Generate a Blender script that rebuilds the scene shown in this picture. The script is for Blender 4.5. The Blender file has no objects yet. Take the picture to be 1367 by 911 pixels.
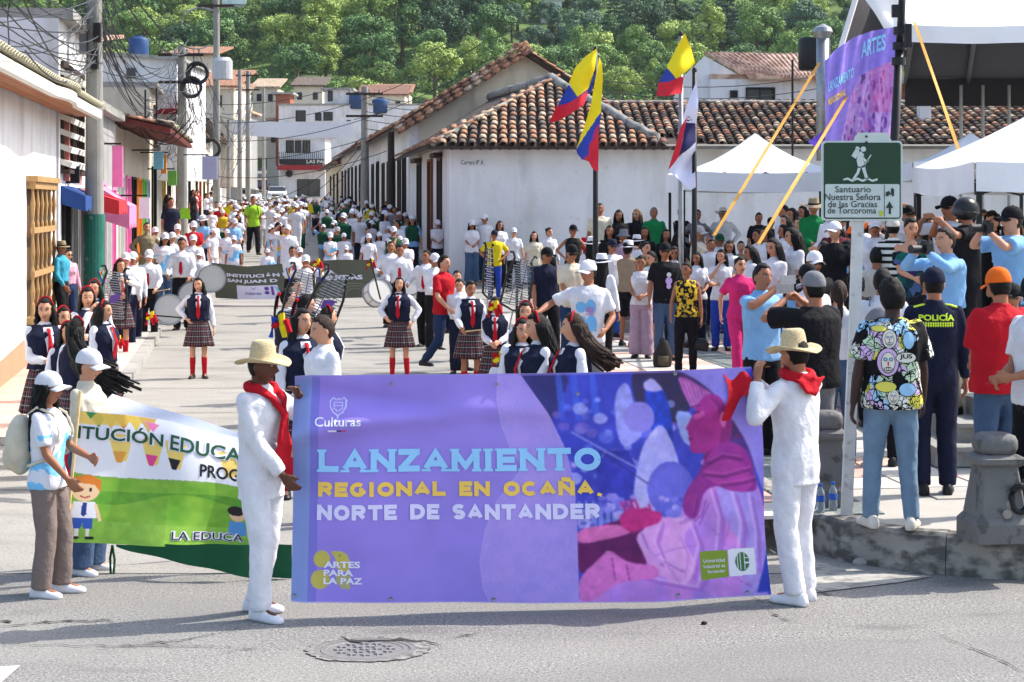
import bpy,bmesh,math,random
import numpy as np
from mathutils import Vector,Matrix,noise
C = bpy.context.scene.collection
PI = math.pi
rad = math.radians
random.seed(7)
V = Vector
# ------------------------------------------------------------------ camera, sky, sun, exposure
FPX,CX,HY,HC = 2500.0,683.5,270.0,2.62
cam = bpy.data.cameras.new('camera'); camo = bpy.data.objects.new('camera',cam); C.objects.link(camo)
camo.location = (0,0,HC); camo.rotation_euler = (PI/2,0,0)
cam.sensor_width = 36; cam.lens = 36*FPX/1367; cam.shift_y = -(455.5-HY)/1367; cam.clip_end = 3000
bpy.context.scene.camera = camo
SUN_AZ = V((0.93,0.37,0)).normalized(); SUN_EL = rad(47)
w = bpy.data.worlds.new('World'); bpy.context.scene.world = w; w.use_nodes = True
nt = w.node_tree; sky = nt.nodes.new('ShaderNodeTexSky'); sky.sky_type = 'NISHITA'; sky.sun_disc = False
sky.dust_density = 2.2; sky.ozone_density = .4; sky.sun_elevation = SUN_EL; sky.sun_rotation = math.atan2(SUN_AZ.x,SUN_AZ.y)
nt.links.new(sky.outputs[0],nt.nodes['Background'].inputs[0]); nt.nodes['Background'].inputs[1].default_value = 0.15
sl = bpy.data.lights.new('sun','SUN'); slo = bpy.data.objects.new('sun',sl); C.objects.link(slo)
sl.energy = 2.95; sl.angle = rad(0.5); sl.color = (1,.945,.86)
sd = V((SUN_AZ.x*math.cos(SUN_EL),SUN_AZ.y*math.cos(SUN_EL),math.sin(SUN_EL)))
slo.rotation_euler = sd.to_track_quat('Z','Y').to_euler(); slo.location = (30,10,40)
vs = bpy.context.scene.view_settings
vs.view_transform = 'Standard'; vs.look = 'None'; vs.exposure = 1.22; vs.gamma = 1; vs.use_curve_mapping = False
bpy.context.scene.cycles.max_bounces = 6
bpy.context.scene.cycles.transparent_max_bounces = 6

# ------------------------------------------------------------------ placing helpers
def at(px,py,Y):
    return V(((px-CX)*Y/FPX,Y,HC-(py-HY)*Y/FPX))
def prof(Y):
    xs = (-50,29,34.7,42,48,57,90,120,150,178,215,262,400)
    zs = (0,0,.11,.39,.62,.98,1.12,1.45,2.1,2.76,5.0,9.2,22)
    return float(np.interp(Y,xs,zs))
def facL(Y): return -7.1-.133*(Y-26)       # wall line of the left-hand houses
def facR(Y): return -1.57-.133*(Y-47)      # wall line of the right-hand houses

# ------------------------------------------------------------------ materials
def s2l(c):
    if max(c) > 1: c = [x/255 for x in c]
    return tuple((x/12.92 if x <= .04045 else ((x+.055)/1.055)**2.4) for x in c[:3])
MATS = {}
def mat(name,col,rough=.8,var=.12,scale=6,bump=.2,bscale=None,metal=0,stretch=None,srgb=True,col2=None,thr=None,spec=.3,trans=0):
    if name in MATS: return MATS[name]
    m = bpy.data.materials.new(name); m.use_nodes = True; n = m.node_tree; N = n.nodes; L = n.links
    b = N['Principled BSDF']; c = s2l(col) if srgb else col
    tc = N.new('ShaderNodeTexCoord'); mp = N.new('ShaderNodeMapping'); L.new(tc.outputs['Object'],mp.inputs[0])
    if stretch: mp.inputs['Scale'].default_value = stretch
    nz = N.new('ShaderNodeTexNoise'); nz.inputs['Scale'].default_value = scale; nz.inputs['Detail'].default_value = 6; L.new(mp.outputs[0],nz.inputs[0])
    r = N.new('ShaderNodeValToRGB'); L.new(nz.outputs[0],r.inputs[0])
    c2 = s2l(col2) if col2 else tuple(x*(1-var) for x in c)
    lo,hi = thr if thr else (.3,.7)
    r.color_ramp.elements[0].position = lo; r.color_ramp.elements[1].position = hi
    r.color_ramp.elements[0].color = (*c2,1); r.color_ramp.elements[1].color = (*[min(1,x*(1+var*.4)) for x in c],1)
    L.new(r.outputs[0],b.inputs['Base Color'])
    b.inputs['Roughness'].default_value = rough; b.inputs['Metallic'].default_value = metal; b.inputs['Specular IOR Level'].default_value = spec
    if bump:
        n2 = N.new('ShaderNodeTexNoise'); n2.inputs['Scale'].default_value = bscale or scale*4; n2.inputs['Detail'].default_value = 4; L.new(mp.outputs[0],n2.inputs[0])
        bp = N.new('ShaderNodeBump'); bp.inputs['Strength'].default_value = bump; bp.inputs['Distance'].default_value = .02
        L.new(n2.outputs[0],bp.inputs['Height']); L.new(bp.outputs[0],b.inputs['Normal'])
    MATS[name] = m; m['out'] = 1
    return m
def mix_node(m,fac_socket,colA_socket,colB,blend='MIX'):
    N = m.node_tree.nodes; L = m.node_tree.links
    x = N.new('ShaderNodeMix'); x.data_type = 'RGBA'; x.blend_type = blend
    if hasattr(fac_socket,'links') or fac_socket.__class__.__name__.startswith('NodeSocket'): L.new(fac_socket,x.inputs[0])
    else: x.inputs[0].default_value = fac_socket
    if colA_socket.__class__.__name__.startswith('NodeSocket'): L.new(colA_socket,x.inputs[6])
    else: x.inputs[6].default_value = (*colA_socket,1)
    if colB.__class__.__name__.startswith('NodeSocket'): L.new(colB,x.inputs[7])
    else: x.inputs[7].default_value = (*colB,1)
    return x.outputs[2]
def base_in(m): return m.node_tree.nodes['Principled BSDF'].inputs['Base Color']
def add_layer(m,col,scale,thr,stretch=None,fac=1,kind='noise'):
    """a second blotchy layer (stains, wear, lichen) over the base colour"""
    N = m.node_tree.nodes; L = m.node_tree.links; b = base_in(m); prev = b.links[0].from_socket
    tc = N.new('ShaderNodeTexCoord'); mp = N.new('ShaderNodeMapping'); L.new(tc.outputs['Object'],mp.inputs[0])
    if stretch: mp.inputs['Scale'].default_value = stretch
    if kind == 'noise':
        nz = N.new('ShaderNodeTexNoise'); nz.inputs['Scale'].default_value = scale; nz.inputs['Detail'].default_value = 8; out = nz.outputs[0]
    else:
        nz = N.new('ShaderNodeTexVoronoi'); nz.feature = 'DISTANCE_TO_EDGE'; nz.inputs['Scale'].default_value = scale; out = nz.outputs[0]
    L.new(mp.outputs[0],nz.inputs[0])
    r = N.new('ShaderNodeValToRGB'); L.new(out,r.inputs[0])
    r.color_ramp.elements[0].position = thr[0]; r.color_ramp.elements[1].position = thr[1]
    a,z = (0,fac) if thr[0] <= thr[1] else (fac,0)
    if kind != 'noise': a,z = fac,0
    r.color_ramp.elements[0].color = (a,a,a,1); r.color_ramp.elements[1].color = (z,z,z,1)
    L.new(mix_node(m,r.outputs[0],prev,s2l(col)),b); return m
def attr_mat(name,rough=.7,attr='Col',var=.1,scale=20,bump=.15,bscale=60,tint=None,trans=0,stretch=None):
    m = mat(name,(255,255,255),rough,var,scale,bump,bscale,stretch=stretch); N = m.node_tree.nodes; L = m.node_tree.links; b = base_in(m)
    if m.get('done'): return m
    a = N.new('ShaderNodeAttribute'); a.attribute_name = attr
    src = a.outputs[0]
    if tint: src = mix_node(m,1.0,src,s2l(tint),'MULTIPLY')
    L.new(mix_node(m,1.0,b.links[0].from_socket,src,'MULTIPLY'),b); m['done'] = 1
    return m

# ------------------------------------------------------------------ mesh collector
class MB:
    def __init__(s): s.v = []; s.f = []; s.m = []; s.c = None
    def add(s,vs_,fs,mi=0):
        o = len(s.v); s.v += [tuple(p) for p in vs_]; s.f += [tuple(i+o for i in f) for f in fs]; s.m += [mi]*len(fs); return s
    def box(s,c,d,rot=None,mi=0):
        x,y,z = d[0]/2,d[1]/2,d[2]/2
        p = [V((i*x,j*y,k*z)) for i in (-1,1) for j in (-1,1) for k in (-1,1)]
        if rot is not None:
            R = rot if isinstance(rot,Matrix) else Matrix.Rotation(rot,3,'Z'); p = [R @ q for q in p]
        c = V(c); return s.add([q+c for q in p],[(0,1,3,2),(4,6,7,5),(0,4,5,1),(2,3,7,6),(0,2,6,4),(1,5,7,3)],mi)
    def hexa(s,p,mi=0):   # 8 points: bottom 4 ccw, top 4 ccw
        return s.add(p,[(3,2,1,0),(4,5,6,7),(0,1,5,4),(1,2,6,5),(2,3,7,6),(3,0,4,7)],mi)
    def loft(s,rings,cap=True,mi=0,close=True):
        n = len(rings[0]); o = len(s.v)
        for r in rings: s.v += [tuple(p) for p in r]
        for i in range(len(rings)-1):
            for j in range(n if close else n-1):
                k = (j+1) % n; s.f.append((o+i*n+j,o+i*n+k,o+(i+1)*n+k,o+(i+1)*n+j)); s.m.append(mi)
        if cap and close:
            s.f.append(tuple(o+j for j in reversed(range(n)))); s.m.append(mi)
            s.f.append(tuple(o+(len(rings)-1)*n+j for j in range(n))); s.m.append(mi)
        return s
    def limb(s,p0,p1,rs,n=12,ends='rr',flat=1.0,side=None,mi=0):
        """tapered limb; rs = [(t,r),...]; ends r=round f=flat; flat squashes across 'side'"""
        p0,p1 = V(p0),V(p1); d = p1-p0; L = d.length
        if L < 1e-6: return s
        d /= L; a = side if side is not None else (V((1,0,0)) if abs(d.x) < .8 else V((0,1,0)))
        a = (a-d*a.dot(d)).normalized(); b = d.cross(a)
        st = []
        r0,r1 = rs[0][1],rs[-1][1]
        if ends[0] == 'r': st += [(-r0*.95,r0*.25),(-r0*.72,r0*.7)]
        st += [(t*L,r) for t,r in rs]
        if ends[1] == 'r': st += [(L+r1*.72,r1*.7),(L+r1*.95,r1*.25)]
        rings = [[p0+d*z+a*(r*math.cos(2*PI*j/n))+b*(r*flat*math.sin(2*PI*j/n)) for j in range(n)] for z,r in st]
        return s.loft(rings,mi=mi)
    def tube(s,p0,p1,r,n=8,r1=None,mi=0): return s.limb(p0,p1,[(0,r),(1,r if r1 is None else r1)],n,'ff',mi=mi)
    def path(s,pts,r,n=5,mi=0):
        pts = [V(p) for p in pts]; rings = []
        for i,p in enumerate(pts):
            d = (pts[min(i+1,len(pts)-1)]-pts[max(i-1,0)]).normalized()
            a = V((0,0,1)) if abs(d.z) < .9 else V((1,0,0)); a = (a-d*a.dot(d)).normalized(); b = d.cross(a)
            rr = r[i] if isinstance(r,(list,tuple)) else r
            rings.append([p+a*rr*math.cos(2*PI*j/n)+b*rr*math.sin(2*PI*j/n) for j in range(n)])
        return s.loft(rings,mi=mi)
    def ell(s,c,r,nu=14,nv=10,R=None,mi=0):
        c = V(c); vs_ = []; fs = []
        for i in range(nv+1):
            t = PI*i/nv
            for j in range(nu):
                q = V((r[0]*math.sin(t)*math.cos(2*PI*j/nu),r[1]*math.sin(t)*math.sin(2*PI*j/nu),r[2]*math.cos(t)))
                vs_.append(c+(R @ q if R else q))
        for i in range(nv):
            for j in range(nu):
                k = (j+1) % nu; fs.append((i*nu+j,(i+1)*nu+j,(i+1)*nu+k,i*nu+k))
        return s.add(vs_,fs,mi)
    def lathe(s,prof_,c=(0,0,0),n=24,mi=0,close=False,warp=None):
        c = V(c); rings = []
        for r,z in prof_:
            ring = []
            for j in range(n):
                t = 2*PI*j/n; p = V((r*math.cos(t),r*math.sin(t),z))
                if warp: p = warp(p)
                ring.append(c+p)
            rings.append(ring)
        return s.loft(rings,cap=close,mi=mi)
    def grid(s,fn,nu,nv,mi=0,cols=None):
        o = len(s.v)
        for j in range(nv+1):
            for i in range(nu+1): s.v.append(tuple(fn(i/nu,j/nv)))
        for j in range(nv):
            for i in range(nu):
                a = o+j*(nu+1)+i; s.f.append((a,a+1,a+nu+2,a+nu+1)); s.m.append(mi)
        return s
    def prism(s,poly,z0,z1,mi=0):
        n = len(poly); o = len(s.v)
        s.v += [(x,y,z0) for x,y in poly]+[(x,y,z1) for x,y in poly]
        s.f.append(tuple(o+i for i in reversed(range(n)))); s.f.append(tuple(o+n+i for i in range(n))); s.m += [mi,mi]
        for i in range(n):
            k = (i+1) % n; s.f.append((o+i,o+k,o+n+k,o+n+i)); s.m.append(mi)
        return s
    def plate(s,poly3,th):
        """polygon in 3-D given a thickness along vector th"""
        n = len(poly3); o = len(s.v); th = V(th)
        s.v += [tuple(V(p)) for p in poly3]+[tuple(V(p)+th) for p in poly3]
        s.f.append(tuple(o+i for i in range(n))); s.f.append(tuple(o+n+i for i in reversed(range(n)))); s.m += [0,0]
        for i in range(n):
            k = (i+1) % n; s.f.append((o+k,o+i,o+n+i,o+n+k)); s.m.append(0)
        return s
    def mesh(s,name,smooth=False):
        me = bpy.data.meshes.new(name); me.from_pydata(s.v,[],s.f)
        if any(s.m): me.polygons.foreach_set('material_index',s.m)
        if smooth: me.polygons.foreach_set('use_smooth',[True]*len(me.polygons))
        me.update(); return me
def fixn(me):
    bm = bmesh.new(); bm.from_mesh(me); bmesh.ops.recalc_face_normals(bm,faces=bm.faces); bm.to_mesh(me); bm.free(); return me
def link(name,me,m=None,parent=None,loc=None,rot=None,scale=None,mw=None,shared=False):
    o = bpy.data.objects.new(name,me); C.objects.link(o)
    if parent: o.parent = parent
    if mw is not None: o.matrix_local = mw
    if loc is not None: o.location = loc
    if rot is not None: o.rotation_euler = rot if not isinstance(rot,(int,float)) else (0,0,rot)
    if scale is not None: o.scale = (scale,)*3 if isinstance(scale,(int,float)) else scale
    if m is not None:
        ms = m if isinstance(m,(list,tuple)) else [m]
        while len(me.materials) < len(ms): me.materials.append(None)
        for i,x in enumerate(ms):
            if shared: o.material_slots[i].link = 'OBJECT'; o.material_slots[i].material = x
            else: me.materials[i] = x
    return o
def put(name,mb,m,parent=None,smooth=False,**k):
    me = mb.mesh(name,smooth) if isinstance(mb,MB) else mb
    return link(name,fixn(me) if isinstance(mb,MB) else me,m,parent,**k)
def empty(name,loc=(0,0,0),rz=0,label=None,cat=None,group=None,kind=None):
    o = bpy.data.objects.new(name,None); C.objects.link(o); o.location = loc; o.rotation_euler = (0,0,rz); o.empty_display_size = .2
    return tag(o,label,cat,group,kind)
def tag(o,label=None,cat=None,group=None,kind=None):
    if label: o['label'] = label
    if cat: o['category'] = cat
    if group: o['group'] = group
    if kind: o['kind'] = kind
    return o
def setcol(me,cols,name='Col'):
    a = me.color_attributes.new(name,'FLOAT_COLOR','POINT')
    c = np.ones((len(me.vertices),4),np.float32); c[:,:3] = cols; a.data.foreach_set('color',c.ravel())
SCR = bpy.data.scenes.new('workbench')   # a scratch scene for evaluating text and remeshing, removed at the end
def text_mesh(s,bold=0.0,width=None,height=None,shear=0,spacing=1):
    cu = bpy.data.curves.new('t','FONT'); cu.body = s; cu.size = 1; cu.offset = bold; cu.resolution_u = 3; cu.shear = shear; cu.space_character = spacing
    o = bpy.data.objects.new('t',cu); SCR.collection.objects.link(o); SCR.view_layers[0].update(); dg = SCR.view_layers[0].depsgraph
    me = bpy.data.meshes.new_from_object(o.evaluated_get(dg)); bpy.data.objects.remove(o); bpy.data.curves.remove(cu)
    co = np.zeros(len(me.vertices)*3); me.vertices.foreach_get('co',co); co = co.reshape(-1,3)
    mn,mx = co.min(0),co.max(0); co[:,:2] -= mn[:2]; w_,h_ = (mx-mn)[:2]
    sy = (height/h_) if height else (width/w_); sx = (width/w_) if width else sy
    co[:,0] *= sx; co[:,1] *= sy
    me.vertices.foreach_set('co',co.ravel()); me.materials.clear(); return me,co
def text_on(s,fn,name,m,parent,bold=0,width=None,height=None,shear=0,spacing=1):
    """fn(x,y) maps flat text coords to 3-D"""
    me,co = text_mesh(s,bold,width,height,shear,spacing)
    for i,v in enumerate(me.vertices): v.co = fn(co[i,0],co[i,1])
    me.update(); me.name = name
    return link(name,me,m,parent)

# ------------------------------------------------------------------ remeshing to one continuous surface
def remesh(mb,voxel,smooth=3,wr=0,wscale=9,seed=0,keep=None,name='m',zsq=1.0):
    me = mb.mesh('tmp'); fixn(me); o = bpy.data.objects.new('tmp',me); SCR.collection.objects.link(o)
    md = o.modifiers.new('r','REMESH'); md.mode = 'VOXEL'; md.voxel_size = voxel
    SCR.view_layers[0].update(); dg = SCR.view_layers[0].depsgraph; out = bpy.data.meshes.new_from_object(o.evaluated_get(dg))
    bpy.data.objects.remove(o); bpy.data.meshes.remove(me)
    n = len(out.vertices); co = np.zeros(n*3); out.vertices.foreach_get('co',co); co = co.reshape(-1,3)
    ed = np.zeros(len(out.edges)*2,np.int32); out.edges.foreach_get('vertices',ed); ed = ed.reshape(-1,2)
    deg = np.bincount(ed.ravel(),minlength=n).astype(float); deg[deg == 0] = 1
    wgt = np.full(n,.55)
    if keep: 
        for c,r,f in keep:
            d = np.linalg.norm(co-np.array(c),axis=1); wgt = np.where(d < r,f,wgt)
    for _ in range(smooth):
        s_ = np.zeros_like(co)
        for k in range(3):
            s_[:,k] = np.bincount(ed[:,0],co[ed[:,1],k],n)+np.bincount(ed[:,1],co[ed[:,0],k],n)
        co += (s_/deg[:,None]-co)*wgt[:,None]
    out.vertices.foreach_set('co',co.ravel()); out.update()
    if wr:
        nr = np.zeros(n*3); out.vertices.foreach_get('normal',nr); nr = nr.reshape(-1,3); off = V((seed*3.1,seed*1.7,seed))
        for i in range(n):
            p = V(co[i]); q = V((p.x*wscale,p.y*wscale,p.z*wscale*zsq))+off
            h = 1-abs(noise.noise(q)*2.2); h = h*.75+.35*noise.noise(q*2.6)-.15
            co[i] += nr[i]*(h*wr)
        out.vertices.foreach_set('co',co.ravel()); out.update()
    out.polygons.foreach_set('use_smooth',[True]*len(out.polygons)); out.name = name
    return out,co
# ================================================================== PEOPLE
def ik(s,h,l1,l2,pole):
    s,h = V(s),V(h); d = h-s; L = min(d.length,(l1+l2)*.995); dn = d.normalized(); h = s+dn*L
    a = (l1*l1-l2*l2+L*L)/(2*L); r = math.sqrt(max(l1*l1-a*a,0)); p = V(pole); p = (p-dn*p.dot(dn))
    p = p.normalized() if p.length > 1e-5 else V((0,1,0))
    return s+dn*a+p*r,h
def headmat(c,yaw,pitch,roll):
    return Matrix.Translation(c) @ Matrix.Rotation(rad(yaw),4,'Z') @ Matrix.Rotation(rad(pitch),4,'X') @ Matrix.Rotation(rad(roll),4,'Y')
POSES = {
 'stand': dict(),
 'stand2': dict(a=(-.24,-.10,.88),b=(.27,.02,.87),head=(18,3,2),fa=(-.13,.02),fb=(.14,-.06),fya=20),
 'stand3': dict(a=(-.2,-.16,.92),b=(.25,-.02,.87),head=(-22,4,-2),fa=(-.1,-.08),fb=(.11,.03),hipx=.02),
 'front': dict(a=(-.06,-.27,1.04),b=(.06,-.27,1.06),head=(0,12,0)),
 'front2': dict(a=(-.06,-.27,1.10),b=(.10,-.25,1.04),head=(-25,8,0),fa=(-.1,-.05)),
 'drum': dict(a=(-.2,-.34,1.03),b=(.2,-.30,1.0),head=(8,14,0)),
 'cam': dict(a=(-.08,-.29,1.5),b=(.08,-.29,1.5),head=(0,2,0),pa=(-1,0,-.6),pb=(1,0,-.6)),
 'lyre': dict(a=(-.08,-.3,1.12),b=(.06,-.3,1.36),head=(14,5,0),pb=(1,0,-.5)),
 'hips': dict(a=(-.2,-.07,1.03),b=(.2,-.07,1.03),pa=(-1,.5,-.2),pb=(1,.5,-.2),head=(10,0,3)),
 'hip1': dict(a=(-.2,-.07,1.03),b=(.26,-.02,.87),pa=(-1,.5,-.2),head=(-12,2,-3)),
 'cross': dict(a=(.13,-.2,1.2),b=(-.13,-.22,1.17),head=(8,0,0)),
 'chin': dict(a=(-.03,-.17,1.45),b=(-.1,-.22,1.14),head=(-15,6,0),pa=(-.6,-.5,-1)),
 'walk': dict(a=(-.24,-.24,.96),b=(.24,.18,.92),fa=(-.08,.26),fb=(.09,-.3),za=.1,head=(0,4,0)),
 'walk2': dict(a=(-.24,.16,.92),b=(.24,-.22,.95),fa=(-.09,-.26),fb=(.08,.24),zb=.07,head=(10,2,0)),
 'march': dict(a=(-.24,-.3,1.12),b=(.26,.06,.9),fa=(-.09,.02),fb=(.08,-.05),head=(-5,-2,0)),
 'point': dict(a=(-.5,-.25,1.18),b=(.22,-.18,1.0),head=(-30,6,0)),
 'stick': dict(a=(-.2,-.25,1.06),b=(.24,-.12,.98),fa=(-.12,-.02),fb=(.13,.02),head=(6,-4,2),pa=(-1,0,-.8),pb=(1,.3,-.3)),
 'raise': dict(a=(-.22,-.1,1.7),b=(.24,-.05,.88),pa=(-1,0,0),head=(0,-6,0)),
 'lean': dict(a=(-.22,-.1,.93),b=(.2,-.2,1.02),lean=8,roll=3,head=(-35,12,4),fa=(-.12,.03),fb=(.13,-.06)),
}
def getpose(p,sex):
    q = dict(a=(-.25,-.05,.87),b=(.25,-.05,.87),pa=(-.5,1,-.1),pb=(.5,1,-.1),fa=(-.1,0),fb=(.1,0),za=0,zb=0,head=(0,4,0),lean=0,roll=0,twist=0,hipx=0,fya=12,fyb=12)
    q.update(POSES[p] if isinstance(p,str) else p)
    sw = .172 if sex == 'm' else .155
    T = Matrix.Translation((q['hipx'],0,.95)) @ Matrix.Rotation(rad(q['twist']),4,'Z') @ Matrix.Rotation(rad(-q['lean']),4,'X').inverted() @ Matrix.Rotation(rad(q['roll']),4,'Y') @ Matrix.Translation((0,0,-.95))
    q['T'] = T; q['sa'] = T @ V((-sw,.01,1.395)); q['sb'] = T @ V((sw,.01,1.395))
    q['ea'],q['ha'] = ik(q['sa'],q['a'],.285,.25,q['pa']); q['eb'],q['hb'] = ik(q['sb'],q['b'],.285,.25,q['pb'])
    hw = .088
    for k,sx in (('a',-1),('b',1)):
        f = q['f'+k]; hip = V((sx*hw+q['hipx'],0,.9)); ank = V((f[0],f[1]+.03,.085+q['z'+k]))
        kn,an = ik(hip,ank,.415,.405,(sx*.12,-1,0)); q['hip'+k],q['kn'+k],q['an'+k] = hip,kn,an
    nk = T @ V((0,.015,1.45)); hc = T @ V((0,-.012,1.605)); q['nk'] = nk
    y,p_,r = q['head']; q['H'] = headmat(hc,y,p_,r)
    return q
def hand(mb,wrist,elbow,side,fine):
    d = (wrist-elbow).normalized(); n_ = V((-side,0,0)); n_ = (n_-d*n_.dot(d))
    if n_.length < .4: n_ = V((0,0,-1)); n_ = n_-d*n_.dot(d)
    n_.normalize(); s = d.cross(n_)*side*-1
    if s.y > .3 or (abs(s.y) < .3 and s.z < -.2): s = -s
    # s points to the thumb side, n_ to the palm side
    rings = []
    for t,wd,th in ((-.01,.022,.019),(.02,.031,.017),(.05,.041,.016),(.09,.039,.014),(.098,.03,.010)):
        c = wrist+d*t
        rings.append([c+s*wd*math.cos(2*PI*j/10)+n_*th*math.sin(2*PI*j/10) for j in range(10)])
    mb.loft(rings)
    for i,(o,L,r) in enumerate(((.031,.068,.0098),(.0105,.076,.010),(-.0105,.071,.0098),(-.031,.055,.009))):
        b = wrist+d*.085+s*o; c1 = .25+.08*i
        m1 = b+(d*math.cos(c1)+n_*math.sin(c1)+s*(o*1.6)).normalized()*L*.5
        m2 = m1+(d*math.cos(c1+.5)+n_*math.sin(c1+.5)).normalized()*L*.5
        mb.limb(b,m1,[(0,r*1.05),(1,r)],7); mb.limb(m1,m2,[(0,r),(1,r*.8)],7)
    b = wrist+d*.028+s*.026; m1 = b+(d*.75+s*.6+n_*.35).normalized()*.04; m2 = m1+(d*.95+s*.15+n_*.3).normalized()*.032
    mb.limb(b,m1,[(0,.014),(1,.0115)],7); mb.limb(m1,m2,[(0,.0115),(1,.009)],7)
def head_grid(mb,H,sex):
    nu,nv = 44,36; vs_ = []; fs = []
    g = lambda x,s: math.exp(-(x/s)**2)
    for i in range(nv+1):
        t = PI*i/nv
        for j in range(nu):
            a = 2*PI*j/nu; sx,sy,sz = math.sin(t)*math.cos(a),math.sin(t)*math.sin(a),math.cos(t)
            x,y,z = sx*.075,sy*.096,sz*.118
            if sz < 0:
                k = (-sz)**1.4; x *= 1-.34*k
                y *= (1-.42*k) if sy > 0 else (1-.10*k)
            if sy < 0: y = y*(1-.10*(abs(sx)))
            if sy < 0:
                dn = .024*g(x,.011)*g(z+.012,.02)+.012*g(x,.016)*g(z+.026,.010)
                dn += .005*g(z-.036,.012)*g(x,.05)-.008*(g(x-.031,.014)+g(x+.031,.014))*g(z-.016,.012)
                dn += .006*g(x,.022)*g(z+.056,.010)-.003*g(x,.03)*g(z+.070,.006)+.008*g(x,.022)*g(z+.093,.014)
                dn += .004*(g(x-.042,.018)+g(x+.042,.018))*g(z+.02,.02)
                y -= dn
            vs_.append(H @ V((x,y,z)))
    for i in range(nv):
        for j in range(nu):
            k = (j+1) % nu; fs.append((i*nu+j,(i+1)*nu+j,(i+1)*nu+k,i*nu+k))
    mb.add(vs_,fs)
    R = H.to_3x3()
    for s in (-1,1): mb.ell(H @ V((s*.076,.012,-.004)),(.009,.019,.032),8,8,R @ Matrix.Rotation(s*.35,3,'Z'))
TOR_M = [(.80,.15,.105),(.88,.165,.115),(.97,.158,.11),(1.07,.148,.102),(1.18,.158,.105),(1.30,.175,.112),(1.38,.178,.102),(1.43,.13,.082),(1.465,.07,.06)]
TOR_F = [(.80,.158,.108),(.88,.172,.12),(.96,.158,.108),(1.06,.125,.09),(1.16,.132,.095),(1.27,.15,.105),(1.36,.152,.092),(1.42,.11,.072),(1.46,.06,.052)]
def torso(mb,q,sex,inf=0,zmin=0,zmax=2,top=None,n=20,T=None):
    T = T or q['T']; secs = TOR_M if sex == 'm' else TOR_F; rings = []
    L = [s for s in secs if zmin <= s[0] <= zmax]
    zz = [s[0] for s in secs]; fx = [s[1] for s in secs]; fy = [s[2] for s in secs]
    if zmin > secs[0][0]: L = [(zmin,float(np.interp(zmin,zz,fx)),float(np.interp(zmin,zz,fy)))]+[s for s in L if s[0] > zmin+.01]
    if zmax < 2 and zmax < secs[-1][0]: L = [s for s in L if s[0] < zmax-.01]+[(zmax,float(np.interp(zmax,zz,fx)),float(np.interp(zmax,zz,fy)))]
    if zmin and zmin < secs[0][0]: L = [(zmin,secs[0][1]+.01,secs[0][2]+.01)]+L
    for z,rx,ry in L:
        e = inf*(1 if z < 1.40 else .45); yo = -.012 if 1.2 < z < 1.4 else 0
        r = []
        for j in range(n):
            t = 2*PI*j/n; c_,s_ = math.cos(t),math.sin(t)
            p = V(((rx+e)*math.copysign(abs(c_)**.85,c_),(ry+e)*math.copysign(abs(s_)**.85,s_)+yo,z))
            r.append((T if z > .93 else Matrix.Translation((q['hipx'],0,0))) @ p)
        rings.append(r)
    mb.loft(rings)
    if sex == 'f' and zmax > 1.2 and zmin < 1.2:
        for s in (-1,1): mb.ell(T @ V((s*.068,-.072-inf*.8,1.255)),(.062,.055,.06),10,8)
BODY = {}
def key(p): return p if isinstance(p,str) else repr(sorted(p.items()))
def body_mesh(pose,sex,lod):
    k = ('body',key(pose),sex,lod)
    if k in BODY: return BODY[k]
    q = getpose(pose,sex); mb = MB(); f = 1 if sex == 'm' else .88
    torso(mb,q,sex,-.012)
    mb.limb(q['nk']-V((0,0,.03)),q['H'] @ V((0,.02,-.05)),[(0,.062*f),(.4,.054*f),(1,.052*f)])
    head_grid(mb,q['H'],sex)
    for k_,sx in (('a',-1),('b',1)):
        s,e,h = q['s'+k_],q['e'+k_],q['h'+k_]
        mb.limb(s,e,[(0,.048*f),(.35,.046*f),(1,.037*f)]); mb.limb(e,h,[(0,.039*f),(.3,.04*f),(1,.026*f)])
        if lod < 2: hand(mb,h,e,sx,lod == 0)
        else: mb.ell(h+(h-e).normalized()*.07,(.035,.035,.06),8,6)
        hp,kn,an = q['hip'+k_],q['kn'+k_],q['an'+k_]
        mb.limb(hp,kn,[(0,.076),(.3,.072),(1,.050)]); mb.limb(kn,an,[(0,.049),(.3,.052),(.7,.040),(1,.034)])
        fy = rad(q['fy'+k_])*sx; fd = V((math.sin(fy),-math.cos(fy),0))
        mb.limb(an+V((0,0,-.035)),an+fd*.12+V((0,0,-.05)),[(0,.036),(1,.03)],8)
    vox = (.0085,.0135,.026)[lod]
    keep = [(tuple(q['ha']),.22,.10),(tuple(q['hb']),.22,.10),(tuple(q['H'].translation),.16,.22)] if lod < 2 else None
    me,co = remesh(mb,vox,5 if lod < 2 else 2,keep=keep,name='body')
    Hi = np.array(q['H'].inverted()); l = co @ Hi[:3,:3].T+Hi[:3,3]
    tint = np.ones((len(co),3)); fr = l[:,1] < -.045; x,z = np.abs(l[:,0]),l[:,2]
    e = .003 if lod == 0 else .005
    tint[fr & (x < .022-np.abs(z+.056)*.8) & (np.abs(z+.056) < .007+e)] = (.80,.56,.54); tint[fr & (x < .02) & (np.abs(z+.056) < .0018+e*.3)] = (.45,.25,.25)
    brow = fr & (x > .013) & (x < .048) & (np.abs(z-.040+(x-.03)**2*8) < .0025+e); tint[brow] = (.28,.25,.25)
    if lod: tint[fr & (x > .017) & (x < .046) & (np.abs(z-.016) < .0095)] = (.22,.2,.2)
    tint[(l[:,2] > .075) & (np.abs(l[:,0]) < .09) & (l[:,2] < .14)] *= .98
    setcol(me,tint,'tint'); BODY[k] = (me,q); return BODY[k]
GAR = {}
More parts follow.
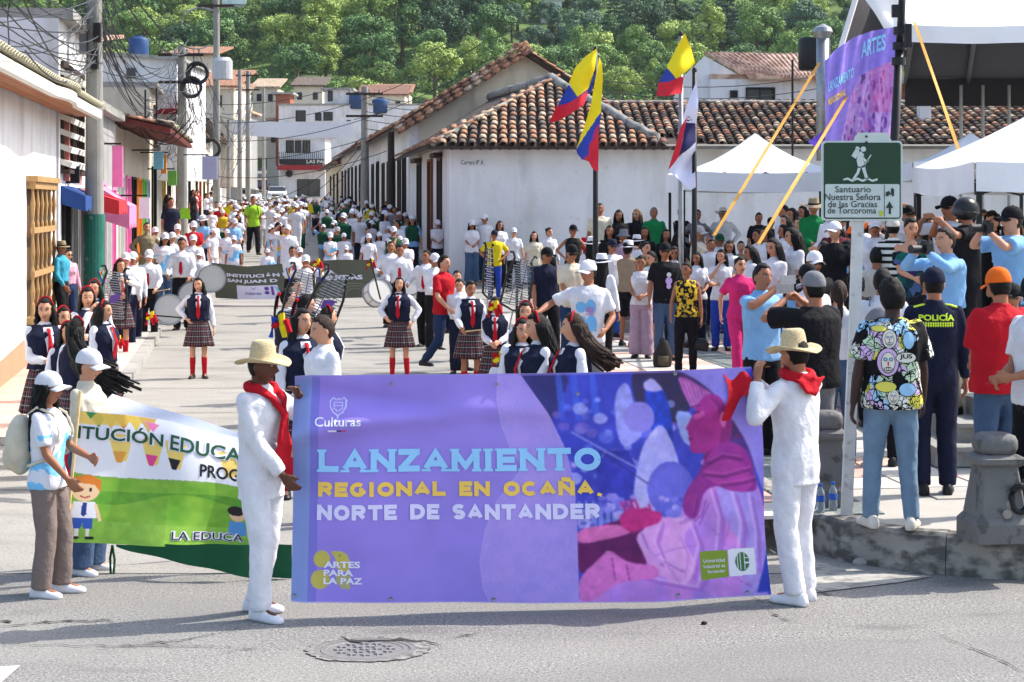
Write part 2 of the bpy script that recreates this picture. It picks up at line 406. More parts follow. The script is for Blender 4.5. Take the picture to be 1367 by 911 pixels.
def garment(kind,pose,sex,lod,big=0):
    k = (kind,key(pose),sex,lod,big)
    if k in GAR: return GAR[k]
    q = getpose(pose,sex); mb = MB(); f = 1 if sex == 'm' else .9; fine = lod == 0
    vox = (.012,.017,.03)[lod]; wr = (.0065,.010,.008)[lod]; zsq = 1.0; sm = 3
    inf = (.022 if kind != 'tunic' else .014)+big; zsq = .5; wr *= 1.15
    if kind in ('tee','shirt','polo','tunic','tank','vest','jacket','crop','offshoulder','dress'):
        zmin = {'tee': .84,'shirt': .99,'polo': .86,'tunic': .76,'tank': .9,'vest': 1.0,'jacket': .84,'crop': 1.02,'offshoulder': .95,'dress': .8}[kind]
        if kind == 'vest': inf += .026
        torso(mb,q,sex,inf,zmin=zmin,zmax=1.33 if kind == 'offshoulder' else 2)
        if kind in ('shirt','polo','tunic','jacket'):
            mb.limb(q['nk']-V((0,0,.01)),q['nk'].lerp(q['H'] @ V((0,.02,-.05)),.38),[(0,.075*f),(1,.066*f)],14,'rf')
        for k_,sx in (('a',-1),('b',1)):
            s,e,h = q['s'+k_],q['e'+k_],q['h'+k_]
            if kind in ('tee','polo','dress'): mb.limb(s,s.lerp(e,.78),[(0,.056*f+big*.3),(.5,.062*f+big*.6),(1,.066*f+big*.8)],14,'rf')
            elif kind in ('shirt','tunic','jacket'):
                w2 = .003 if kind != 'tunic' else .013
                mb.limb(s,e,[(0,.056*f),(.4,.059*f),(1,.047+w2*.6)],14); mb.limb(e,e.lerp(h,.95),[(0,.046+w2*.7),(.5,.044+w2),(.9,.036+w2),(1,.031+w2)],14,'rf')
            elif kind == 'offshoulder': mb.limb(s.lerp(e,.22),s.lerp(e,.75),[(0,.07),(1,.075)],12,'ff')
            elif kind in ('tank','vest','crop'): mb.ell(s+V((-sx*.035,0,.012)),(.035,.055,.05),10,8)
    elif kind in ('trousers','wide','jeans','shorts','slim','track'):
        torso(mb,q,sex,.010,zmin=.82,zmax=1.04); mb.ell((q['hipx'],.01,.84),(.13,.1,.07),14,10)
        for k_ in 'ab':
            hp,kn,an = q['hip'+k_],q['kn'+k_],q['an'+k_]
            r = {'trousers': (.098,.077,.068),'jeans': (.096,.07,.058),'slim': (.096,.069,.056),'wide': (.102,.095,.115),'shorts': (.105,.09,0),'track': (.098,.082,.078)}[kind]
            mb.limb(hp,kn,[(0,r[0]),(.4,r[0]*.96),(1,r[1])],14,'rr' if r[2] else 'rf')
            if r[2]: mb.limb(kn,an-V((0,0,.02)),[(0,r[1]),(.5,(r[1]+r[2])/2),(1,r[2])],14,'rf')
        zsq = .7
    elif kind in ('skirt','gown'):
        n = 72; z0,z1,r1 = (1.05,.56,.26) if kind == 'skirt' else (1.05,.12,.34); rings = []
        for i in range(11):
            t = i/10; z = z0+(z1-z0)*t; R0 = .135+(r1-.135)*(t**.75); ring = []
            for j in range(n):
                a = 2*PI*j/n; rr = R0*(1+.05*t*math.sin(a*14)+.03*t*math.sin(a*3+1)); ring.append(V((rr*math.cos(a),rr*.82*math.sin(a),z+.006*math.sin(a*5))))
            rings.append(ring)
        rings.append([V((p.x*.9,p.y*.9,p.z+.03)) for p in rings[-1]])
        mb.loft(rings); me = mb.mesh('skirt',True); fixn(me); GAR[k] = me; return me
    elif kind == 'socks':
        for k_ in 'ab':
            kn,an = q['kn'+k_],q['an'+k_]; mb.limb(an.lerp(kn,.78),an-V((0,0,.03)),[(0,.052),(.3,.053),(1,.041)],12,'ff')
        wr = .002
    elif kind == 'pads':   # kerchief round the neck
        nk = q['nk']; T = q['T']
        pts = []
        for i in range(13):
            a = -PI/2+2*PI*i/12+0.0; pts.append(T @ V((.085*math.cos(a)*1.15,.012+.078*math.sin(a),1.475-.05*(math.sin(a) < 0)*abs(math.sin(a)))))
        mb.path(pts,.03,8)
        for s in (-1,1):
            mb.limb(T @ V((s*.09,-.03,1.475)),T @ V((s*.055,-.142,1.40)),[(0,.034),(1,.030)],10,flat=.6,side=V((1,0,0))); mb.limb(T @ V((s*.055,-.142,1.40)),T @ V((s*.008,-.176,1.30)),[(0,.030),(1,.020)],10,flat=.6,side=V((1,0,0)))
        mb.ell(T @ V((0,-.180,1.29)),(.032,.026,.036),10,8)
        mb.limb(T @ V((-.005,-.180,1.28)),T @ V((-.035,-.176,.93)),[(0,.032),(.3,.05),(.8,.058),(1,.035)],12,'rf',flat=.45,side=V((1,0,0)))
        mb.limb(T @ V((.012,-.178,1.28)),T @ V((.05,-.172,.84)),[(0,.03),(.4,.048),(.8,.04),(1,.012)],12,'rr',flat=.45,side=V((1,0,0)))
        wr = .012; vox = .009
    me,co = remesh(mb,vox,sm,wr,11 if kind not in ('trousers','track','wide') else 9,seed=len(GAR),name=kind,zsq=zsq)
    GAR[k] = me; return me
def tie_mesh(pose,sex):
    k = ('tie',key(pose),sex)
    if k in GAR: return GAR[k]
    q = getpose(pose,sex); T = q['T']; mb = MB(); pts = [(1.425,-.083,.016),(1.40,-.105,.022),(1.38,-.12,.014),(1.25,-.152,.026),(1.10,-.142,.036),(1.03,-.136,.004)]
    if sex == 'f': pts = [(z,y-.022 if 1.15 < z < 1.35 else y,w_) for z,y,w_ in pts]
    rings = [[T @ V((sx*w_,y+dy,z)) for sx,dy in ((-1,0),(0,-.008),(1,0),(0,.012))] for z,y,w_ in pts]
    mb.loft(rings); me = mb.mesh('tie',False); fixn(me); GAR[k] = me; return me
def vfront(pose,sex):      # white shirt front showing in the V of a waistcoat
    k = ('vf',key(pose),sex)
    if k in GAR: return GAR[k]
    q = getpose(pose,sex); T = q['T']; mb = MB(); rings = []
    for z,y,w_ in ((1.43,-.078,.045),(1.36,-.122,.052),(1.27,-.158 if sex == 'm' else -.166,.04),(1.18,-.150,.022),(1.12,-.138,.004)):
        rings.append([T @ V((sx*w_,y+dy,z)) for sx,dy in ((-1,.006),(0,-.006),(1,.006),(0,.02))])
    mb.loft(rings); me = mb.mesh('shirt_front'); fixn(me); GAR[k] = me; return me
def shoe_mesh():
    if 'shoe' in GAR: return GAR['shoe']
    mb = MB(); R = []
    for y,w_,h,zb in ((.085,.02,.05,.0),(.07,.036,.085,0),(.03,.04,.10,0),(-.03,.041,.085,0),(-.09,.047,.062,0),(-.14,.046,.05,0),(-.175,.034,.04,0),(-.19,.012,.025,.004)):
        R.append([V((w_*x,y,zb+h*z)) for x,z in ((-.85,0),(-1,.18),(-.95,.55),(-.6,.9),(0,1),(.6,.9),(.95,.55),(1,.18),(.85,0))])
    mb.loft(R); me = mb.mesh('shoe',True); fixn(me); GAR['shoe'] = me; return me
# -------- hair and headgear, in head coordinates
HAIR = {}
def hair_mesh(style):
    if style in HAIR: return HAIR[style]
    mb = MB(); rnd = random.Random(hash(style) % 1000 if False else len(HAIR)*7+3)
    vol = {'short': 1.09,'buzz': 1.035,'afro': 1.22,'curly': 1.2,'bald': 1.01}.get(style,1.1)
    nu,nv = 40,26; vs_,fs = [],[]
    for i in range(nv+1):
        t = PI*i/nv
        for j in range(nu):
            a = 2*PI*j/nu; sx,sy,sz = math.sin(t)*math.cos(a),math.sin(t)*math.sin(a),math.cos(t)
            k = vol
            if style in ('afro','curly','short','wavy'): k += {'afro': .05,'curly': .06,'short': .035,'wavy': .03}[style]*noise.noise(V((sx*5,sy*5,sz*5)))*(2 if style != 'short' else 1.5)
            hl = .70 if sy < -.45 else (.70-(sy+.45)*1.9 if sy < .2 else -.6)   # hairline by how far back
            if style in ('long','wavy','pony','bun','blown','blownb') and sy > -.1: hl = min(hl,.05-sy*1.5)
            if sz < hl: k = .86
            x,y,z = sx*.075*k,(sy*.097)*k,sz*.118*k
            if sz < 0: q = (-sz)**1.4; x *= 1-.2*q; y *= (1-.3*q) if sy > 0 else 1
            vs_.append(V((x,y+.004,z+.004)))
    for i in range(nv):
        for j in range(nu):
            k = (j+1) % nu; fs.append((i*nu+j,(i+1)*nu+j,(i+1)*nu+k,i*nu+k))
    mb.add(vs_,fs)
    def lock(pts,r0,r1,n=6):
        L = len(pts); mb.path(pts,[r0+(r1-r0)*(i/(L-1))**1.5 for i in range(L)],n)
    if style in ('long','wavy'):
        wv = .012 if style == 'wavy' else .004; ln = .50 if style == 'wavy' else .46
        for i in range(34):
            a = rad(-20+220*i/33); bx,by = math.cos(a),math.sin(a); ph = rnd.random()*6
            L = ln*(.85+.3*rnd.random()); ln_i = L if by > .2 else L*.85
            pts = []
            for s_ in range(9):
                t = s_/8; out = 1.0+.25*math.sin(min(t*3,1.6)); z = .04-t*ln_i
                pts.append(V((bx*.078*out+wv*math.sin(t*16+ph)*(t > .2),by*.09*out+.012+wv*math.cos(t*14+ph)+(.03*t),z)))
            lock(pts,.02,.007)
    if style in ('blown','blownb'):    # long hair swept out sideways by the wind (+X) and back
        for i in range(110):
            a = rad(-10+200*i/109); bx,by = math.cos(a),math.sin(a); ph = rnd.random()*6; L = (.86 if style == 'blown' else .46)*(.75+.45*rnd.random()); sp = (.55+.5*rnd.random())*(1 if style == 'blown' else .7)
            pts = []
            for s_ in range(10):
                t = s_/9; ex = L*t*t*sp*(.95 if style == 'blown' else .8); zz_ = .03-L*t*(1-.2*t)*(1.12-sp*.4); pts.append(V((bx*.078*(1-t*.3)-ex+.01*math.sin(t*9+ph),by*.09+.02+.10*t,zz_)) if style == 'blown' else V((bx*.078*(1-t*.2)+.01*math.sin(t*9+ph),by*.09+.02+ex*.8+.06*t,zz_)))
            lock(pts,.017,.010)
    if style in ('pony','ponylow'):
        for i in range(14):
            ph = rnd.random()*6; o = V((rnd.uniform(-.018,.018),rnd.uniform(-.01,.02),0))
            pts = [V((0,.095,.05)),V((0,.125,.045))+o*.4]+[V((.01*math.sin(t*6+ph),.13+.015*math.sin(t*3),.03-.34*t*(.9+.2*rnd.random())))+o*(1-t*.5) for t in (.1,.3,.5,.7,.9,1)]
            lock(pts,.014,.004)
    if style == 'bun': mb.ell((0,.11,.06),(.045,.04,.045))
    if style in ('afro',):
        for i in range(140):
            d = V((rnd.gauss(0,1),rnd.gauss(.2,1),rnd.gauss(.5,1))).normalized()
            if d.z < (.5 if d.y < -.3 else .05): continue
            p = V((d.x*.085,d.y*.105,d.z*.125)); mb.ell(p,(.014,)*3,6,4)
    if style in ('curly',):
        for i in range(150):
            d = V((rnd.gauss(0,1),rnd.gauss(.5,1),rnd.gauss(.3,1))).normalized()
            if d.z < .35 and d.y < -.1: continue
            p = V((d.x*.095,d.y*.115+.01,d.z*.13-(.05*rnd.random() if d.y > 0 else 0))); mb.ell(p,(.019,)*3,6,4)
    me = mb.mesh('hair_'+style,True); fixn(me); HAIR[style] = me; return me
def hat_mesh(kind):
    k = 'hat_'+kind
    if k in HAIR: return HAIR[k]
    mb = MB()
    if kind in ('cap','capback'):
        nu,nv = 32,10; rings = []
        for i in range(nv+1):
            t = (PI/2)*(1-i/nv)**1.0; z = math.cos(PI/2-t)*0
            ph = PI/2*i/nv; r = math.cos(ph); zz = math.sin(ph)
            rings.append([V((.086*(r**.8 if r > 0 else 0)*math.cos(2*PI*j/nu),.108*(r**.8 if r > 0 else 0)*math.sin(2*PI*j/nu)+.004,.035+.105*zz)) for j in range(nu)])
        rings.insert(0,[V((p.x*.98,p.y*.98,p.z-.012)) for p in rings[0]])
        mb.loft(rings)
        s = -1
        def br(u,v,dz):
            a = (u-.5)*2.3; x = .083*math.sin(a)*(1+.05*v); y = -(.085*math.cos(a)*1.0+.012)-.085*v*math.cos(a*.75); return V((x,y,.034-.018*v-.9*x*x*4*(1)+dz-.012*abs(a)*.6))
        n = 16
        for dz in (0,):
            top = [[br(i/n,j/5,.003) for i in range(n+1)]+[br(i/n,j/5,-.003) for i in range(n,-1,-1)] for j in range(6)]
            mb.loft(top,mi=1)
        mb.ell((0,.004,.142),(.009,.009,.006),8,4)
    elif kind == 'straw':
        def wp(p):
            r = math.hypot(p.x,p.y)
            if r > .11: k_ = (r-.11)/.08; p.z += k_*(.042*abs(p.x)/r-.026*abs(p.y)/r)
            return V((p.x,p.y,p.z))
        mb.lathe([(.001,.165),(.045,.168),(.068,.158),(.078,.13),(.086,.07),(.092,.045),(.12,.032),(.15,.026),(.180,.030),(.183,.025),(.15,.018),(.12,.024),(.088,.034)],n=40,warp=wp)
    elif kind in ('fedora','cowboy','bighat'):
        R = {'fedora': .155,'cowboy': .175,'bighat': .24}[kind]
        def wp(p):
            r = math.hypot(p.x,p.y)
            if r > .11: p.z += (r-.11)*(.9 if kind == 'cowboy' else .35)*(abs(p.x)/r)**2-(r-.11)*.15
            return p
        mb.lathe([(.001,.135),(.035,.142),(.06,.15),(.076,.14),(.084,.07)],n=32)
        mb.lathe([(.086,.07),(.090,.045)],n=32,mi=1)
        mb.lathe([(.090,.045),(.12,.036),(R,.034),(R+.002,.029),(.12,.03),(.088,.036)],n=32,warp=wp)
    elif kind == 'bucket':
        mb.lathe([(.001,.14),(.06,.137),(.08,.12),(.09,.04),(.14,.0),(.138,-.006),(.09,.03)],n=32)
    elif kind == 'helmet':
        mb.ell((0,.005,.03),(.115,.14,.125),28,20); mb.ell((0,-.06,.0),(.098,.085,.06),16,10,mi=1); mb.path([V((.116*math.cos(a),.005+.141*math.sin(a),.0)) for a in [2*PI*i/20 for i in range(21)]],.007,5,mi=1)
    elif kind == 'policecap':
        return hat_mesh('cap')
    elif kind == 'band':
        pts = [V((.083*math.cos(a),.02-.02*abs(math.cos(a)),.005+.128*math.sin(a))) for a in [PI*i/18 for i in range(19)]]
        mb.path(pts[2:-2],.0085,6)
    elif kind == 'bow':
        mb.ell((-.03,.12,.05),(.04,.02,.026),10,6); mb.ell((.03,.12,.05),(.04,.02,.026),10,6)
        mb.limb((-.005,.12,.04),(-.03,.14,-.12),[(0,.014),(1,.022)],8,flat=.3); mb.limb((.005,.12,.04),(.03,.14,-.1),[(0,.014),(1,.022)],8,flat=.3)
    me = mb.mesh(k,True); fixn(me); HAIR[k] = me; return me
# -------- materials of people
SKIN = {'d': (92,58,42),'m': (158,104,76),'l': (196,142,112),'k': (58,38,32)}
def skin(c):
    m = attr_mat('skin_'+c,.55,'tint',.06,14,.05,90,tint=SKIN[c])
    m.node_tree.nodes['Principled BSDF'].inputs['Subsurface Weight'].default_value = 0.0
    return m
COL = dict(white=(216,215,220),offwhite=(208,202,190),black=(22,22,26),navy=(24,28,50),red=(178,22,36),darkred=(150,24,34),blue=(46,84,160),lblue=(126,172,214),sky=(120,182,226),
  denim=(66,88,118),ldenim=(112,136,158),ddenim=(36,54,88),grey=(120,120,124),lgrey=(170,168,168),khaki=(134,122,96),green=(20,120,66),dgreen=(24,74,50),pink=(206,44,110),
  lpink=(214,160,180),lilac=(172,146,166),yellow=(220,196,30),orange=(226,104,30),brown=(104,80,60),tan=(150,132,108),teal=(60,150,176),taupe=(122,108,102),cream=(206,196,174),maroon=(84,26,40),purple=(96,70,140),royal=(38,66,160),lime=(150,200,50),olive=(110,110,50))
def cloth(c):
    col = COL[c] if isinstance(c,str) else c
    return mat('cloth_%s' % (c if isinstance(c,str) else '_'.join(map(str,c))),col,.85,.14,9,.35,38,spec=.15)
def hairm(c='hb'):
    return mat('hair_'+c,{'hb': (12,10,10),'br': (48,32,24),'gr': (110,106,104),'bl': (120,92,62)}[c],.6,.3,60,.6,150,stretch=(1,1,.12),spec=.2)
def straw():
    m = mat('straw',(212,192,150),.75,.3,60,.6,160,stretch=(1,1,3)); return m
def pattern(kind):
    n_ = 'pattern_'+kind
    if n_ in MATS: return MATS[n_]
    m = mat(n_,(200,200,200),.85,.05,9,.3,38,spec=.15); N = m.node_tree.nodes; L = m.node_tree.links; b = base_in(m)
    tc = N.new('ShaderNodeTexCoord'); sep = N.new('ShaderNodeSeparateXYZ'); L.new(tc.outputs['Object'],sep.inputs[0])
    def mth(op,a,b_=None):
        x = N.new('ShaderNodeMath'); x.operation = op
        for i,q in enumerate((a,b_)):
            if q is None: continue
            if isinstance(q,(int,float)): x.inputs[i].default_value = q
            else: L.new(q,x.inputs[i])
        return x.outputs[0]
    if kind == 'plaid':
        ang = mth('MULTIPLY',mth('ARCTAN2',sep.outputs[1],sep.outputs[0]),30/PI/2*1.0)
        def line(s,w_,o=0): return mth('LESS_THAN',mth('FRACT',mth('ADD',s,o)),w_)
        zz = mth('MULTIPLY',sep.outputs[2],11)
        a = mth('MAXIMUM',line(ang,.12),line(zz,.10)); r_ = mth('MAXIMUM',line(ang,.1,.5),line(zz,.1,.5)); bl = mth('MAXIMUM',line(ang,.42,.3),line(zz,.42,.3))
        c0 = mix_node(m,bl,s2l((34,34,46)),s2l((18,18,24))); c1 = mix_node(m,r_,c0,s2l((110,40,46))); c2 = mix_node(m,a,c1,s2l((128,124,124))); L.new(c2,b)
    elif kind == 'stripes':
        a = mth('LESS_THAN',mth('FRACT',mth('MULTIPLY',sep.outputs[2],12)),.45); L.new(mix_node(m,a,s2l((225,225,215)),s2l((22,24,26))),b)
    elif kind in ('graffiti','floral','iris','checks'):
        vo = N.new('ShaderNodeTexVoronoi'); vo.inputs['Scale'].default_value = {'graffiti': 11,'floral': 26,'iris': 12,'checks': 20}[kind]; L.new(tc.outputs['Object'],vo.inputs[0])
        r = N.new('ShaderNodeValToRGB'); r.color_ramp.interpolation = 'CONSTANT'; sp2 = N.new('ShaderNodeSeparateXYZ'); L.new(vo.outputs['Color'],sp2.inputs[0]); L.new(sp2.outputs[0],r.inputs[0])
        cols = {'graffiti': [(20,20,22),(222,220,205),(206,176,214),(215,210,90),(22,22,24),(160,200,226),(235,235,225),(24,24,26),(190,214,180)],'floral': [(214,176,44),(24,22,24),(214,176,44),(30,26,24),(120,110,60)],
                'iris': [(26,60,70),(18,30,40),(70,90,130),(20,90,80),(60,40,90)],'checks': [(220,220,215),(60,60,66),(190,190,186)]}[kind]
        cr = r.color_ramp
        while len(cr.elements) < len(cols): cr.elements.new(.5)
        for i,c in enumerate(cols): cr.elements[i].position = i/len(cols); cr.elements[i].color = (*s2l(c),1)
        out = r.outputs[0]
        if kind == 'graffiti':
            for sc,th_ in ((26,.05),(11,.035)):
                v2 = N.new('ShaderNodeTexVoronoi'); v2.feature = 'DISTANCE_TO_EDGE'; v2.inputs['Scale'].default_value = sc
                nz = N.new('ShaderNodeTexNoise'); nz.inputs['Scale'].default_value = 9; L.new(tc.outputs['Object'],nz.inputs[0])
                L.new(mix_node(m,.12,tc.outputs['Object'],nz.outputs['Color']),v2.inputs[0])
                out = mix_node(m,mth('LESS_THAN',v2.outputs[0],th_),out,s2l((16,16,18)))
        L.new(out,b)
    elif kind == 'wave':      # white T-shirt with pale blue washes
        nz = N.new('ShaderNodeTexNoise'); nz.inputs['Scale'].default_value = 3.2; nz.inputs['Distortion'].default_value = 1.5; L.new(tc.outputs['Object'],nz.inputs[0])
        low = mth('LESS_THAN',sep.outputs[2],1.27); a = mth('MULTIPLY',mth('GREATER_THAN',nz.outputs[0],.49),low); L.new(mix_node(m,a,s2l(COL['white']),s2l((120,190,232))),b)
    return m
def matfor(c):
    if isinstance(c,str) and c.startswith('~'): return pattern(c[1:])
    return cloth(c)
PEOPLE = []
def person(px,top,Y,face,pose,sex,sk,hair,hat,topc,bot,label,z=None,h=None,extras='',shoes='black',haircol='hb',lod=None,group=None,big=0,yoff=0,x=None,kidhead=1.0):
    """topc/bot = 'kind:colour'; hat = 'kind:colour' or None"""
    if z is None: z = prof(Y)
    X = (px-CX)*Y/FPX if x is None else x
    hatadd = {'cap': .02,'straw': .05,'fedora': .035,'cowboy': .035,'bighat': .035,'bucket': .03,'helmet': .04,'policecap': .02}.get(hat.split(':')[0],0) if hat else .008
    if h is None: h = HC-z-(top-HY)*Y/FPX-hatadd
    h = max(1.12,min(1.9,h)); sc = h/1.723
    if lod is None: lod = 0 if Y < 18.5 else (1 if Y < 46 else 2)
    root = empty('person',(X,Y,z),rad(face),label,'person',group); root.scale = (sc,sc,sc)
    me,q = body_mesh(pose,sex,lod); link('body',me,skin(sk),root,shared=True)
    H = q['H']
    k,c = topc.split(':'); link({'tee': 't_shirt','tank': 'top','crop': 'top','offshoulder': 'blouse','vest': 'waistcoat','polo': 'polo_shirt'}.get(k,k),garment(k,pose,sex,lod,big),matfor(c),root,shared=True)
    if 'vest' in extras:
        link('waistcoat',garment('vest',pose,sex,lod),cloth('navy'),root,shared=True)
        if lod < 2: link('shirt_front',vfront(pose,sex),cloth('white'),root,shared=True,loc=(0,-.020,.005))
    k,c = bot.split(':')
    if 'none' != k: link({'wide': 'trousers','track': 'trousers','slim': 'trousers','gown': 'skirt'}.get(k,k),garment(k,pose,sex,lod),matfor(c),root,shared=True)
    if 'socks' in extras: link('socks',garment('socks',pose,sex,lod),cloth('red'),root,shared=True)
    if 'tie' in extras: 
        t_ = link('tie',tie_mesh(pose,sex),cloth('red'),root,shared=True)
        if 'vest' in extras: t_.location = (0,-.040,0)
    if 'scarf' in extras: link('neckerchief',garment('pads',pose,sex,lod),cloth('red'),root,shared=True)
    if hair != 'none': link('hair',hair_mesh(hair),hairm(haircol),root,mw=H,shared=True)
    if hat:
        hk,hc = hat.split(':'); mm = straw() if hc == 'straw' else cloth(hc)
        hm = hat_mesh(hk); ms = [mm,mm]
        if hk in ('fedora','cowboy','bighat'): ms = [mm,cloth('black' if hc != 'black' else 'grey')]
        if hk == 'helmet': ms = [mat('helmet_shell',(30,30,33),.35,.1),mat('visor',(60,60,64),.2,.1)]
        Hh = H @ Matrix.Rotation(rad(-6),4,'X')
        if hk == 'capback': Hh = Hh @ Matrix.Rotation(PI,4,'Z')
        if hair in ('long','wavy','blown','curly','pony','bun') and hk not in ('band','bow'): Hh = Hh @ Matrix.Scale(1.05,4)
        link({'cap': 'cap','capback': 'cap','band': 'headband','bow': 'hair_bow','helmet': 'helmet','policecap': 'cap'}.get(hk,'hat'),hm,ms if len(set(p.material_index for p in hm.polygons)) > 1 else mm,root,mw=Hh,shared=True)
    if 'band' in extras: link('headband',hat_mesh('band'),cloth('red'),root,mw=H @ Matrix.Scale(1.06,4),shared=True)
    if 'glasses' in extras:
        if 'glasses' not in GAR:
            mb = MB()
            for s in (-1,1): mb.ell((s*.032,-.098,.014),(.026,.008,.02),10,6); mb.box((s*.078,-.04,.02),(.004,.11,.006))
            mb.box((0,-.103,.018),(.02,.005,.005)); GAR['glasses'] = fixn(mb.mesh('sunglasses',True))
        link('sunglasses',GAR['glasses'],mat('dark_lens',(16,16,18),.15,.05,bump=0),root,mw=H,shared=True)
    if 'pack' in extras:
        if 'pack' not in GAR:
            mb = MB(); mb.ell((0,.23,1.17),(.16,.11,.24),16,12); mb.ell((0,.31,1.08),(.11,.06,.12),12,8)
            for s in (-1,1): mb.path([V((s*.1,.15,1.4)),V((s*.105,.04,1.475)),V((s*.11,-.10,1.42)),V((s*.12,-.155,1.28)),V((s*.15,-.1,1.1)),V((s*.16,.1,1.02))],.017,6)
            GAR['pack'] = remesh(mb,.014,4,.008,9,3,name='backpack')[0]
        pc = [e for e in extras.split() if e.startswith('pack')][0]; pc = pc.split('=')[1] if '=' in pc else 'black'
        link('backpack',GAR['pack'],cloth(pc),root,mw=q['T'] if lod < 9 else None,shared=True)
    if lod < 2 and 'noshoe' not in extras:
        for k_,sx in (('a',-1),('b',1)):
            an = q['an'+k_]; link('shoe',shoe_mesh(),mat('shoe_'+shoes,COL[shoes],.5,.1,20,.1),root,loc=(an.x,an.y,an.z-.085),rot=(0,0,rad(q['fy'+k_])*sx),shared=True)
    if lod == 0:
        if 'eye' not in GAR:
            mb = MB(); mb.ell((0,.001,0),(.0125,.0085,.0052),12,8); mb.ell((0,-.0036,.0006),(.0058,.0052,.0050),10,6,mi=1)
            mb.ell((0,-.003,.0056),(.0145,.0068,.0026),10,6,mi=1); GAR['eye'] = fixn(mb.mesh('eye',True))
        for s in (-1,1):
            link('eye',GAR['eye'],[mat('eye_white',(225,220,215),.3,.05,bump=0),mat('eye_iris',(28,18,14),.2,.1,bump=0)],root,mw=H @ Matrix.Translation((s*.031,-.0815,.016)),shared=True)
    root['_q'] = 0; del root['_q']
    return root,q,sc
def wpt(root,p):   # person-local point to world
    return V(root.location)+Matrix.Rotation(root.rotation_euler.z,3,'Z') @ (V(p)*root.scale.x)
# ================================================================== THE PLACE
R_ = random.Random(11)
white_wall = mat('whitewashed_plaster',(224,224,226),.9,.07,1.2,.25,18); add_layer(white_wall,(150,146,138),1.6,(.52,.80),(1,1,.35),.55); add_layer(white_wall,(172,168,158),7,(.60,.72),None,.35); add_layer(white_wall,(178,172,158),2.5,(.50,.72),(1,1,.12),.4); add_layer(white_wall,(186,182,172),.5,(.5,.7),None,.4)
cream_wall = mat('cream_plaster',(205,196,176),.9,.1,1.0,.3,18); add_layer(cream_wall,(130,122,106),1.4,(.56,.78),(1,1,.3),.6)
grey_wall = mat('grey_plaster',(150,150,150),.9,.15,1.5,.3,18); add_layer(grey_wall,(90,88,84),1.3,(.5,.75),(1,1,.3),.6)
concrete = mat('weathered_concrete',(158,156,150),.9,.18,3,.4,40); add_layer(concrete,(84,82,78),2.2,(.52,.72),None,.5)
asphalt = mat('asphalt',(130,128,124),.92,.10,.9,.5,70)
add_layer(asphalt,(58,58,58),46,(.50,.62),None,.6); add_layer(asphalt,(186,184,180),58,(.54,.64),None,.6); add_layer(asphalt,(118,116,113),.35,(.42,.62),(1,2.2,1),.6); add_layer(asphalt,(88,86,84),1.1,(.60,.72),(1,2.5,1),.45); add_layer(asphalt,(150,147,140),.22,(.52,.66),(1,1.6,1),.5)
road_conc = mat('worn_road_concrete',(150,147,140),.92,.10,1.4,.35,70); add_layer(road_conc,(120,118,112),.8,(.5,.7),(1,3,1),.6); add_layer(road_conc,(92,90,86),40,(.54,.66),None,.5)
wood_dk = mat('dark_wood',(58,44,36),.7,.35,8,.3,30,stretch=(1,1,.2)); wood_or = mat('ochre_wood',(172,136,88),.6,.35,9,.3,30,stretch=(1,1,.15))
wood_br = mat('brown_door_wood',(112,66,36),.6,.3,8,.3,30,stretch=(1,1,.15)); soffit_m = mat('orange_soffit_boards',(160,100,60),.7,.3,7,.2,30)
glass_dk = mat('dark_glass',(34,38,44),.18,.2,3,.05,spec=.6); iron = mat('black_iron',(26,26,28),.5,.15,10,.1); steel = mat('galvanised_steel',(150,152,154),.38,.15,8,.1,metal=.7)
pole_m = mat('pole_concrete',(146,144,138),.9,.16,4,.3,50); add_layer(pole_m,(96,94,90),3,(.5,.75),(1,1,.2),.6)
red_p = mat('red_paint',(150,36,44),.7,.15,4,.1); pinkp = mat('pink_panel',(226,130,178),.7,.12,3,.2); 
lichen_edge = mat('lichen_plaster',(190,186,160),.95,.25,9,.6,40); add_layer(lichen_edge,(116,110,60),8,(.5,.62),None,.7)
tileA = []
for i,(a,b_) in enumerate((((178,128,98),(84,66,56)),((190,152,122),(90,76,66)),((146,104,84),(56,48,44)),((120,104,92),(48,44,42)),((196,172,146),(104,90,78)))):
    tileA.append(add_layer(mat('roof_tile_%s' % 'abcde'[i],a,.95,.3,7,.4,40,col2=b_,thr=(.38,.62)),(44,42,40),11,(.56,.68),None,.7))

# ---- ground sheet, road, plaza
def strip_mesh(xl,xr,ys,dz=0,nx=8):
    mb = MB(); o = 0
    for Y in ys:
        a,b_ = xl(Y),xr(Y)
        for i in range(nx+1): mb.v.append((a+(b_-a)*i/nx,Y,prof(Y)+dz))
    for j in range(len(ys)-1):
        for i in range(nx): q = j*(nx+1)+i; mb.f.append((q,q+1,q+nx+2,q+nx+1)); mb.m.append(0)
    return mb
ys_all = [-40,-10,0,5,10,20,29,32,34.7,38,42,45,48,52,57,65,75,90,110,130,150,178,190,215,240,262,300,340,400]
tag(put('ground',strip_mesh(lambda Y: -420,lambda Y: 420,ys_all,-.03,2),mat('bare_earth',(132,122,104),.95,.2,.2,.3)),kind='structure')
tag(put('asphalt_road',strip_mesh(lambda Y: -30,lambda Y: 30,[-12,-4,0,4,8,10,12,13.2],0,6),asphalt),kind='structure')
tag(put('concrete_street',strip_mesh(lambda Y: -30 if Y < 23 else facL(Y)+.1,lambda Y: 12 if Y < 23 else min(12,facR(Y)+ (2.9 if Y < 46.9 else .02)),[13.2,16,20,22.99,23,27,29,32,34.7,38,42,45,46.89,46.9,48,52,57,65,75,90,110,130,150,178,190],.004,8),road_conc),kind='structure')
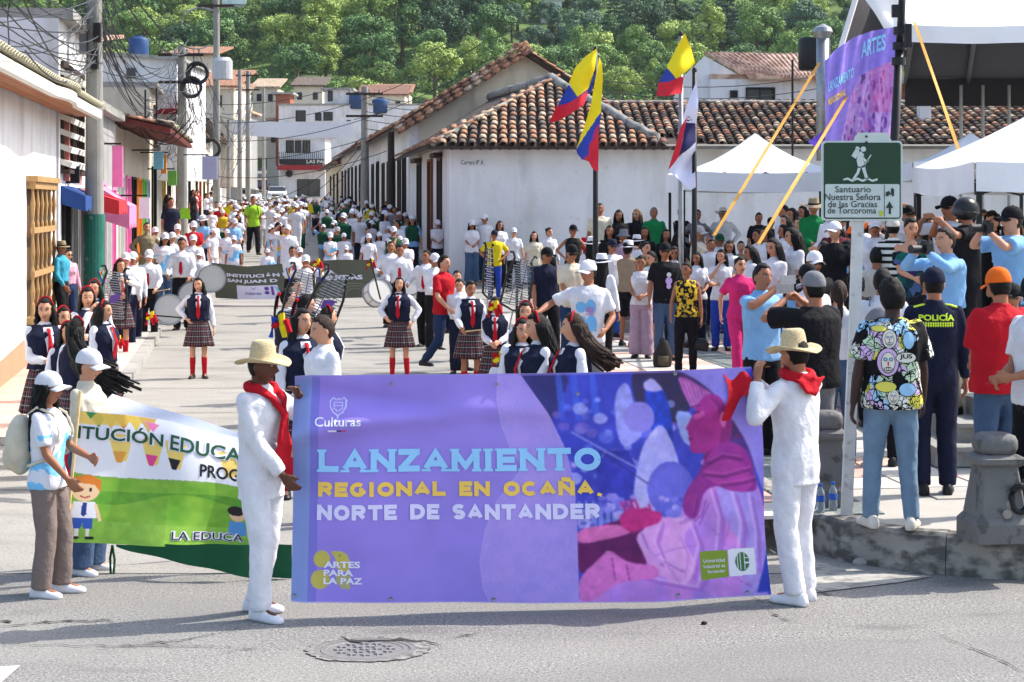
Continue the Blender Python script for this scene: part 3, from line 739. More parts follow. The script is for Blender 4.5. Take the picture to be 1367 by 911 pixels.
tag(put('uphill_street',strip_mesh(lambda Y: facL(Y)+2,lambda Y: facR(Y)-1.2 if Y < 195 else facR(Y)-3,[190,205,215,230,240,262,300],.006,4),asphalt),kind='structure')
# joints between the street slabs: thin dark recess strips cast in the surface
jc = mat('pale_joint',(112,110,106),.9,.3,5,.3)
jm = mat('tar_joint',(58,56,54),.9,.2,20,.3)
mb = MB()
def road_strip(mb,pts,w_,dz):
    for a,b_ in zip(pts[:-1],pts[1:]):
        a,b_ = V((*a,0)),V((*b_,0)); d = (b_-a).normalized(); n_ = V((-d.y,d.x,0))*w_/2
        q = [a-n_,b_-n_,b_+n_,a+n_]; mb.add([(p.x,p.y,prof(p.y)+dz) for p in q],[(0,1,2,3)])
for Y in np.arange(17,60,3.1): road_strip(mb,[(facL(Y)+.4,Y),(facL(Y)+4,Y+R_.uniform(-.03,.03)),(min(.2,facR(Y)+1.2),Y)],.03,.010)
for off in (4.2,): road_strip(mb,[(facL(Y)+off,Y) for Y in (24,28,34,40,48,60,80,120)],.010,.0095)
tag(put('slab_joints',mb,jc),kind='structure')
def crack(pts,w_=.018,seed=1,z=.009,n=14):
    r = random.Random(seed); P = []
    for a,b_ in zip(pts[:-1],pts[1:]):
        k = max(3,int(math.dist(a,b_)/.045))
        for i in range(k): t = i/k; P.append((a[0]+(b_[0]-a[0])*t+r.uniform(-.012,.012),a[1]+(b_[1]-a[1])*t+r.uniform(-.028,.028)))
    P.append(pts[-1]); mb = MB(); L_,R2_ = [],[]
    for i,p in enumerate(P):
        ww = w_*r.uniform(.25,1.1)*math.sin(PI*min(1,.08+i/len(P)*1.0)); L_.append((p[0],p[1]-ww,prof(p[1])+z)); R2_.append((p[0]+.002,p[1]+ww,prof(p[1])+z))
    m_ = len(P); mb.add(L_+R2_,[(i,i+1,m_+i+1,m_+i) for i in range(m_-1)]); return mb
def g2(px,py,z=0):     # point of the flat ground seen at a pixel
    Y = FPX*(HC-z)/(py-HY); return ((px-CX)*Y/FPX,Y)
ck = MB()
for i,(pts,w_) in enumerate([([(0,838),(60,832),(140,830),(165,838)],.02),([(130,868),(250,855),(330,838),(380,832)],.012),([(0,862),(190,864),(405,868)],.008),([(456,852),(470,858),(520,856),(575,858),(590,868)],.035),
        ([(590,856),(620,850),(640,846)],.012),([(1025,815),(1040,826),(1062,832)],.02),([(1285,862),(1330,880),(1367,900)],.022),([(1250,846),(1285,862)],.01),([(1090,790),(1110,796)],.03),([(990,790),(1030,812)],.012),([(300,872),(342,866)],.008),([(0,830),(15,832)],.03)]):
    m_ = crack([g2(*p) for p in pts],w_,i); ck.add(m_.v,m_.f)
tag(put('asphalt_cracks',ck,jm),kind='structure')
# cement patch along the kerb and the corner of a painted arrow
mb = MB(); P = [g2(*p) for p in [(1062,760),(1085,752),(1130,757),(1180,764),(1245,771),(1200,779),(1110,790),(1070,795)]]
tag(put('cement_patch',MB().add([(x,y,.008) for x,y in P],[tuple(range(len(P)))]),add_layer(mat('pale_cement',(170,166,157),.9,.25,5,.5,40),(120,118,112),7,(.48,.6),None,.8)),kind='structure')
P = [g2(*p) for p in [(-14,892),(27,890),(2,912),(-30,925)]]
tag(put('painted_road_mark',MB().add([(x,y,.006) for x,y in P],[tuple(range(len(P)))]),mat('worn_white_paint',(206,206,202),.8,.25,14,.3,80)),kind='structure')
# manhole
mx,my = g2(487,868)
mh = empty('manhole_cover',(mx,my,-.004),.1,'round iron manhole cover with raised stars set in the asphalt','manhole')
iron_w = mat('worn_cast_iron',(138,135,131),.55,.2,16,.3,metal=.3)
put('frame_ring',MB().lathe([(.30,-.02),(.30,.013),(.355,.013),(.36,-.02)],n=48),iron_w,mh,loc=(0,0,0))
put('lid',MB().lathe([(.294,-.02),(.292,.012),(.255,.012),(.253,.008),(.001,.008)],n=48,close=False),iron_w,mh)
for i in range(19):
    r,a = (0,0) if i == 0 else ((.085,i*PI/3) if i < 7 else (.175,i*PI/6))
    mb = MB(); pl = [(.034*(1 if k % 2 else .42)*math.cos(k*PI/5),.034*(1 if k % 2 else .42)*math.sin(k*PI/5)) for k in range(10)]
    mb.prism(pl,.0,.012); put('raised_star',mb,mat('polished_iron',(150,147,148),.4,.15,16,.2,metal=.2),mh,loc=(r*math.cos(a),r*math.sin(a),.008))
rq = random.Random(5); mb = MB(); NN = 60; ro_ = [.385+.05*max(0,math.cos(i*2*PI/NN-.3))+rq.uniform(-.02,.02) for i in range(NN)]
mb.add([(mx+.30*math.cos(i*2*PI/NN),my+.28*math.sin(i*2*PI/NN),.007) for i in range(NN)]+[(mx+ro_[i]*.88*math.cos(i*2*PI/NN),my+ro_[i]*.8*math.sin(i*2*PI/NN),.007) for i in range(NN)],[(i,(i+1) % NN,NN+(i+1) % NN,NN+i) for i in range(NN)])
tag(put('broken_asphalt_rim',mb,add_layer(mat('cement_rim',(140,138,134),.95,.3,14,.6,40),(80,78,74),18,(.5,.6),None,.8)),kind='structure')

mh.scale = (.88,.80,.7)
# ---- plaza: raised paving with kerb
PZ = .29
edge = [(-1.35,46.9),(-.6,40),(.15,33),(.85,27),(1.35,22),(1.8,17.5),(2.05,15.2),(2.2,14.2),(2.42,13.65),(2.8,13.28),(3.3,13.05),(4.4,12.75),(6.5,12.3),(10,11.6),(16,10.5)]
def inset(pl,d):
    out = []
    for i,p in enumerate(pl):
        a = V((*pl[max(i-1,0)],0)); b_ = V((*pl[min(i+1,len(pl)-1)],0)); t = (b_-a).normalized(); out.append((p[0]-t.y*d,p[1]+t.x*d))
    return out
ein = inset(edge,.16)
kerb = empty('kerb',(0,0,0)); tag(kerb,kind='structure')
kst = mat('kerb_concrete',(150,147,140),.92,.2,3,.3,34); add_layer(kst,(46,45,43),5,(.42,.56),(1,1,1.8),.75); add_layer(kst,(176,172,160),5,(.6,.7),None,.5)
def pz(x,y): return PZ if y < 36 else PZ+(prof(y)+.02-PZ)*max(0,min(1,(y-38)/9)) if prof(y) > .2 else PZ
def subdiv(pl,L):
    out = [pl[0]]
    for a,b_ in zip(pl[:-1],pl[1:]):
        n = max(1,round(math.dist(a,b_)/L)); out += [(a[0]+(b_[0]-a[0])*i/n,a[1]+(b_[1]-a[1])*i/n) for i in range(1,n+1)]
    return out
e2 = subdiv(edge,.35); i2 = inset(e2,.16)
tot = 0; start = 0
for k in range(1,len(e2)):
    tot += math.dist(e2[k-1],e2[k])
    if tot > 1.35 or k == len(e2)-1:
        mb = MB(); ring = []
        for j in range(start,k+1):
            a,b_ = V((*e2[j],0)),V((*i2[j],0)); t = .006
            if j == start: a = a.lerp(V((*e2[j+1],0)),.02); b_ = b_.lerp(V((*i2[j+1],0)),.02)
            o = (a-b_).normalized(); z0,z1 = prof(a.y)-.05,pz(a.x,a.y)+R_.uniform(-.004,.004)
            ring.append([V((a.x,a.y,z0))+o*.03,V((a.x,a.y,(z0+z1)/2))+o*.02,V((a.x,a.y,z1-.025)),V((a.x,a.y,z1))-o*.025,V((b_.x,b_.y,z1)),V((b_.x,b_.y,z0))])
        mb.loft(ring); put('kerb_stone',mb,kst,kerb); start = k; tot = 0
pave = mat('plaza_concrete',(170,166,158),.9,.12,1.5,.3,60); add_layer(pave,(140,136,128),1.1,(.5,.72),None,.55)
mb = MB(); P = i2+[(30,10),(30,62),(i2[0][0],50)]; 
mb.v = [(x,y,pz(x,y)-.012) for x,y in P]; mb.f = [tuple(range(len(P)))]; mb.m = [0]
bm = bmesh.new(); me = mb.mesh('plaza_paving'); bm.from_mesh(me); bmesh.ops.triangulate(bm,faces=bm.faces); bm.to_mesh(me); bm.free()
plaza = tag(put('plaza_paving',me,pave),kind='structure')
pink_t = [mat('pink_paving_%d' % i,c,.85,.15,4,.3,50) for i,c in enumerate(((206,172,156),(214,186,172),(196,160,146),(208,200,190)))]
bone = [mat('pale_paving_%d' % i,c,.85,.15,4,.3,50) for i,c in enumerate(((178,174,166),(164,161,154),(186,182,175)))]
mosaic = mat('pebble_mosaic',(120,128,126),.8,.4,26,.5,60)
tm = MB().hexa([(-.29,-.29,-.02),(.29,-.29,-.02),(.29,.29,-.02),(-.29,.29,-.02),(-.285,-.285,.006),(.285,-.285,.006),(.285,.285,.006),(-.285,.285,.006)]).mesh('paving_tile'); fixn(tm)
cnt = 0
for jy in range(70):
    for ix in range(-3,12):
        ang = -.133; lx,ly = 1.3+ix*.6,13.6+jy*.6
        x = lx-.133*(ly-20)-.2; y = ly+.08*ix
        ex = np.interp(y,[p[1] for p in reversed(i2[:40])],[p[0] for p in reversed(i2[:40])])
        if x < ex+.33 or y < 13.9 or y > 33.5 or cnt > 296: continue
        if y < 15 and (x > 2.9+.0): continue
        if x > 3.6 and y > 16.2: continue
        ml = mosaic if (ix % 4 == 1) else (pink_t[(ix*7+jy*3) % 4] if ix % 4 in (0,2) or jy % 5 == 0 else bone[(ix+jy*2) % 3])
        link('paving_tile',tm,ml,plaza,loc=(x,y,PZ-.008+R_.uniform(-.0015,.0015)),rot=(0,0,.133),shared=True); cnt += 1
# raised terraces with steps (stone risers)
stone = mat('step_stone',(150,148,142),.9,.2,3,.4,40); add_layer(stone,(82,80,76),3,(.5,.7),None,.6)
st = empty('terrace_steps',(0,0,0),label='grey stone steps rising from the plaza behind the police officer',cat='steps')
for k in range(3):
    x0 = 3.72+k*.28; y0 = 16.5+k*.34; z0 = PZ+k*.17
    x = x0
    while x < 13:
        L = 1.15; mb = MB(); mb.box((x+L/2,y0+.2,z0+.085),(L-.012,.42,.17)); mb.box((x+L/2,y0+.18,z0+.155),(L-.008,.46,.035)); put('step_stone',mb,stone,st); x += L
    y = y0+.42
    while y < 30:
        L = 1.6; mb = MB(); mb.box((x0+.2,y+L/2,z0+.085),(.42,L-.012,.17)); put('step_stone',mb,stone,st); y += L
mb = MB(); mb.box((9.4,24.2,.46),(9.9,13.2,.68)); put('terrace_fill',mb,pave,st)
st2 = empty('upper_terrace',(0,0,0),label='low stepped terrace in front of the long white wall',cat='terrace')
for k in range(3):
    x = 1.3+k*.1
    while x < 14:
        mb = MB(); mb.box((x+.75,33.3+k*.5+.3,PZ+.1+k*.2),(1.49,.62,.2)); put('step_stone',mb,stone,st2); x += 1.5
mb = MB(); mb.box((9,42.7,.57),(15.2,15.4,.66)); put('terrace_fill',mb,pave,st2)

# ---- roofs of barrel tiles
def tile_mesh(L=.42,r0=.105,r1=.085):
    mb = MB(); n = 5; ro = []
    for v,r in ((0,r0),(L,r1)):
        ro.append([V((r*math.cos(PI*i/n),v,r*.75*math.sin(PI*i/n)+(.02 if v == 0 else 0))) for i in range(n+1)]+[V(((r-.018)*math.cos(PI*i/n),v,(r-.018)*.75*math.sin(PI*i/n)+(.02 if v == 0 else 0))) for i in range(n,-1,-1)])
    mb.loft(ro); return mb
TILE = fixn(tile_mesh().mesh('roof_tile',True))
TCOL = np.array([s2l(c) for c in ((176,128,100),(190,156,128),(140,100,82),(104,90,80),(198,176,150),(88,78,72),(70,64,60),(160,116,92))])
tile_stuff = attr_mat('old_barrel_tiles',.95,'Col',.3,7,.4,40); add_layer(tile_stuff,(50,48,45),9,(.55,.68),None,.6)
tile_warm = attr_mat('warm_clay_tiles',.95,'Col',.25,7,.4,40)  # warm clay tiles, their own hue set per tile
def tiled_slope(parent,o,u,v,inside,U,L,pitch=.24,step=.34,nmax=0,stuff=tile_stuff,warm=False,seed=1):
    """o eave corner, u along eave, v up-slope; inside(a,b) tells whether a tile stands there"""
    o,u,v = V(o),V(u).normalized(),V(v).normalized(); n_ = u.cross(v).normalized()
    if n_.z < 0: n_ = -n_
    r = random.Random(seed); Rm = Matrix((u,v,n_)).transposed()
    if Rm.determinant() < 0: Rm = Matrix((-u,v,n_)).transposed()
    big = MB(); cols = []; nb = 0
    a = pitch/2
    while a < U:
        b_ = 0
        while b_ < L:
            if inside(a,b_):
                j = V((r.uniform(-.012,.012),0,0)); rz = r.uniform(-.05,.05)
                p = o+u*(a+j.x)+v*b_+n_*.035
                M4 = Matrix.Translation(p) @ (Rm @ Matrix.Rotation(rz,3,'Z')).to_4x4()
                if nb < nmax: link('roof_tile',TILE,tileA[r.randrange(5)],parent,mw=M4,shared=True); nb += 1
                else:
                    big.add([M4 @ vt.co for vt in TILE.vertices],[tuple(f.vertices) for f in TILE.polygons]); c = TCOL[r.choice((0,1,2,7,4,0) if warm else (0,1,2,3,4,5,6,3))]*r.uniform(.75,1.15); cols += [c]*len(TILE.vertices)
            b_ += step
        a += pitch
    if big.v:
        me = big.mesh('roof_tiles',True); setcol(me,np.array(cols)); tag(link('roof_tiles',me,stuff,parent),kind='stuff')
def deck(parent,pts,th=.08,m=None,name='roof_deck'):
    pts = [V(p) for p in pts]; n_ = (pts[1]-pts[0]).cross(pts[2]-pts[0]).normalized(); n_ = -n_ if n_.z > 0 else n_
    return put(name,MB().plate(pts,n_*th),m or mat('roof_underlay',(70,60,54),.9,.3,5),parent)

# ---- walls with real openings
def wall(parent,p0,p1,z0,z1,th,openings,m,name='wall'):
    """openings (s0,s1,za,zb) along p0->p1; the wall's thickness goes to the left of p0->p1"""
    p0,p1 = V((*p0,0)),V((*p1,0)); L = (p1-p0).length; d = (p1-p0)/L; n_ = V((-d.y,d.x,0))
    S = sorted({0,L}|{s for o in openings for s in o[:2]}); Z = sorted({z0,z1}|{z for o in openings for z in o[2:4]}); mb = MB()
    for s0,s1 in zip(S[:-1],S[1:]):
        run = None
        for za,zb in list(zip(Z[:-1],Z[1:]))+[(None,None)]:
            hole = za is None or any(o[0] <= (s0+s1)/2 <= o[1] and o[2] <= (za+zb)/2 <= o[3] for o in openings)
            if hole:
                if run:
                    a,b_ = p0+d*s0,p0+d*s1
                    q = [a,b_,b_+n_*th,a+n_*th]; mb.hexa([(p.x,p.y,run[0]) for p in q]+[(p.x,p.y,run[1]) for p in q])
                run = None
            else: run = (run[0],zb) if run else (za,zb)
    return put(name,mb,m,parent)
def on_wall(p0,p1,s,off,z):  # off = outwards from the wall face
    p0,p1 = V((*p0,0)),V((*p1,0)); d = (p1-p0).normalized(); n_ = V((-d.y,d.x,0)); p = p0+d*s-n_*off; return V((p.x,p.y,z))
def wrot(p0,p1): d = V((*p1,0))-V((*p0,0)); return math.atan2(d.y,d.x)
def window(parent,p0,p1,s0,s1,za,zb,fm,gm=None,bars=2,deep=.12,grille=False,sill=True):
    rz = wrot(p0,p1); c = on_wall(p0,p1,(s0+s1)/2,0,za); w_,h_ = s1-s0,zb-za
    mb = MB(); f = .07
    for sx in (-1,1): mb.box((sx*(w_/2-f/2+.02),.0,h_/2),(f,.12,h_+.06))
    for z in (0,h_): mb.box((0,0,z),(w_-f*1.5,.11,f))
    fr = put('window',mb,fm,parent,loc=c,rot=rz)
    put('pane',MB().box((0,deep,h_/2),(w_,.02,h_)),gm or glass_dk,fr)
    for i in range(bars):
        x = -w_/2+w_*(i+1)/(bars+1); put('bar',MB().box((x,-.02 if grille else .03,h_/2),(.035,.035,h_-.05)),fm,fr)
    if sill: put('sill',MB().box((0,-.09,-.06),(w_+.16,.16,.07)),fm,fr)
    return fr
def door(parent,p0,p1,s0,s1,za,zb,m,name='door',deep=.14):
    rz = wrot(p0,p1); c = on_wall(p0,p1,(s0+s1)/2,0,za); w_,h_ = s1-s0,zb-za
    mb = MB(); mb.box((0,deep,h_/2),(w_,.05,h_))
    for i in (-1,1):
        for k in (.27,.72): mb.box((i*w_/4,deep-.035,h_*k),(w_*.36,.03,h_*.36))
    o = put(name,mb,m,parent,loc=c,rot=rz)
    mb = MB()
    for sx in (-1,1): mb.box((sx*(w_/2+.03),-.01,h_/2),(.07,.1,h_+.07))
    mb.box((0,-.01,h_+.03),(w_,.1,.07)); put('door_frame',mb,m,o); put('handle',MB().ell((w_*.12,deep-.06,h_*.47),(.02,.03,.02),8,6),steel,o)
    return o

# ---- the corner house (white, tiled, right of the street)
ch = empty('corner_house',(0,0,0),label='long white one-storey corner house with old barrel tile roof behind the plaza crowd',cat='house')
A = (-1.57,47.0); Bc = (facR(59.7),59.7)
wall(ch,A,(22,47.0),.2,4.02,.35,[],white_wall)
sw = [(1.9,2.9,1.95,3.75),(4.6,5.8,.75,3.75),(8.3,9.5,1.95,3.75)]
L_ = math.dist(A,Bc); P0,P1 = Bc,(A[0]-.001,A[1])
wall(ch,P0,P1,.4,4.02,.35,[(L_-b,L_-a,c,d) for a,b,c,d in sw],white_wall)
for a,b,c,d in (sw[0],sw[2]):
    fr = window(ch,P0,P1,L_-b,L_-a,c,d,wood_dk,bars=3,grille=True)
    put('lintel',MB().box((0,-.12,d-c+.1),(b-a+.3,.22,.12)),wood_dk,fr); put('bracket',MB().box((0,-.12,-.2),(b-a,.18,.16)).box((0,-.1,-.4),(.5,.12,.3)),wood_dk,fr)
a,b,c,d = sw[1]; door(ch,P0,P1,L_-b,L_-a,c,d,wood_br)
mb = MB(); mb.box((-1.72-.17,46.9+1.6,.72),(.5,3.6,.35)); put('wall_plinth',mb,concrete,ch)
# street sign on the wall
sg = empty('street_name_plate',(0,0,0),label='small white street name plate near the corner of the white house',cat='sign')
c0 = at(614,212,46.97); c1 = at(648,222,46.97)
put('plate',MB().box(((c0.x+c1.x)/2,46.985,(c0.z+c1.z)/2),(c1.x-c0.x,.02,c0.z-c1.z)),mat('plate_white',(214,214,216),.6,.1,9,.05),sg)
text_on('Carrera 8ª A',lambda x,y: (c0.x+.03+x,46.972,c1.z+.04+y),'lettering',iron,sg,.01,width=.56,height=.11)
# roof of the corner house: hipped wing and a long rear range
EZ = 4.0; e0,e1 = V((-2.1,46.5,EZ)),V((3.9,46.5,EZ)); pk = V((1.05,51.2,5.9))
uf = V((1,0,0)); vf = (V((1.05,51.2,5.9))-V((1.05,46.5,EZ))).normalized(); Lf = (V((1.05,51.2,5.9))-V((1.05,46.5,EZ))).length
rf = empty('roof',(0,0,0)); rf.parent = ch
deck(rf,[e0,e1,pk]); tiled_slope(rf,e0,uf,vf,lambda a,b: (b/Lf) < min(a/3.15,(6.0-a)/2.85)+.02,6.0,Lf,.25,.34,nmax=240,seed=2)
ps = V((facR(60)+2.6,60,5.9)); es = V((facR(60)-.45,60,EZ))
deck(rf,[e0,pk,ps,es]); us = (es-e0).normalized(); vs_ = (pk-e0); vs_ = (vs_-us*vs_.dot(us)).normalized(); Ls = (pk-e0).dot(vs_)
off0 = (pk-e0).dot(us)
tiled_slope(rf,e0,us,vs_,lambda a,b: a > off0*b/Ls-.05,(es-e0).length,Ls,.25,.34,seed=3,stuff=tile_warm,warm=True)
deck(rf,[e1,V((3.9,56,EZ)),V((1.05,60,5.9)),pk])
ridge_m = mat('mortar_ridge',(150,148,142),.95,.25,5,.8,22); add_layer(ridge_m,(70,68,64),4,(.45,.65),None,.7)
def ridge(a,b,r=.13,name='mortar_ridge',sag=0):
    a,b = V(a),V(b); n = 14; put(name,MB().path([a.lerp(b,i/n)+V((R_.uniform(-.02,.02),R_.uniform(-.02,.02),R_.uniform(-.02,.03)-sag*math.sin(PI*i/n))) for i in range(n+1)],r,8),ridge_m,rf,smooth=True)
ridge(e0+V((.12,.0,.06)),pk+V((0,0,.06)),.075); ridge(pk+V((0,0,.1)),e1+V((-.3,.4,.2)),.15); ridge(pk+V((0,0,.1)),ps+V((0,0,.1)))
# rear range
g0,g1 = V((1.9,49.0,4.1)),V((24,49.0,4.1)); h0 = V((1.9,54.6,5.46)); vg = (h0-g0).normalized(); Lg = (h0-g0).length
deck(rf,[g0,g1,g1+(h0-g0),h0]); tiled_slope(rf,g0,(1,0,0),vg,lambda a,b: b > (3.2-a)*.9,15.5,Lg,.25,.34,seed=4)
g2_ = V((1.9,55.0,5.46)); deck(rf,[g2_+V((0,.3,0)),g2_+V((21,.3,0)),g2_+V((21,1.6,.16)),g2_+V((0,1.6,.16))]); tiled_slope(rf,g2_+V((0,.25,0)),(1,0,0),V((0,1,.12)),lambda a,b: True,15,1.1,.25,.34,seed=5)
ridge((1.9,54.7,5.50),(14,54.7,5.52),.08)
deck(rf,[(3.7,46.6,4.02),(22,46.6,4.02),(22,49.2,4.14),(3.7,49.2,4.14)],.08,mat('flat_mortar_roof',(120,116,108),.95,.3,3,.5))
mb = MB(); mb.box((10,54.9,2.8),(20,.2,5.0)); put('inner_wall',mb,grey_wall,ch)
mb = MB(); R2 = 26
for i in range(R2): mb.box((-1.5+i*.24,46.72,3.96),(.06,.42,.07))
tag(put('rafter_ends',mb,wood_dk,ch),kind='stuff')

# ---- gabled neighbour and further houses up the right side
def street_house(Ya,Yb,eave,ridge_z,label,wm,wins,roofwarm=True,inner=6.0,name='street_house',over=.5):
    hs = empty(name,(0,0,0),label=label,cat='house'); z0 = prof(Ya)-.3
    p0,p1 = (facR(Yb),Yb),(facR(Ya),Ya); L = math.dist(p0,p1)
    wall(hs,p0,p1,z0,eave,.3,[(L-b,L-a,c,d) for a,b,c,d,k in wins],wm)
    for a,b,c,d,k in wins:
        if k == 'd': door(hs,p0,p1,L-b,L-a,c,d,wood_dk)
        else: window(hs,p0,p1,L-b,L-a,c,d,wood_dk if k == 'w' else mat('blue_paint',(40,70,130),.6),bars=2,grille=True)
    ed = V((-.133,1,0)).normalized(); inn = V((1,.133,0)).normalized()
    a0 = V((facR(Ya),Ya,0)); b0 = V((facR(Yb),Yb,0))
    # gable wall facing the plaza
    g = [a0+inn*.02+V((0,0,z0)),a0+inn*inner*2+V((0,0,z0)),a0+inn*inner*2+V((0,0,eave)),a0+inn*inner+V((0,0,ridge_z-.12)),a0+inn*.02+V((0,0,eave-.05))]
    put('gable_wall',MB().plate([p+ed*.02 for p in g],ed*.3),cream_wall,hs)
    ev = a0-inn*over-ed*.35+V((0,0,eave-over*(ridge_z-eave)/inner)); rd = a0+inn*inner-ed*.35+V((0,0,ridge_z)); L2 = (b0-a0).length+.4
    rfh = empty('roof',(0,0,0)); rfh.parent = hs
    deck(rfh,[ev,rd,rd+ed*L2,ev+ed*L2],.1,wood_dk); vv = (rd-ev).normalized()
    tiled_slope(rfh,ev,ed,vv,lambda a,b: True,L2,(rd-ev).length,.26,.36,seed=int(Ya),stuff=tile_warm if roofwarm else tile_stuff,warm=True)
    n_r = ed.cross(vv).normalized(); n_r = n_r if n_r.z > 0 else -n_r; Lr = (rd-ev).length; rk = random.Random(int(Ya))
    for k,mix in enumerate((.35,.8,1.4)):      # rows of tiles lapping over the gable edge
        zz_ = (n_r-ed*mix).normalized(); xx_ = vv.cross(zz_).normalized(); Rk = Matrix((xx_,vv,zz_)).transposed(); s_ = 0
        while s_ < Lr: link('verge_tile',TILE,tileA[rk.choice((0,0,1,2,4))],rfh,mw=Matrix.Translation(ev+vv*s_-ed*(.02+.05*k)+n_r*(.07-.13*k)+V((0,0,rk.uniform(-.02,.02)))) @ (Rk @ Matrix.Rotation(rk.uniform(-.12,.12),3,'Z')).to_4x4(),shared=True); s_ += .36
    far = a0+inn*(inner*2+over)-ed*.35+V((0,0,eave-over*(ridge_z-eave)/inner)); deck(rfh,[rd,far,far+ed*L2,rd+ed*L2],.1,wood_dk)
    tiled_slope(rfh,far+ed*L2,-ed,(rd-far).normalized(),lambda a,b: a > L2-1.1,L2,(rd-far).length,.26,.36,seed=int(Ya)+1,stuff=tile_warm,warm=True)
    return hs
gh = street_house(60,84,5.3,7.55,'tall cream gabled house with reddish tile roof beyond the white corner house',white_wall,[(1.2,2.3,1.6,4.1,'d'),(3.4,4.6,1.8,4.1,'w'),(6.2,7.5,1.2,4.1,'d'),(9,10.2,1.8,4.1,'w'),(12,13.2,1.8,4.1,'w'),(15.5,16.8,1.3,4.2,'d'),(19,20.2,2.0,4.2,'w')],inner=3.6)
street_house(84.2,112,5.4,7.0,'white house with tall barred windows, second beyond the gabled cream house',white_wall,[(1.5,3.2,3.3,4.8,'b'),(5,6.3,1.9,4.4,'w'),(9,10.3,1.9,4.4,'w'),(13,14.3,1.9,4.4,'w'),(17,18.4,1.7,4.4,'d'),(21,22.4,2,4.4,'w'),(25,26.4,2,4.4,'w')],inner=3.0)
street_house(112.2,140,5.2,6.6,'low cream house with a lantern, farthest on the right of the street',cream_wall,[(4,5.5,2.2,4.4,'w'),(10,11.5,2.2,4.4,'d'),(16,17.5,2.2,4.4,'w')],inner=3.2)

# ---- left row of houses
def lp(Y,off=0): n_ = V((1,.133,0)).normalized(); return (facL(Y)+n_.x*off,Y+n_.y*off)
edl = V((-.133,1,0)).normalized(); inl = V((-1,-.133,0)).normalized()
lh = empty('left_house',(0,0,0),label='near white house on the left with orange plinth, ochre wooden window and wavy eaves',cat='house')
p0,p1 = lp(16),lp(33.0)
wY = lambda Y: (Y-16)/math.cos(math.atan(.133))
wall(lh,p0,p1,-.2,4.3,.35,[(wY(28.85),wY(31.9),.78,2.95)],white_wall)
# orange plinth and green sill course
orange = mat('orange_plinth_paint',(202,132,104),.85,.12,2,.2,30); add_layer(orange,(170,110,84),2,(.55,.75),None,.5); greenc = mat('pale_green_course',(170,190,178),.85,.12,3,.2)
def course(m,name,o0,o1,zf0,zf1,Ys=(20,24,27,30,33)):
    mb = MB(); rings = []
    for Y in Ys:
        a,b = lp(Y,o0),lp(Y,o1); rings.append([V((*a,zf0(Y))),V((*b,zf0(Y))),V((*b,zf1(Y))),V((*a,zf1(Y)))])
    mb.loft(rings); return put(name,mb,m,lh)
def sideL(Y): return float(np.interp(Y,(20,24,26,33,40,60,178,200),(.10,.10,.10,.22,.45,1.12,2.9,4)))
PLZ = lambda Y: .50+(Y-26)*.042
course(orange,'plinth',0,.06,lambda Y: -.1,lambda Y: PLZ(Y)); course(greenc,'sill_course',-.0,.10,lambda Y: PLZ(Y),lambda Y: PLZ(Y)+.09)
# bay window with turned balusters
wf = empty('window',(0,0,0)); wf.parent = lh
c = on_wall(p0,p1,(wY(28.85)+wY(31.9))/2,0,.78); rz = wrot(p0,p1); Lw = wY(31.9)-wY(28.85)
W4 = Matrix.Translation(c) @ Matrix.Rotation(rz,4,'Z')
put('shutter',MB().box((0,.12,1.08),(Lw,.05,2.17)),mat('dark_brown_shutter',(84,62,42),.7,.3,8,.3,30,stretch=(1,1,.15)),wf,mw=W4)  # shutter in a darker brown wood than the ochre frame
for nm_,c_,d_ in (('cornice',(0,-.08,2.2),(Lw+.12,.20,.09)),('frieze',(0,-.06,2.1),(Lw+.04,.16,.11)),('sill',(0,-.07,0),(Lw+.04,.18,.10)),('corbel',(0,-.06,-.14),(Lw-.2,.14,.18)),('lower_corbel',(0,-.04,-.3),(Lw-.6,.09,.16))): put(nm_,MB().box(c_,d_),wood_or,wf,mw=W4)
for z in (.72,1.4): put('rail',MB().box((0,-.09,z),(Lw,.06,.09)),wood_or,wf,mw=W4)
for i in range(6):
    x = -Lw/2+.06+(Lw-.12)*i/5
    put('baluster',MB().lathe([(.035,.06),(.035,.25),(.02,.3),(.042,.45),(.02,.62),(.036,.7),(.036,.78),(.02,.85),(.042,1.05),(.02,1.3),(.036,1.4),(.036,1.5),(.02,1.56),(.042,1.8),(.02,2),(.036,2.05)],n=8),wood_or,wf,mw=W4 @ Matrix.Translation((x,-.085,0)))
# wavy eaves: soffit boards, white fascia with dentils, lichen covered tile ends
ef = empty('roof',(0,0,0)); ef.parent = lh
Ze = lambda Y: 4.16+.0*(Y-26)
mb = MB()
for i in range(3):
    o0 = .04+i*.195; a,b = lp(16,o0),lp(34.2,o0); a2,b2 = lp(16,o0+.18),lp(34.2,o0+.18)
    put('soffit_board',MB().hexa([(*a,4.2-i*.012),(*a2,4.19-i*.012),(*b2,4.19-i*.012),(*b,4.2-i*.012),(*a,4.23),(*a2,4.23),(*b2,4.23),(*b,4.23)]),soffit_m,ef)
fas = mat('white_fascia',(214,212,204),.9,.12,4,.3); rings = []
for i in range(90):
    Y = 16+18.3*i/89; wv = .10*max(0,math.cos((Y-28.3)*1.05))*(1 if 26 < Y < 30.5 else 0); a,b = lp(Y,.60+wv),lp(Y,.67+wv); rings.append([V((*a,4.13)),V((*b,4.15)),V((*b,4.30)),V((*a,4.30))])
put('fascia',MB().loft(rings),fas,ef)
for i in range(150):
    Y = 16+18.1*i/149; wv = .10*max(0,math.cos((Y-28.3)*1.05))*(1 if 26 < Y < 30.5 else 0); a = lp(Y,.70+wv)
    put('tile_end',TILE,lichen_edge,ef,mw=Matrix.Translation((a[0],a[1],4.31+.02*(i % 2))) @ Matrix.Rotation(PI/2+.133,4,'Z') @ Matrix.Rotation(.32,4,'X'),shared=True)
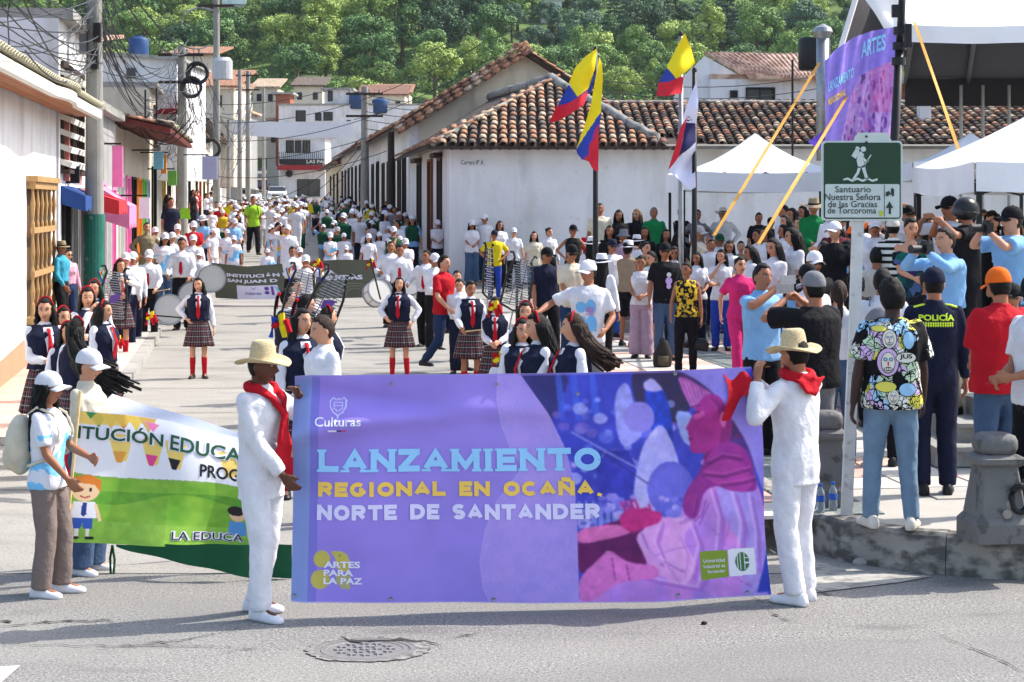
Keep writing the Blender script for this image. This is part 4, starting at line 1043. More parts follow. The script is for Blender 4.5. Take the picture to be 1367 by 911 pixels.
deck(ef,[(*lp(16,0.60),4.33),(*lp(34.3,0.60),4.33),(*lp(34.3,-4),5.9),(*lp(16,-4),5.9)])
a,b = V((*lp(16,.62),4.35)),V((*lp(34.3,.62),4.35)); tiled_slope(ef,a,edl,V((*lp(16,-4),5.9))-a,lambda a,b: b > .3,17.3,5.2,.24,.36,seed=9)
put('end_wall',MB().box((lp(33.15)[0]-2.6,33.15,2.1),(5,.25,4.2)),grey_wall,lh)
# pavement on the left
sl_m = mat('pink_slab',(206,168,150),.85,.15,2.5,.3,40); sl_g = mat('grey_slab',(176,172,166),.88,.15,2.5,.3,40)
pv = empty('left_pavement',(0,0,0)); tag(pv,kind='structure')
Y = 20.0
while Y < 178:
    st_ = 1.15 if Y < 60 else 4.0; Yb = Y+st_-.012; wd = 1.5 if Y < 34 else 1.15
    n = 2 if Y < 45 else 1
    for k in range(n):
        o0,o1 = .06+wd*k/n+.004,.06+wd*(k+1)/n-.004; q = [lp(Y,o0),lp(Y,o1),lp(Yb,o1),lp(Yb,o0)]
        put('paving_slab',MB().hexa([(x,y,prof(y)-.05) for x,y in q]+[(x,y,sideL(y)-.25*0) for x,y in q]),sl_m if Y < 40 and k == 0 else sl_g,pv)
    q = [lp(Y,.06+wd),lp(Y,.22+wd),lp(Yb,.22+wd),lp(Yb,.06+wd)]
    put('kerb_stone',MB().hexa([(x,y,prof(y)-.05) for x,y in q]+[(x,y,sideL(y)-.01) for x,y in q]),concrete,pv); Y += st_
# further units on the left
def left_unit(Ya,Yb,top,wm,label,ops,name='shop_house',roof=None,wins=()):
    hs = empty(name,(0,0,0),label=label,cat='house'); p0,p1 = lp(Ya),lp(Yb); L = math.dist(p0,p1); z = sideL(Ya)
    wall(hs,p0,p1,prof(Ya)-.4,top,.3,[(a,b,z+c if c else prof(Ya)-.4+.001,z+d) for a,b,c,d,k in ops]+[(a,b,z+c,z+d) for a,b,c,d in wins],wm)
    for a,b,c,d,k in ops: door(hs,p0,p1,a,b,z+c,z+d,k,name='shop_door')
    for a,b,c,d in wins: window(hs,p0,p1,a,b,z+c,z+d,wood_dk if top > 5 else iron,bars=2)
    put('side_wall',MB().hexa([(*lp(Ya,-.3),0),(*lp(Ya+.25,-.3),0),(*lp(Ya+.25,-6),0),(*lp(Ya,-6),0),(*lp(Ya,-.3),top),(*lp(Ya+.25,-.3),top),(*lp(Ya+.25,-6),top),(*lp(Ya,-6),top)]),wm,hs)
    if roof:
        r_ = empty('roof',(0,0,0)); r_.parent = hs; ov,rise,mm = roof
        a = V((*lp(Ya,ov),top-.1)); b = V((*lp(Yb,ov),top-.1)); c = V((*lp(Yb,-5),top+rise)); d = V((*lp(Ya,-5),top+rise)); deck(r_,[a,b,c,d],.12,mm)
        tiled_slope(r_,a,edl,d-a,lambda a,b: True,(b-a).length,min(5,(d-a).length),.26,.36,seed=int(Ya))
    else: put('roof_slab',MB().hexa([(*lp(Ya,.25),top),(*lp(Yb,.25),top),(*lp(Yb,-6),top),(*lp(Ya,-6),top),(*lp(Ya,.25),top+.18),(*lp(Yb,.25),top+.18),(*lp(Yb,-6),top+.18),(*lp(Ya,-6),top+.18)]),concrete,hs)
    return hs
greydoor = mat('grey_shutter',(118,118,116),.7,.2,5,.2); bluedoor = mat('pale_blue_shutter',(150,170,190),.7,.15,5); yellowd = mat('mustard_door',(190,160,80),.7,.2,5); whited = mat('white_door',(206,206,202),.7,.12,5); darkin = mat('dark_interior',(30,28,28),.9,.3,3)
orp = mat('orange_panel',(226,140,50),.7,.12,5); grp = mat('green_panel',(110,180,80),.7,.12,5)
u2 = left_unit(33.4,38.6,5.9,white_wall,'white shop house with open louvred upper gallery behind the thick pole',[(.5,1.5,0,2.5,darkin),(1.9,3.0,0,2.5,greydoor),(3.4,4.6,0,2.6,greydoor)],wins=[(.3,2.1,3.0,4.9),(2.5,4.3,3.0,4.9)])
for k in range(7):
    for (s0,s1) in ((.3,2.1),(2.5,4.3)):
        c = on_wall(lp(33.4),lp(38.6),(s0+s1)/2,.06,sideL(33.4)+3.1+k*.27); put('louvre',MB().box((0,0,0),(s1-s0+.1,.3,.1)),fas,u2,loc=c,rot=(.35,0,wrot(lp(33.4),lp(38.6))))
left_unit(38.8,46,4.6,grey_wall,'grey shop house with red and pink awnings beyond the thick pole',[(.6,1.9,0,2.5,darkin),(2.5,3.9,0,2.6,pinkp),(4.4,5.6,0,2.5,whited),(6,7,0,2.5,pinkp)])
MOSS = left_unit(46.2,60,4.55,cream_wall,'low old house under mossy sagging tiles with dark red eaves boards',[(1,2.4,0,2.6,whited),(3.4,4.8,0,2.6,pinkp),(5.6,7,0,2.6,darkin),(8,9.4,0,2.6,orp),(10.4,11.6,0,2.6,grp),(12.2,13.4,0,2.6,bluedoor)],roof=(1.35,1.3,mat('dark_red_boards',(104,46,38),.85,.3,5,.3)))
for i in range(52):
    a = lp(46.3+i*.265,1.38); put('eave_tile',TILE,lichen_edge if i % 3 else tileA[3],MOSS,mw=Matrix.Translation((a[0],a[1],4.52+.03*math.sin(i*.7))) @ Matrix.Rotation(PI/2+.133,4,'Z') @ Matrix.Rotation(.25,4,'X'),shared=True)
left_unit(60.2,76,6.3,cream_wall,'cream two-storey house with dark red band under its roof',[(1,3,0,2.6,darkin),(4,6,0,2.6,whited),(7.5,9,0,2.6,yellowd),(11,13,0,2.6,darkin)],wins=[(2,3.4,3.4,4.7),(6,7.4,3.4,4.7),(10,11.4,3.4,4.7)])
left_unit(76.2,98,5.9,white_wall,'white house row with reddish roof edge beyond the cream one',[(2,4,0,2.6,wood_br),(6,7.6,0,2.6,darkin),(10,12,0,2.6,red_p),(15,17,0,2.6,darkin)],wins=[(3,4.6,3.2,4.4),(9,10.6,3.2,4.4)],roof=(.9,1.6,wood_dk))
left_unit(98.2,130,7.0,cream_wall,'pale house with a row of dark doors far down the left side',[(3,5,0,2.6,darkin),(9,11,0,2.6,red_p),(16,18,0,2.6,darkin),(24,26,0,2.6,wood_br)],wins=[(5,7,3.2,4.6),(14,16,3.2,4.6)],roof=(.8,1.8,wood_dk))
left_unit(130.2,165,7.4,white_wall,'farthest white house on the left side of the street',[(6,9,0,2.6,darkin),(18,21,0,2.6,red_p)],wins=[(6,9,3.4,4.8),(18,21,3.4,4.8)],roof=(.8,1.8,wood_dk))
# blank white gable standing behind, grey block, pink-roofed house
bw = empty('white_gable_house',(0,0,0),label='tall blank white wall rising behind the low tiled roofs on the left',cat='house')
q = [at(135,240,64),at(236,240,64),at(236,76,64),at(137,70,64)]; put('wall',MB().plate(q,(0,6,0)),white_wall,bw); q = [at(130,75,63.8),at(241,80,63.8),at(241,76,63.8),at(130,69,63.8)]; put('parapet',MB().plate(q,(0,6.6,0)),concrete,bw)
put('red_band',MB().box((at(185,150,63.9).x,63.85,at(0,149,63.9).z),(3.2,.3,.18)),red_p,bw)
put('small_window',MB().box((*at(175,100,63.9).xy,at(175,98,63.9).z),(.3,.12,.35)),glass_dk,bw)
def block(label,x0,x1,y0,y1,Y,d,m,roofm=None,cat='house',wins=(),roof_over=.4,name='hill_house',rise=0):
    hs = empty(name,(0,0,0),label=label,cat=cat); a,b = at(x0,y1,Y),at(x1,y0,Y)
    P0_,P1_ = (a.x,Y),(b.x,Y); sx = FPX/Y
    wall(hs,P0_,P1_,a.z-6,b.z,.3,[((w0-x0)/sx,(w1-x0)/sx,at(0,wb,Y).z,at(0,wa,Y).z) for w0,wa,w1,wb in wins],m)
    put('back_walls',MB().box((a.x+.15,Y+d/2,(a.z-6+b.z)/2),(.3,d-.7,b.z-a.z+6)).box((b.x-.15,Y+d/2,(a.z-6+b.z)/2),(.3,d-.7,b.z-a.z+6)).box(((a.x+b.x)/2,Y+d-.2,(a.z-6+b.z)/2),(b.x-a.x,.3,b.z-a.z+6)),m,hs)
    for w0,wa,w1,wb in wins: window(hs,P0_,P1_,(w0-x0)/sx,(w1-x0)/sx,at(0,wb,Y).z,at(0,wa,Y).z,iron,bars=1,sill=False)
    o = roof_over; put('roof',MB().hexa([(a.x-o,Y-o,b.z),(b.x+o,Y-o,b.z),(b.x+o,Y+d+o,b.z+rise),(a.x-o,Y+d+o,b.z+rise),(a.x-o,Y-o,b.z+.2),(b.x+o,Y-o,b.z+.2),(b.x+o,Y+d+o,b.z+.2+rise),(a.x-o,Y+d+o,b.z+.2+rise)]),roofm or concrete,hs)
    return hs
rust = mat('rusty_tin_roof',(196,168,146),.7,.25,2,.3,20,col2=(150,112,90),thr=(.4,.6)); 
block('white house with terracotta upper room far behind the near eaves',64,118,72,128,95,8,white_wall,tileA[0],wins=[(72,84,80,96),(88,84,98,96)])
block('small house with peach coloured roof behind the pole head',75,112,58,70,100,8,cream_wall,rust,rise=1)
block('unfinished grey block house with mesh fence at the top left',-20,28,30,110,60,7,grey_wall,wins=[(2,44,14,54)])
# mesh fence on its terrace
fz = empty('mesh_fence',(0,0,0),label='dark sagging diamond mesh fence beside the grey block house',cat='fence')
mb = MB()
for i in range(30):
    a,b = at(22+i*2,40+i*1.9,50),at(22+i*2+16,52+i*1.9+20,50); mb.path([a,b],.012,3)
    a,b = at(22+i*2+12,42+i*1.9,50.05),at(22+i*2-8,68+i*1.9,50.05); mb.path([a,b],.012,3)
tag(put('wire_mesh',mb,iron,fz),kind='stuff')
for px,y0,y1 in ((25,30,75),(50,60,100),(84,85,118)): put('fence_post',MB().tube(at(px,y0,50),at(px,y1,50),.04),steel,fz)
block('red roofed house glimpsed beside the second utility pole',262,312,118,150,150,10,cream_wall,tileA[0],rise=2,wins=[(286,128,296,142)])
block('reddish roofed small house below the hill trees at left',228,285,74,100,180,10,cream_wall,tileA[0],rise=1.5)
for a_ in (('weathered roofed house above the hillside house, left one',392,430,116,142,222,tileA[3],1.5),('pale house with clay roof half hidden behind the blue tanks',498,546,126,150,228,tileA[0],1.5),('grey house under the trees left of the brick hut',338,370,118,146,232,tileA[4],1.5),('tiled roof house stepping up the slope left of the climbing street',282,326,132,175,215,tileA[1],2),('small cream house above the silver car',300,322,176,215,190,tileA[0],1),('grey flat roofed house over the street banner',336,366,112,140,285,concrete,0),('brown roofed house right above the rooftop room',480,540,128,150,215,tileA[2],1.5),('low roofed house between the pole and the silver car',262,296,150,200,168,tileA[4],1.6)):
    block(a_[0],a_[1],a_[2],a_[3],a_[4],a_[5],7,cream_wall if a_[5] > 200 else grey_wall,a_[6],wins=[(a_[1]+5,a_[3]+8,a_[1]+11,a_[3]+17),(a_[2]-12,a_[3]+8,a_[2]-6,a_[3]+17)],rise=a_[7])
# white house closing the view and its balcony building
fb = block('white hillside house with blue water tanks closing the street view',372,590,141,262,196,12,white_wall,concrete,wins=[(395,148,408,162),(432,150,444,161),(463,161,468,167),(421,151,429,161)],roof_over=.1)
rh = block('little rooftop room with white door above the hillside house',433,467,120,142,197,4,white_wall,concrete,wins=[(438,122,444,135)],name='rooftop_room')
block('unplastered brick rooftop hut left of the white rooftop room',368,387,126,146,199,4,mat('brick_wall',(160,96,72),.9,.3,6,.3),None,name='rooftop_hut')
tank_m = mat('blue_plastic',(34,66,112),.5,.15,6,.05)
for px,py,Y,s,lb in ((478,146,196.5,.95,'blue water tank on the hillside house roof, nearer its rooftop room'),(508,152,196.5,.9,'blue water tank on the hillside house roof, right one of the pair'),(185,74,66,.36,'small blue water tank above the blank white wall')):
    t = empty('water_tank',at(px,py,Y),0,lb,'water tank'); put('tank_body',MB().lathe([(.01,0),(.9*s,0),(1.0*s,.15*s),(1.0*s,1.5*s),(.95*s,1.6*s),(.5*s,1.8*s),(.01,1.85*s)],n=20),tank_m,t,smooth=True); put('lid',MB().lathe([(.4*s,1.78*s),(.4*s,1.92*s),(.01,1.95*s)],n=16),tank_m,t)
bb = block('red and white two-storey shop building with balcony at the street end',374,434,182,262,183,6,white_wall,red_p,wins=[(382,188,392,204),(394,188,402,204),(404,188,414,204),(397,240,427,262)],roof_over=.5)
a = at(374,205,182.4); b = at(432,205,182.4); put('balcony_slab',MB().box(((a.x+b.x)/2,182.2,at(0,216,182).z),(b.x-a.x,1.2,.5)),iron,bb); put('red_fascia',MB().box(((a.x+b.x)/2,182.2,at(0,224,182).z),(b.x-a.x+.4,1.3,.45)),red_p,bb)
for i in range(22): put('baluster',MB().box((a.x+(b.x-a.x)*i/21,181.7,at(0,209,182).z),(.05,.05,.9)),iron,bb)
text_on('LAS PAL',lambda x,y: (at(410,0,182).x+x,181.5,at(0,218.5,182).z+y),'lettering',fas,bb,.02,width=1.9,height=.35)
q = at(385,232,182); put('round_sign',MB().limb((q.x,182.7,q.z),(q.x,182.6,q.z),[(0,.35),(1,.35)],16,'ff'),iron,bb)
# far houses either side of the climbing street
block('narrow grey house on the left of the climbing street',296,328,150,255,172,8,grey_wall,rust,wins=[(304,170,312,184),(318,210,326,226)])
block('pale house on the right of the climbing street',356,376,160,262,205,10,cream_wall,rust,wins=[(362,178,368,190)])
block('brown hillside house above the climbing street',318,372,138,190,272,12,cream_wall,tileA[2],wins=[(326,150,334,160),(350,150,358,160)],rise=2)
# white tin roofed house on the right, chimney, lattice house
th = block('white house with rusty tin roof beyond the tiled roofs',948,1104,106,200,75,10,white_wall,rust,wins=[(996,118,1034,140),(975,122,984,130)],rise=0,roof_over=.0)
a,b,c,d = at(946,108,74.6),at(1106,104,74.6),at(1092,76,80),at(946,74,80)
a,b,c,d = at(1000,106,74.6),at(1112,107,74.6),at(1106,76,81),at(941,73,81)
put('tin_roof',MB().plate([a,b,c,d],(0,0,.1)),rust,th)
for i in range(24):
    t = i/23; put('roof_rib',MB().path([a.lerp(b,t)+V((0,0,.13)),d.lerp(c,t)+V((0,0,.13))],.045,4),rust,th)
put('gable',MB().plate([at(900,170,75.2),at(1000,170,75.2),at(1000,108,75.2),at(941,75,75.2),at(915,100,75.2),at(900,130,75.2)],(0,.3,0)),white_wall,th)
q0,q1 = at(1103,150,44),at(1103,46,44); chm = empty('chimney_pipe',(q0.x,44.5,3.6),0,'shiny steel chimney pipe with cap rising behind the purple stage banner','chimney')
put('pipe',MB().lathe([(.15,0),(.15,q1.z-3.6)],n=20,close=True),steel,chm,smooth=True); put('cowl',MB().lathe([(.15,q1.z-3.66),(.24,q1.z-3.5),(.2,q1.z-3.4),(.01,q1.z-3.3)],n=20),steel,chm); put('collar',MB().lathe([(.17,1.2),(.17,1.26),(.15,1.26)],n=20),steel,chm)
for px,py,Y,lb in ((1087,68,70,'black water tank beside the steel chimney pipe'),):
    t = empty('water_tank',at(px,py+26,Y),0,lb,'water tank'); put('tank_body',MB().lathe([(.01,0),(.55,0),(.6,.1),(.6,1.1),(.55,1.2),(.01,1.25)],n=20),iron,t,smooth=True)
lw = empty('lattice_house',(0,0,0),label='white house with a band of breeze-block openings between the tents',cat='house')
a,b = at(1247,200,55),at(1367,138,55); put('wall',MB().plate([at(1235,230,55),at(1420,230,55),at(1420,150,55),at(1320,155,55),at(1252,140,55),at(1247,150,55)],(0,3,0)),white_wall,lw)
for r in range(2):
    for i in range(12):
        q = at(1254+i*4.6,147+r*13+i*.9,54.95); put('breeze_block',MB().box(q,(.075,.06,.1)),darkin,lw)
q = [at(1250,139,54.6),at(1367,178,54.6),at(1420,150,58),at(1290,118,58)]; put('roof',MB().plate(q,(0,0,.12)),add_layer(mat('faded_red_roof',(180,150,140),.8,.3,2),(150,146,140),2,(.5,.6)),lw)
for i in range(3): q = at(1190+i*60,112,60)
put('white_pillar',MB().plate([at(1228,210,52),at(1243,210,52),at(1243,138,52),at(1228,138,52)],(0,.4,0)),white_wall,lw)
bk = block('dark brick house behind the stage tent',1205,1600,112,215,62,8,mat('brick_wall',(150,90,70)),None,wins=[(1232,116,1254,150),(1258,116,1280,150),(1284,116,1346,150)],name='brick_house')
for r in range(10):
    for i in range(4):
        q = at(1208+i*5+(r % 2)*2.2,118+r*4.2,61.94); put('brick',MB().box(q,(.11,.05,.07)),mat('brick_%d' % ((r+i) % 3),((156,98,76),(134,84,66),(172,112,86))[(r+i) % 3],.9,.3,12),bk)
# ================================================================== HILL AND TREES
def hillz(x,y):
    if y < 236: return prof(y)-.05
    b = 10+(y-236)*.34+5*noise.noise(V((x*.02,y*.02,1)))+2*noise.noise(V((x*.07,y*.07,4)))
    return prof(236)+(b-prof(236))*min(1,(y-236)/10)-.1
mb = MB(); nx,ny = 90,46
for j in range(ny+1):
    for i in range(nx+1): x = -190+380*i/nx; y = 234+(j/ny)**1.3*330; mb.v.append((x,y,hillz(x,y)))
for j in range(ny):
    for i in range(nx):
        q = j*(nx+1)+i; mb.f.append((q,q+1,q+nx+2,q+nx+1)); mb.m.append(0)
hm = mat('hill_undergrowth',(96,120,60),.95,.5,.25,.6,2,col2=(48,68,36),thr=(.35,.65))
tag(put('hill',mb,hm,smooth=True),kind='structure')
leafm = []
for i,(c1,c2) in enumerate((((138,166,88),(76,106,58)),((116,150,86),(60,90,56)),((84,114,74),(44,68,50)),((174,190,100),(108,136,68)),((108,136,104),(60,86,68)))):
    m = mat('foliage_%s' % 'abcde'[i],c1,.6,.2,.8,.0,col2=c2,thr=(.35,.65),spec=.2)
    m.node_tree.nodes['Principled BSDF'].inputs['Transmission Weight'].default_value = 0; leafm.append(m)
bark = mat('bark',(98,84,68),.95,.3,6,.5,20)
def leaf_quads(mb,c,r,n,size,rnd,squash=.8):
    for _ in range(n):
        d = V((rnd.gauss(0,1),rnd.gauss(0,1),rnd.gauss(0,1))).normalized(); p = c+V((d.x*r,d.y*r,d.z*r*squash))*rnd.uniform(.55,1.05)
        nrm = (d+V((rnd.gauss(0,.5),rnd.gauss(0,.5),rnd.gauss(.5,.5)))).normalized(); a = nrm.cross(V((rnd.gauss(0,1),rnd.gauss(0,1),rnd.gauss(0,1)))).normalized(); b = nrm.cross(a); s = size*rnd.uniform(.6,1.3)
        o = len(mb.v); mb.v += [tuple(p-a*s*.5),tuple(p+b*s*.32),tuple(p+a*s*.55),tuple(p-b*s*.32)]; mb.f.append((o,o+1,o+2,o+3)); mb.m.append(0)
def crown(seed,kind='broad'):
    rnd = random.Random(seed); mb = MB()
    if kind == 'broad':
        for k in range(26):
            a = rnd.uniform(0,2*PI); u = rnd.uniform(-.5,1); rr = math.sqrt(max(0,1-u*u*.8))*rnd.uniform(.45,1)
            c = V((2.9*rr*math.cos(a),2.9*rr*math.sin(a),4.6+2.2*u)); leaf_quads(mb,c,rnd.uniform(.7,1.2),230,.29,rnd)
    elif kind == 'tall':
        for k in range(26):
            t = rnd.random(); a = rnd.uniform(0,2*PI); rr = 1.9*math.sin(PI*(.15+.8*t))*rnd.uniform(.4,1)
            leaf_quads(mb,V((rr*math.cos(a),rr*math.sin(a),2.6+6.2*t)),rnd.uniform(.6,1.0),200,.28,rnd)
    elif kind == 'pine':
        for k in range(11):
            z = 2+k*.75; R0 = 2.1*(1-k/12)
            for i in range(7):
                a = rnd.uniform(0,2*PI); 
                for s in (.4,.75,1): leaf_quads(mb,V((R0*s*math.cos(a),R0*s*math.sin(a),z-.3*s)),.42,30,.30,rnd,.5)
    elif kind == 'bush':
        for k in range(14):
            a = rnd.uniform(0,2*PI); rr = rnd.uniform(0,2.2); leaf_quads(mb,V((rr*math.cos(a),rr*math.sin(a),.7+1.0*rnd.random())),rnd.uniform(.6,1.1),180,.27,rnd)
    elif kind == 'bamboo':
        for k in range(16):
            a = rnd.uniform(0,2*PI); 
            for s in range(7):
                t = s/6; leaf_quads(mb,V((math.cos(a)*(t*t*2.4+.3),math.sin(a)*(t*t*2.4+.3),1.2+t*4.6-t*t*1.0)),.40,50,.26,rnd)
    return mb.mesh('crown')
def trunk_mesh(h,seed):
    rnd = random.Random(seed); mb = MB(); mb.path([V((0,0,-1)),V((.05,0,h*.4)),V((-.05,.05,h))],[.28,.2,.12],7)
    for k in range(5):
        a = rnd.uniform(0,2*PI); z = h*rnd.uniform(.5,.95); mb.path([V((0,0,z)),V((math.cos(a)*.9,math.sin(a)*.9,z+.8)),V((math.cos(a)*1.8,math.sin(a)*1.8,z+1.3))],[.1,.07,.03],5)
    return fixn(mb.mesh('trunk',True))
CR = [(crown(i,k),trunk_mesh({'broad': 4.4,'tall': 6,'pine': 8.5,'bush': .6,'bamboo': 3}[k],i),k) for i,k in enumerate(('broad','broad','broad','tall','tall','pine','pine','bush','bush','bamboo'))]
TL = {'broad': ('broad leafy tree with rounded crown on the wooded hillside','broad trees covering the hillside'),'tall': ('tall narrow leafy tree on the wooded hillside','tall trees covering the hillside'),'pine': ('slender pine standing high on the hillside above the flags','pines on the hillside'),
      'bush': ('low leafy bush on the lower edge of the wooded hillside','bushes along the foot of the hillside'),'bamboo': ('bright feathery clump of arching stems on the hillside','arching green clumps on the hillside')}
def tree(x,y,i,s,mi,z=None):
    cm,tm_,k = CR[i]; ad = ('bright mid green','plain green','dark green','bright yellowish green','bluish green')[mi]; lb,gp = ad+' '+TL[k][0],ad+' '+TL[k][1]  # adjective names the leaf tint of the foliage material
    r = empty('pine_tree' if k == 'pine' else ('bush' if k == 'bush' else 'tree'),(x,y,hillz(x,y) if z is None else z),R_.uniform(0,6.28),lb,'bush' if k == 'bush' else 'tree',gp); r.scale = (s,s,s*R_.uniform(.85,1.15))
    link('crown',cm,leafm[mi],r,shared=True); link('trunk',tm_,bark,r,shared=True)
nt_ = 0; yy = 242
while yy < 345 and nt_ < 292:
    half = 700*yy/FPX; x = -half-4+R_.uniform(0,5)
    while x < min(half,470*yy/FPX):
        px = CX+x*FPX/yy; 
        if not (316 < px < 352 and yy < 262):
            u = R_.random(); nse = noise.noise(V((x*.03,yy*.03,9)))
            dark = nse > .1
            if px > 820 and yy > 285 and px < 1010: i = R_.choice((5,6,5))
            elif yy < 250: i = R_.choice((7,8,0,9,2))
            else: i = R_.choice((0,1,2,0,1,3,4,9 if px > 480 and px < 640 and yy < 275 else 2))
            mi = R_.choice((2,1,2,4)) if dark else R_.choice((0,3,1,0,3))
            if i in (5,6): mi = 4
            tree(x+R_.uniform(-1.5,1.5),yy+R_.uniform(-2,2),i,R_.uniform(.65,1.25)*(1.35 if (380 < px < 600 and yy > 262) else 1),mi); nt_ += 1
        x += R_.uniform(4.6,7.8)
    yy += 7.6
# ground cover bushes as one mass
mb = MB(); rnd = random.Random(4)
for k in range(1000):
    y = 237+105*rnd.random()**1.25; half = 690*y/FPX; x = rnd.uniform(-half,half*.75)
    if 318 < CX+x*FPX/y < 350 and y < 262: continue
    leaf_quads(mb,V((x,y,hillz(x,y)+.7)),rnd.uniform(1.1,2.2),85,.46,rnd,.8)
tag(put('hillside_shrubs',mb,leafm[0]),label='dense green undergrowth between the trees on the hillside',cat='undergrowth',kind='stuff')
hs_ = block('little white house high among the hillside trees',722,750,1,12,300,5,white_wall,white_wall,wins=[(728,4,734,11)])

# ================================================================== TENTS
canvas = mat('white_tent_canvas',(226,226,228),.8,.05,2,.35,7); canvas_in = mat('tent_canvas_shaded_grey',(120,120,124),.85,.1,2,.3,7)
def cloth_quad(mb,a,b,c,d,nu=14,nv=8,sag=.05,seed=0):
    a,b,c,d = V(a),V(b),V(c),V(d); n_ = (b-a).cross(d-a).normalized()
    mb.grid(lambda u,v: a.lerp(b,u).lerp(d.lerp(c,u),v)+V((0,0,-sag*math.sin(PI*u)*math.sin(PI*v)*4*.25))+n_*.012*noise.noise(V((u*6,v*6,seed))),nu,nv)
def tent(cx,cy,w_,zb,ze,zp,label,rz=0,val=.28,legs=True,d_=None):
    d_ = d_ or w_; t = empty('white_canopy_tent',(cx,cy,zb),rz,label,'tent','white pop-up tents'); h = w_/2; hd = d_/2; ze -= zb; zp -= zb
    mb = MB(); P = [V((-h,-hd,ze)),V((h,-hd,ze)),V((h,hd,ze)),V((-h,hd,ze))]; pk_ = V((0,0,zp))
    for i in range(4):
        a,b = P[i],P[(i+1) % 4]; n = 12
        mb.grid(lambda u,v: a.lerp(b,u).lerp(pk_,v)+V((0,0,-.16*math.sin(PI*v)*(1-.3*math.sin(PI*u))-.05*math.sin(PI*u)*(1-v)))+V((0,0,.015*noise.noise(V((u*5,v*7,i))))),n,10)
    me = mb.mesh('canopy',True); put('canopy',me,canvas,t)
    mb = MB()
    for i in range(4):
        a,b = P[i],P[(i+1) % 4]; o = (a+b)/2; o.z = 0; o = o.normalized()*.02
        mb.grid(lambda u,v: a.lerp(b,u)+o+V((0,0,-.05*math.sin(PI*u)+.01-v*val))+o*(1.2*math.sin(u*22+i)*v),30,3)
    put('valance',mb.mesh('valance',True),canvas,t)
    if legs:
        for sx in (-1,1):
            for sy in (-1,1):
                put('leg',MB().box((sx*(h-.05),sy*(hd-.05),ze/2),(.055,.055,ze)),iron,t); put('leg_bracket',MB().box((sx*(h-.05),sy*(hd-.05),ze-.3),(.09,.09,.12)),iron,t)
        mb = MB()
        for sy in (-1,1):
            for k in range(4):
                x0,x1 = -h+.05+k*(w_-.1)/4,-h+.05+(k+1)*(w_-.1)/4; z0,z1 = (ze-.35,ze-.02) if k % 2 else (ze-.02,ze-.35)
                mb.tube((x0,sy*(hd-.05),z0),(x1,sy*(hd-.05),z1),.014,5); mb.tube((x0,sy*(hd-.05),z1),(x1,sy*(hd-.05),z0),.014,5)
        put('truss',mb,iron,t)
    return t
tent(4.80,37.0,3.2,.9,3.2,3.98,'white pop-up tent behind the hatted man beside the white wall',val=.36)
tent(8.2,33.5,2.6,.8,3.30,3.86,'white pop-up tent half hidden behind the green walking route sign',val=.30)
tent(7.80,22.4,5.3,.8,3.06,4.75,'nearest large white tent at the right edge above the photographers',val=.33,d_=3.2)
# stage roof: large dark-lined white canopy
stg = empty('stage_canopy',(0,0,0),label='big white stage canopy with dark underside towering at the top right',cat='stage roof')
Yn,Yf = 33,44
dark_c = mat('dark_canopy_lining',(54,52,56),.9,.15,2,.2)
A0,A1 = at(1205,36,Yn),at(1700,40,Yn); A2 = at(1128,-40,Yn)
B0,B1 = at(1208,105,Yf),at(1700,105,Yf)
mb = MB(); cloth_quad(mb,A0,A1,A1+V((0,4.5,3.4)),A0+V((.3,4.5,3.4)),24,8,.3,3); put('roof_canvas',mb.mesh('roof_canvas',True),canvas,stg)
mb = MB(); mb.grid(lambda u,v: A0.lerp(A1,u)+V((0,-.03+.03*math.sin(u*40)*v,.04-v*.30-.03*math.sin(PI*u*3))),60,4); put('valance',mb.mesh('valance',True),canvas,stg)
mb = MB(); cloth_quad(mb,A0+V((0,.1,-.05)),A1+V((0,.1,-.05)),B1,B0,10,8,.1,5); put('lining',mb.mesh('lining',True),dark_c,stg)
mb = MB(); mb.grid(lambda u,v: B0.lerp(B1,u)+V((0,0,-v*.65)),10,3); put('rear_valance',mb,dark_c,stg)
for i in range(6):
    a = A0.lerp(A1,.03+i*.17)+V((0,.15,-.16)); b = B0.lerp(B1,.0+i*.17)+V((0,-.05,-.10)); put('rafter',MB().path([a,b],.05,6),iron,stg)
# left pointed side: white piping, shaded inside, torn white flap
L0,L1,L2,L3 = at(1152,-30,Yn),at(1118,82,Yn),at(1196,60,Yn+2),at(1172,-20,Yn+2)
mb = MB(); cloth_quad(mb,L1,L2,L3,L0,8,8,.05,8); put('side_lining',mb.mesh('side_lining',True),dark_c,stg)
put('white_piping',MB().path([L0+V((-.02,-.05,0)),L1+V((-.02,-.05,0))],.05,6),canvas,stg)
mb = MB(); F = [at(1140,-20,32.6),at(1200,-20,32.6),at(1212,38,32.6),at(1182,42,32.6)]
mb.grid(lambda u,v: F[0].lerp(F[1],u).lerp(F[3].lerp(F[2],u),v)+V((0,-.12*math.sin(PI*v)*math.sin(4*u+2*v),0)),14,14); put('loose_flap',mb.mesh('loose_flap',True),canvas,stg)
for px in (1125,1700): q = at(px,100,34); put('post',MB().tube((q.x,34.5,.6),(q.x,34.5,q.z),.06),iron,stg)
q = at(1283,140,43); 
for px in (1283,1312,1347): a = at(px,114,43.5); put('scaffold_tube',MB().tube((a.x,43.5,a.z),(a.x,43.5,1),.04),steel,stg)
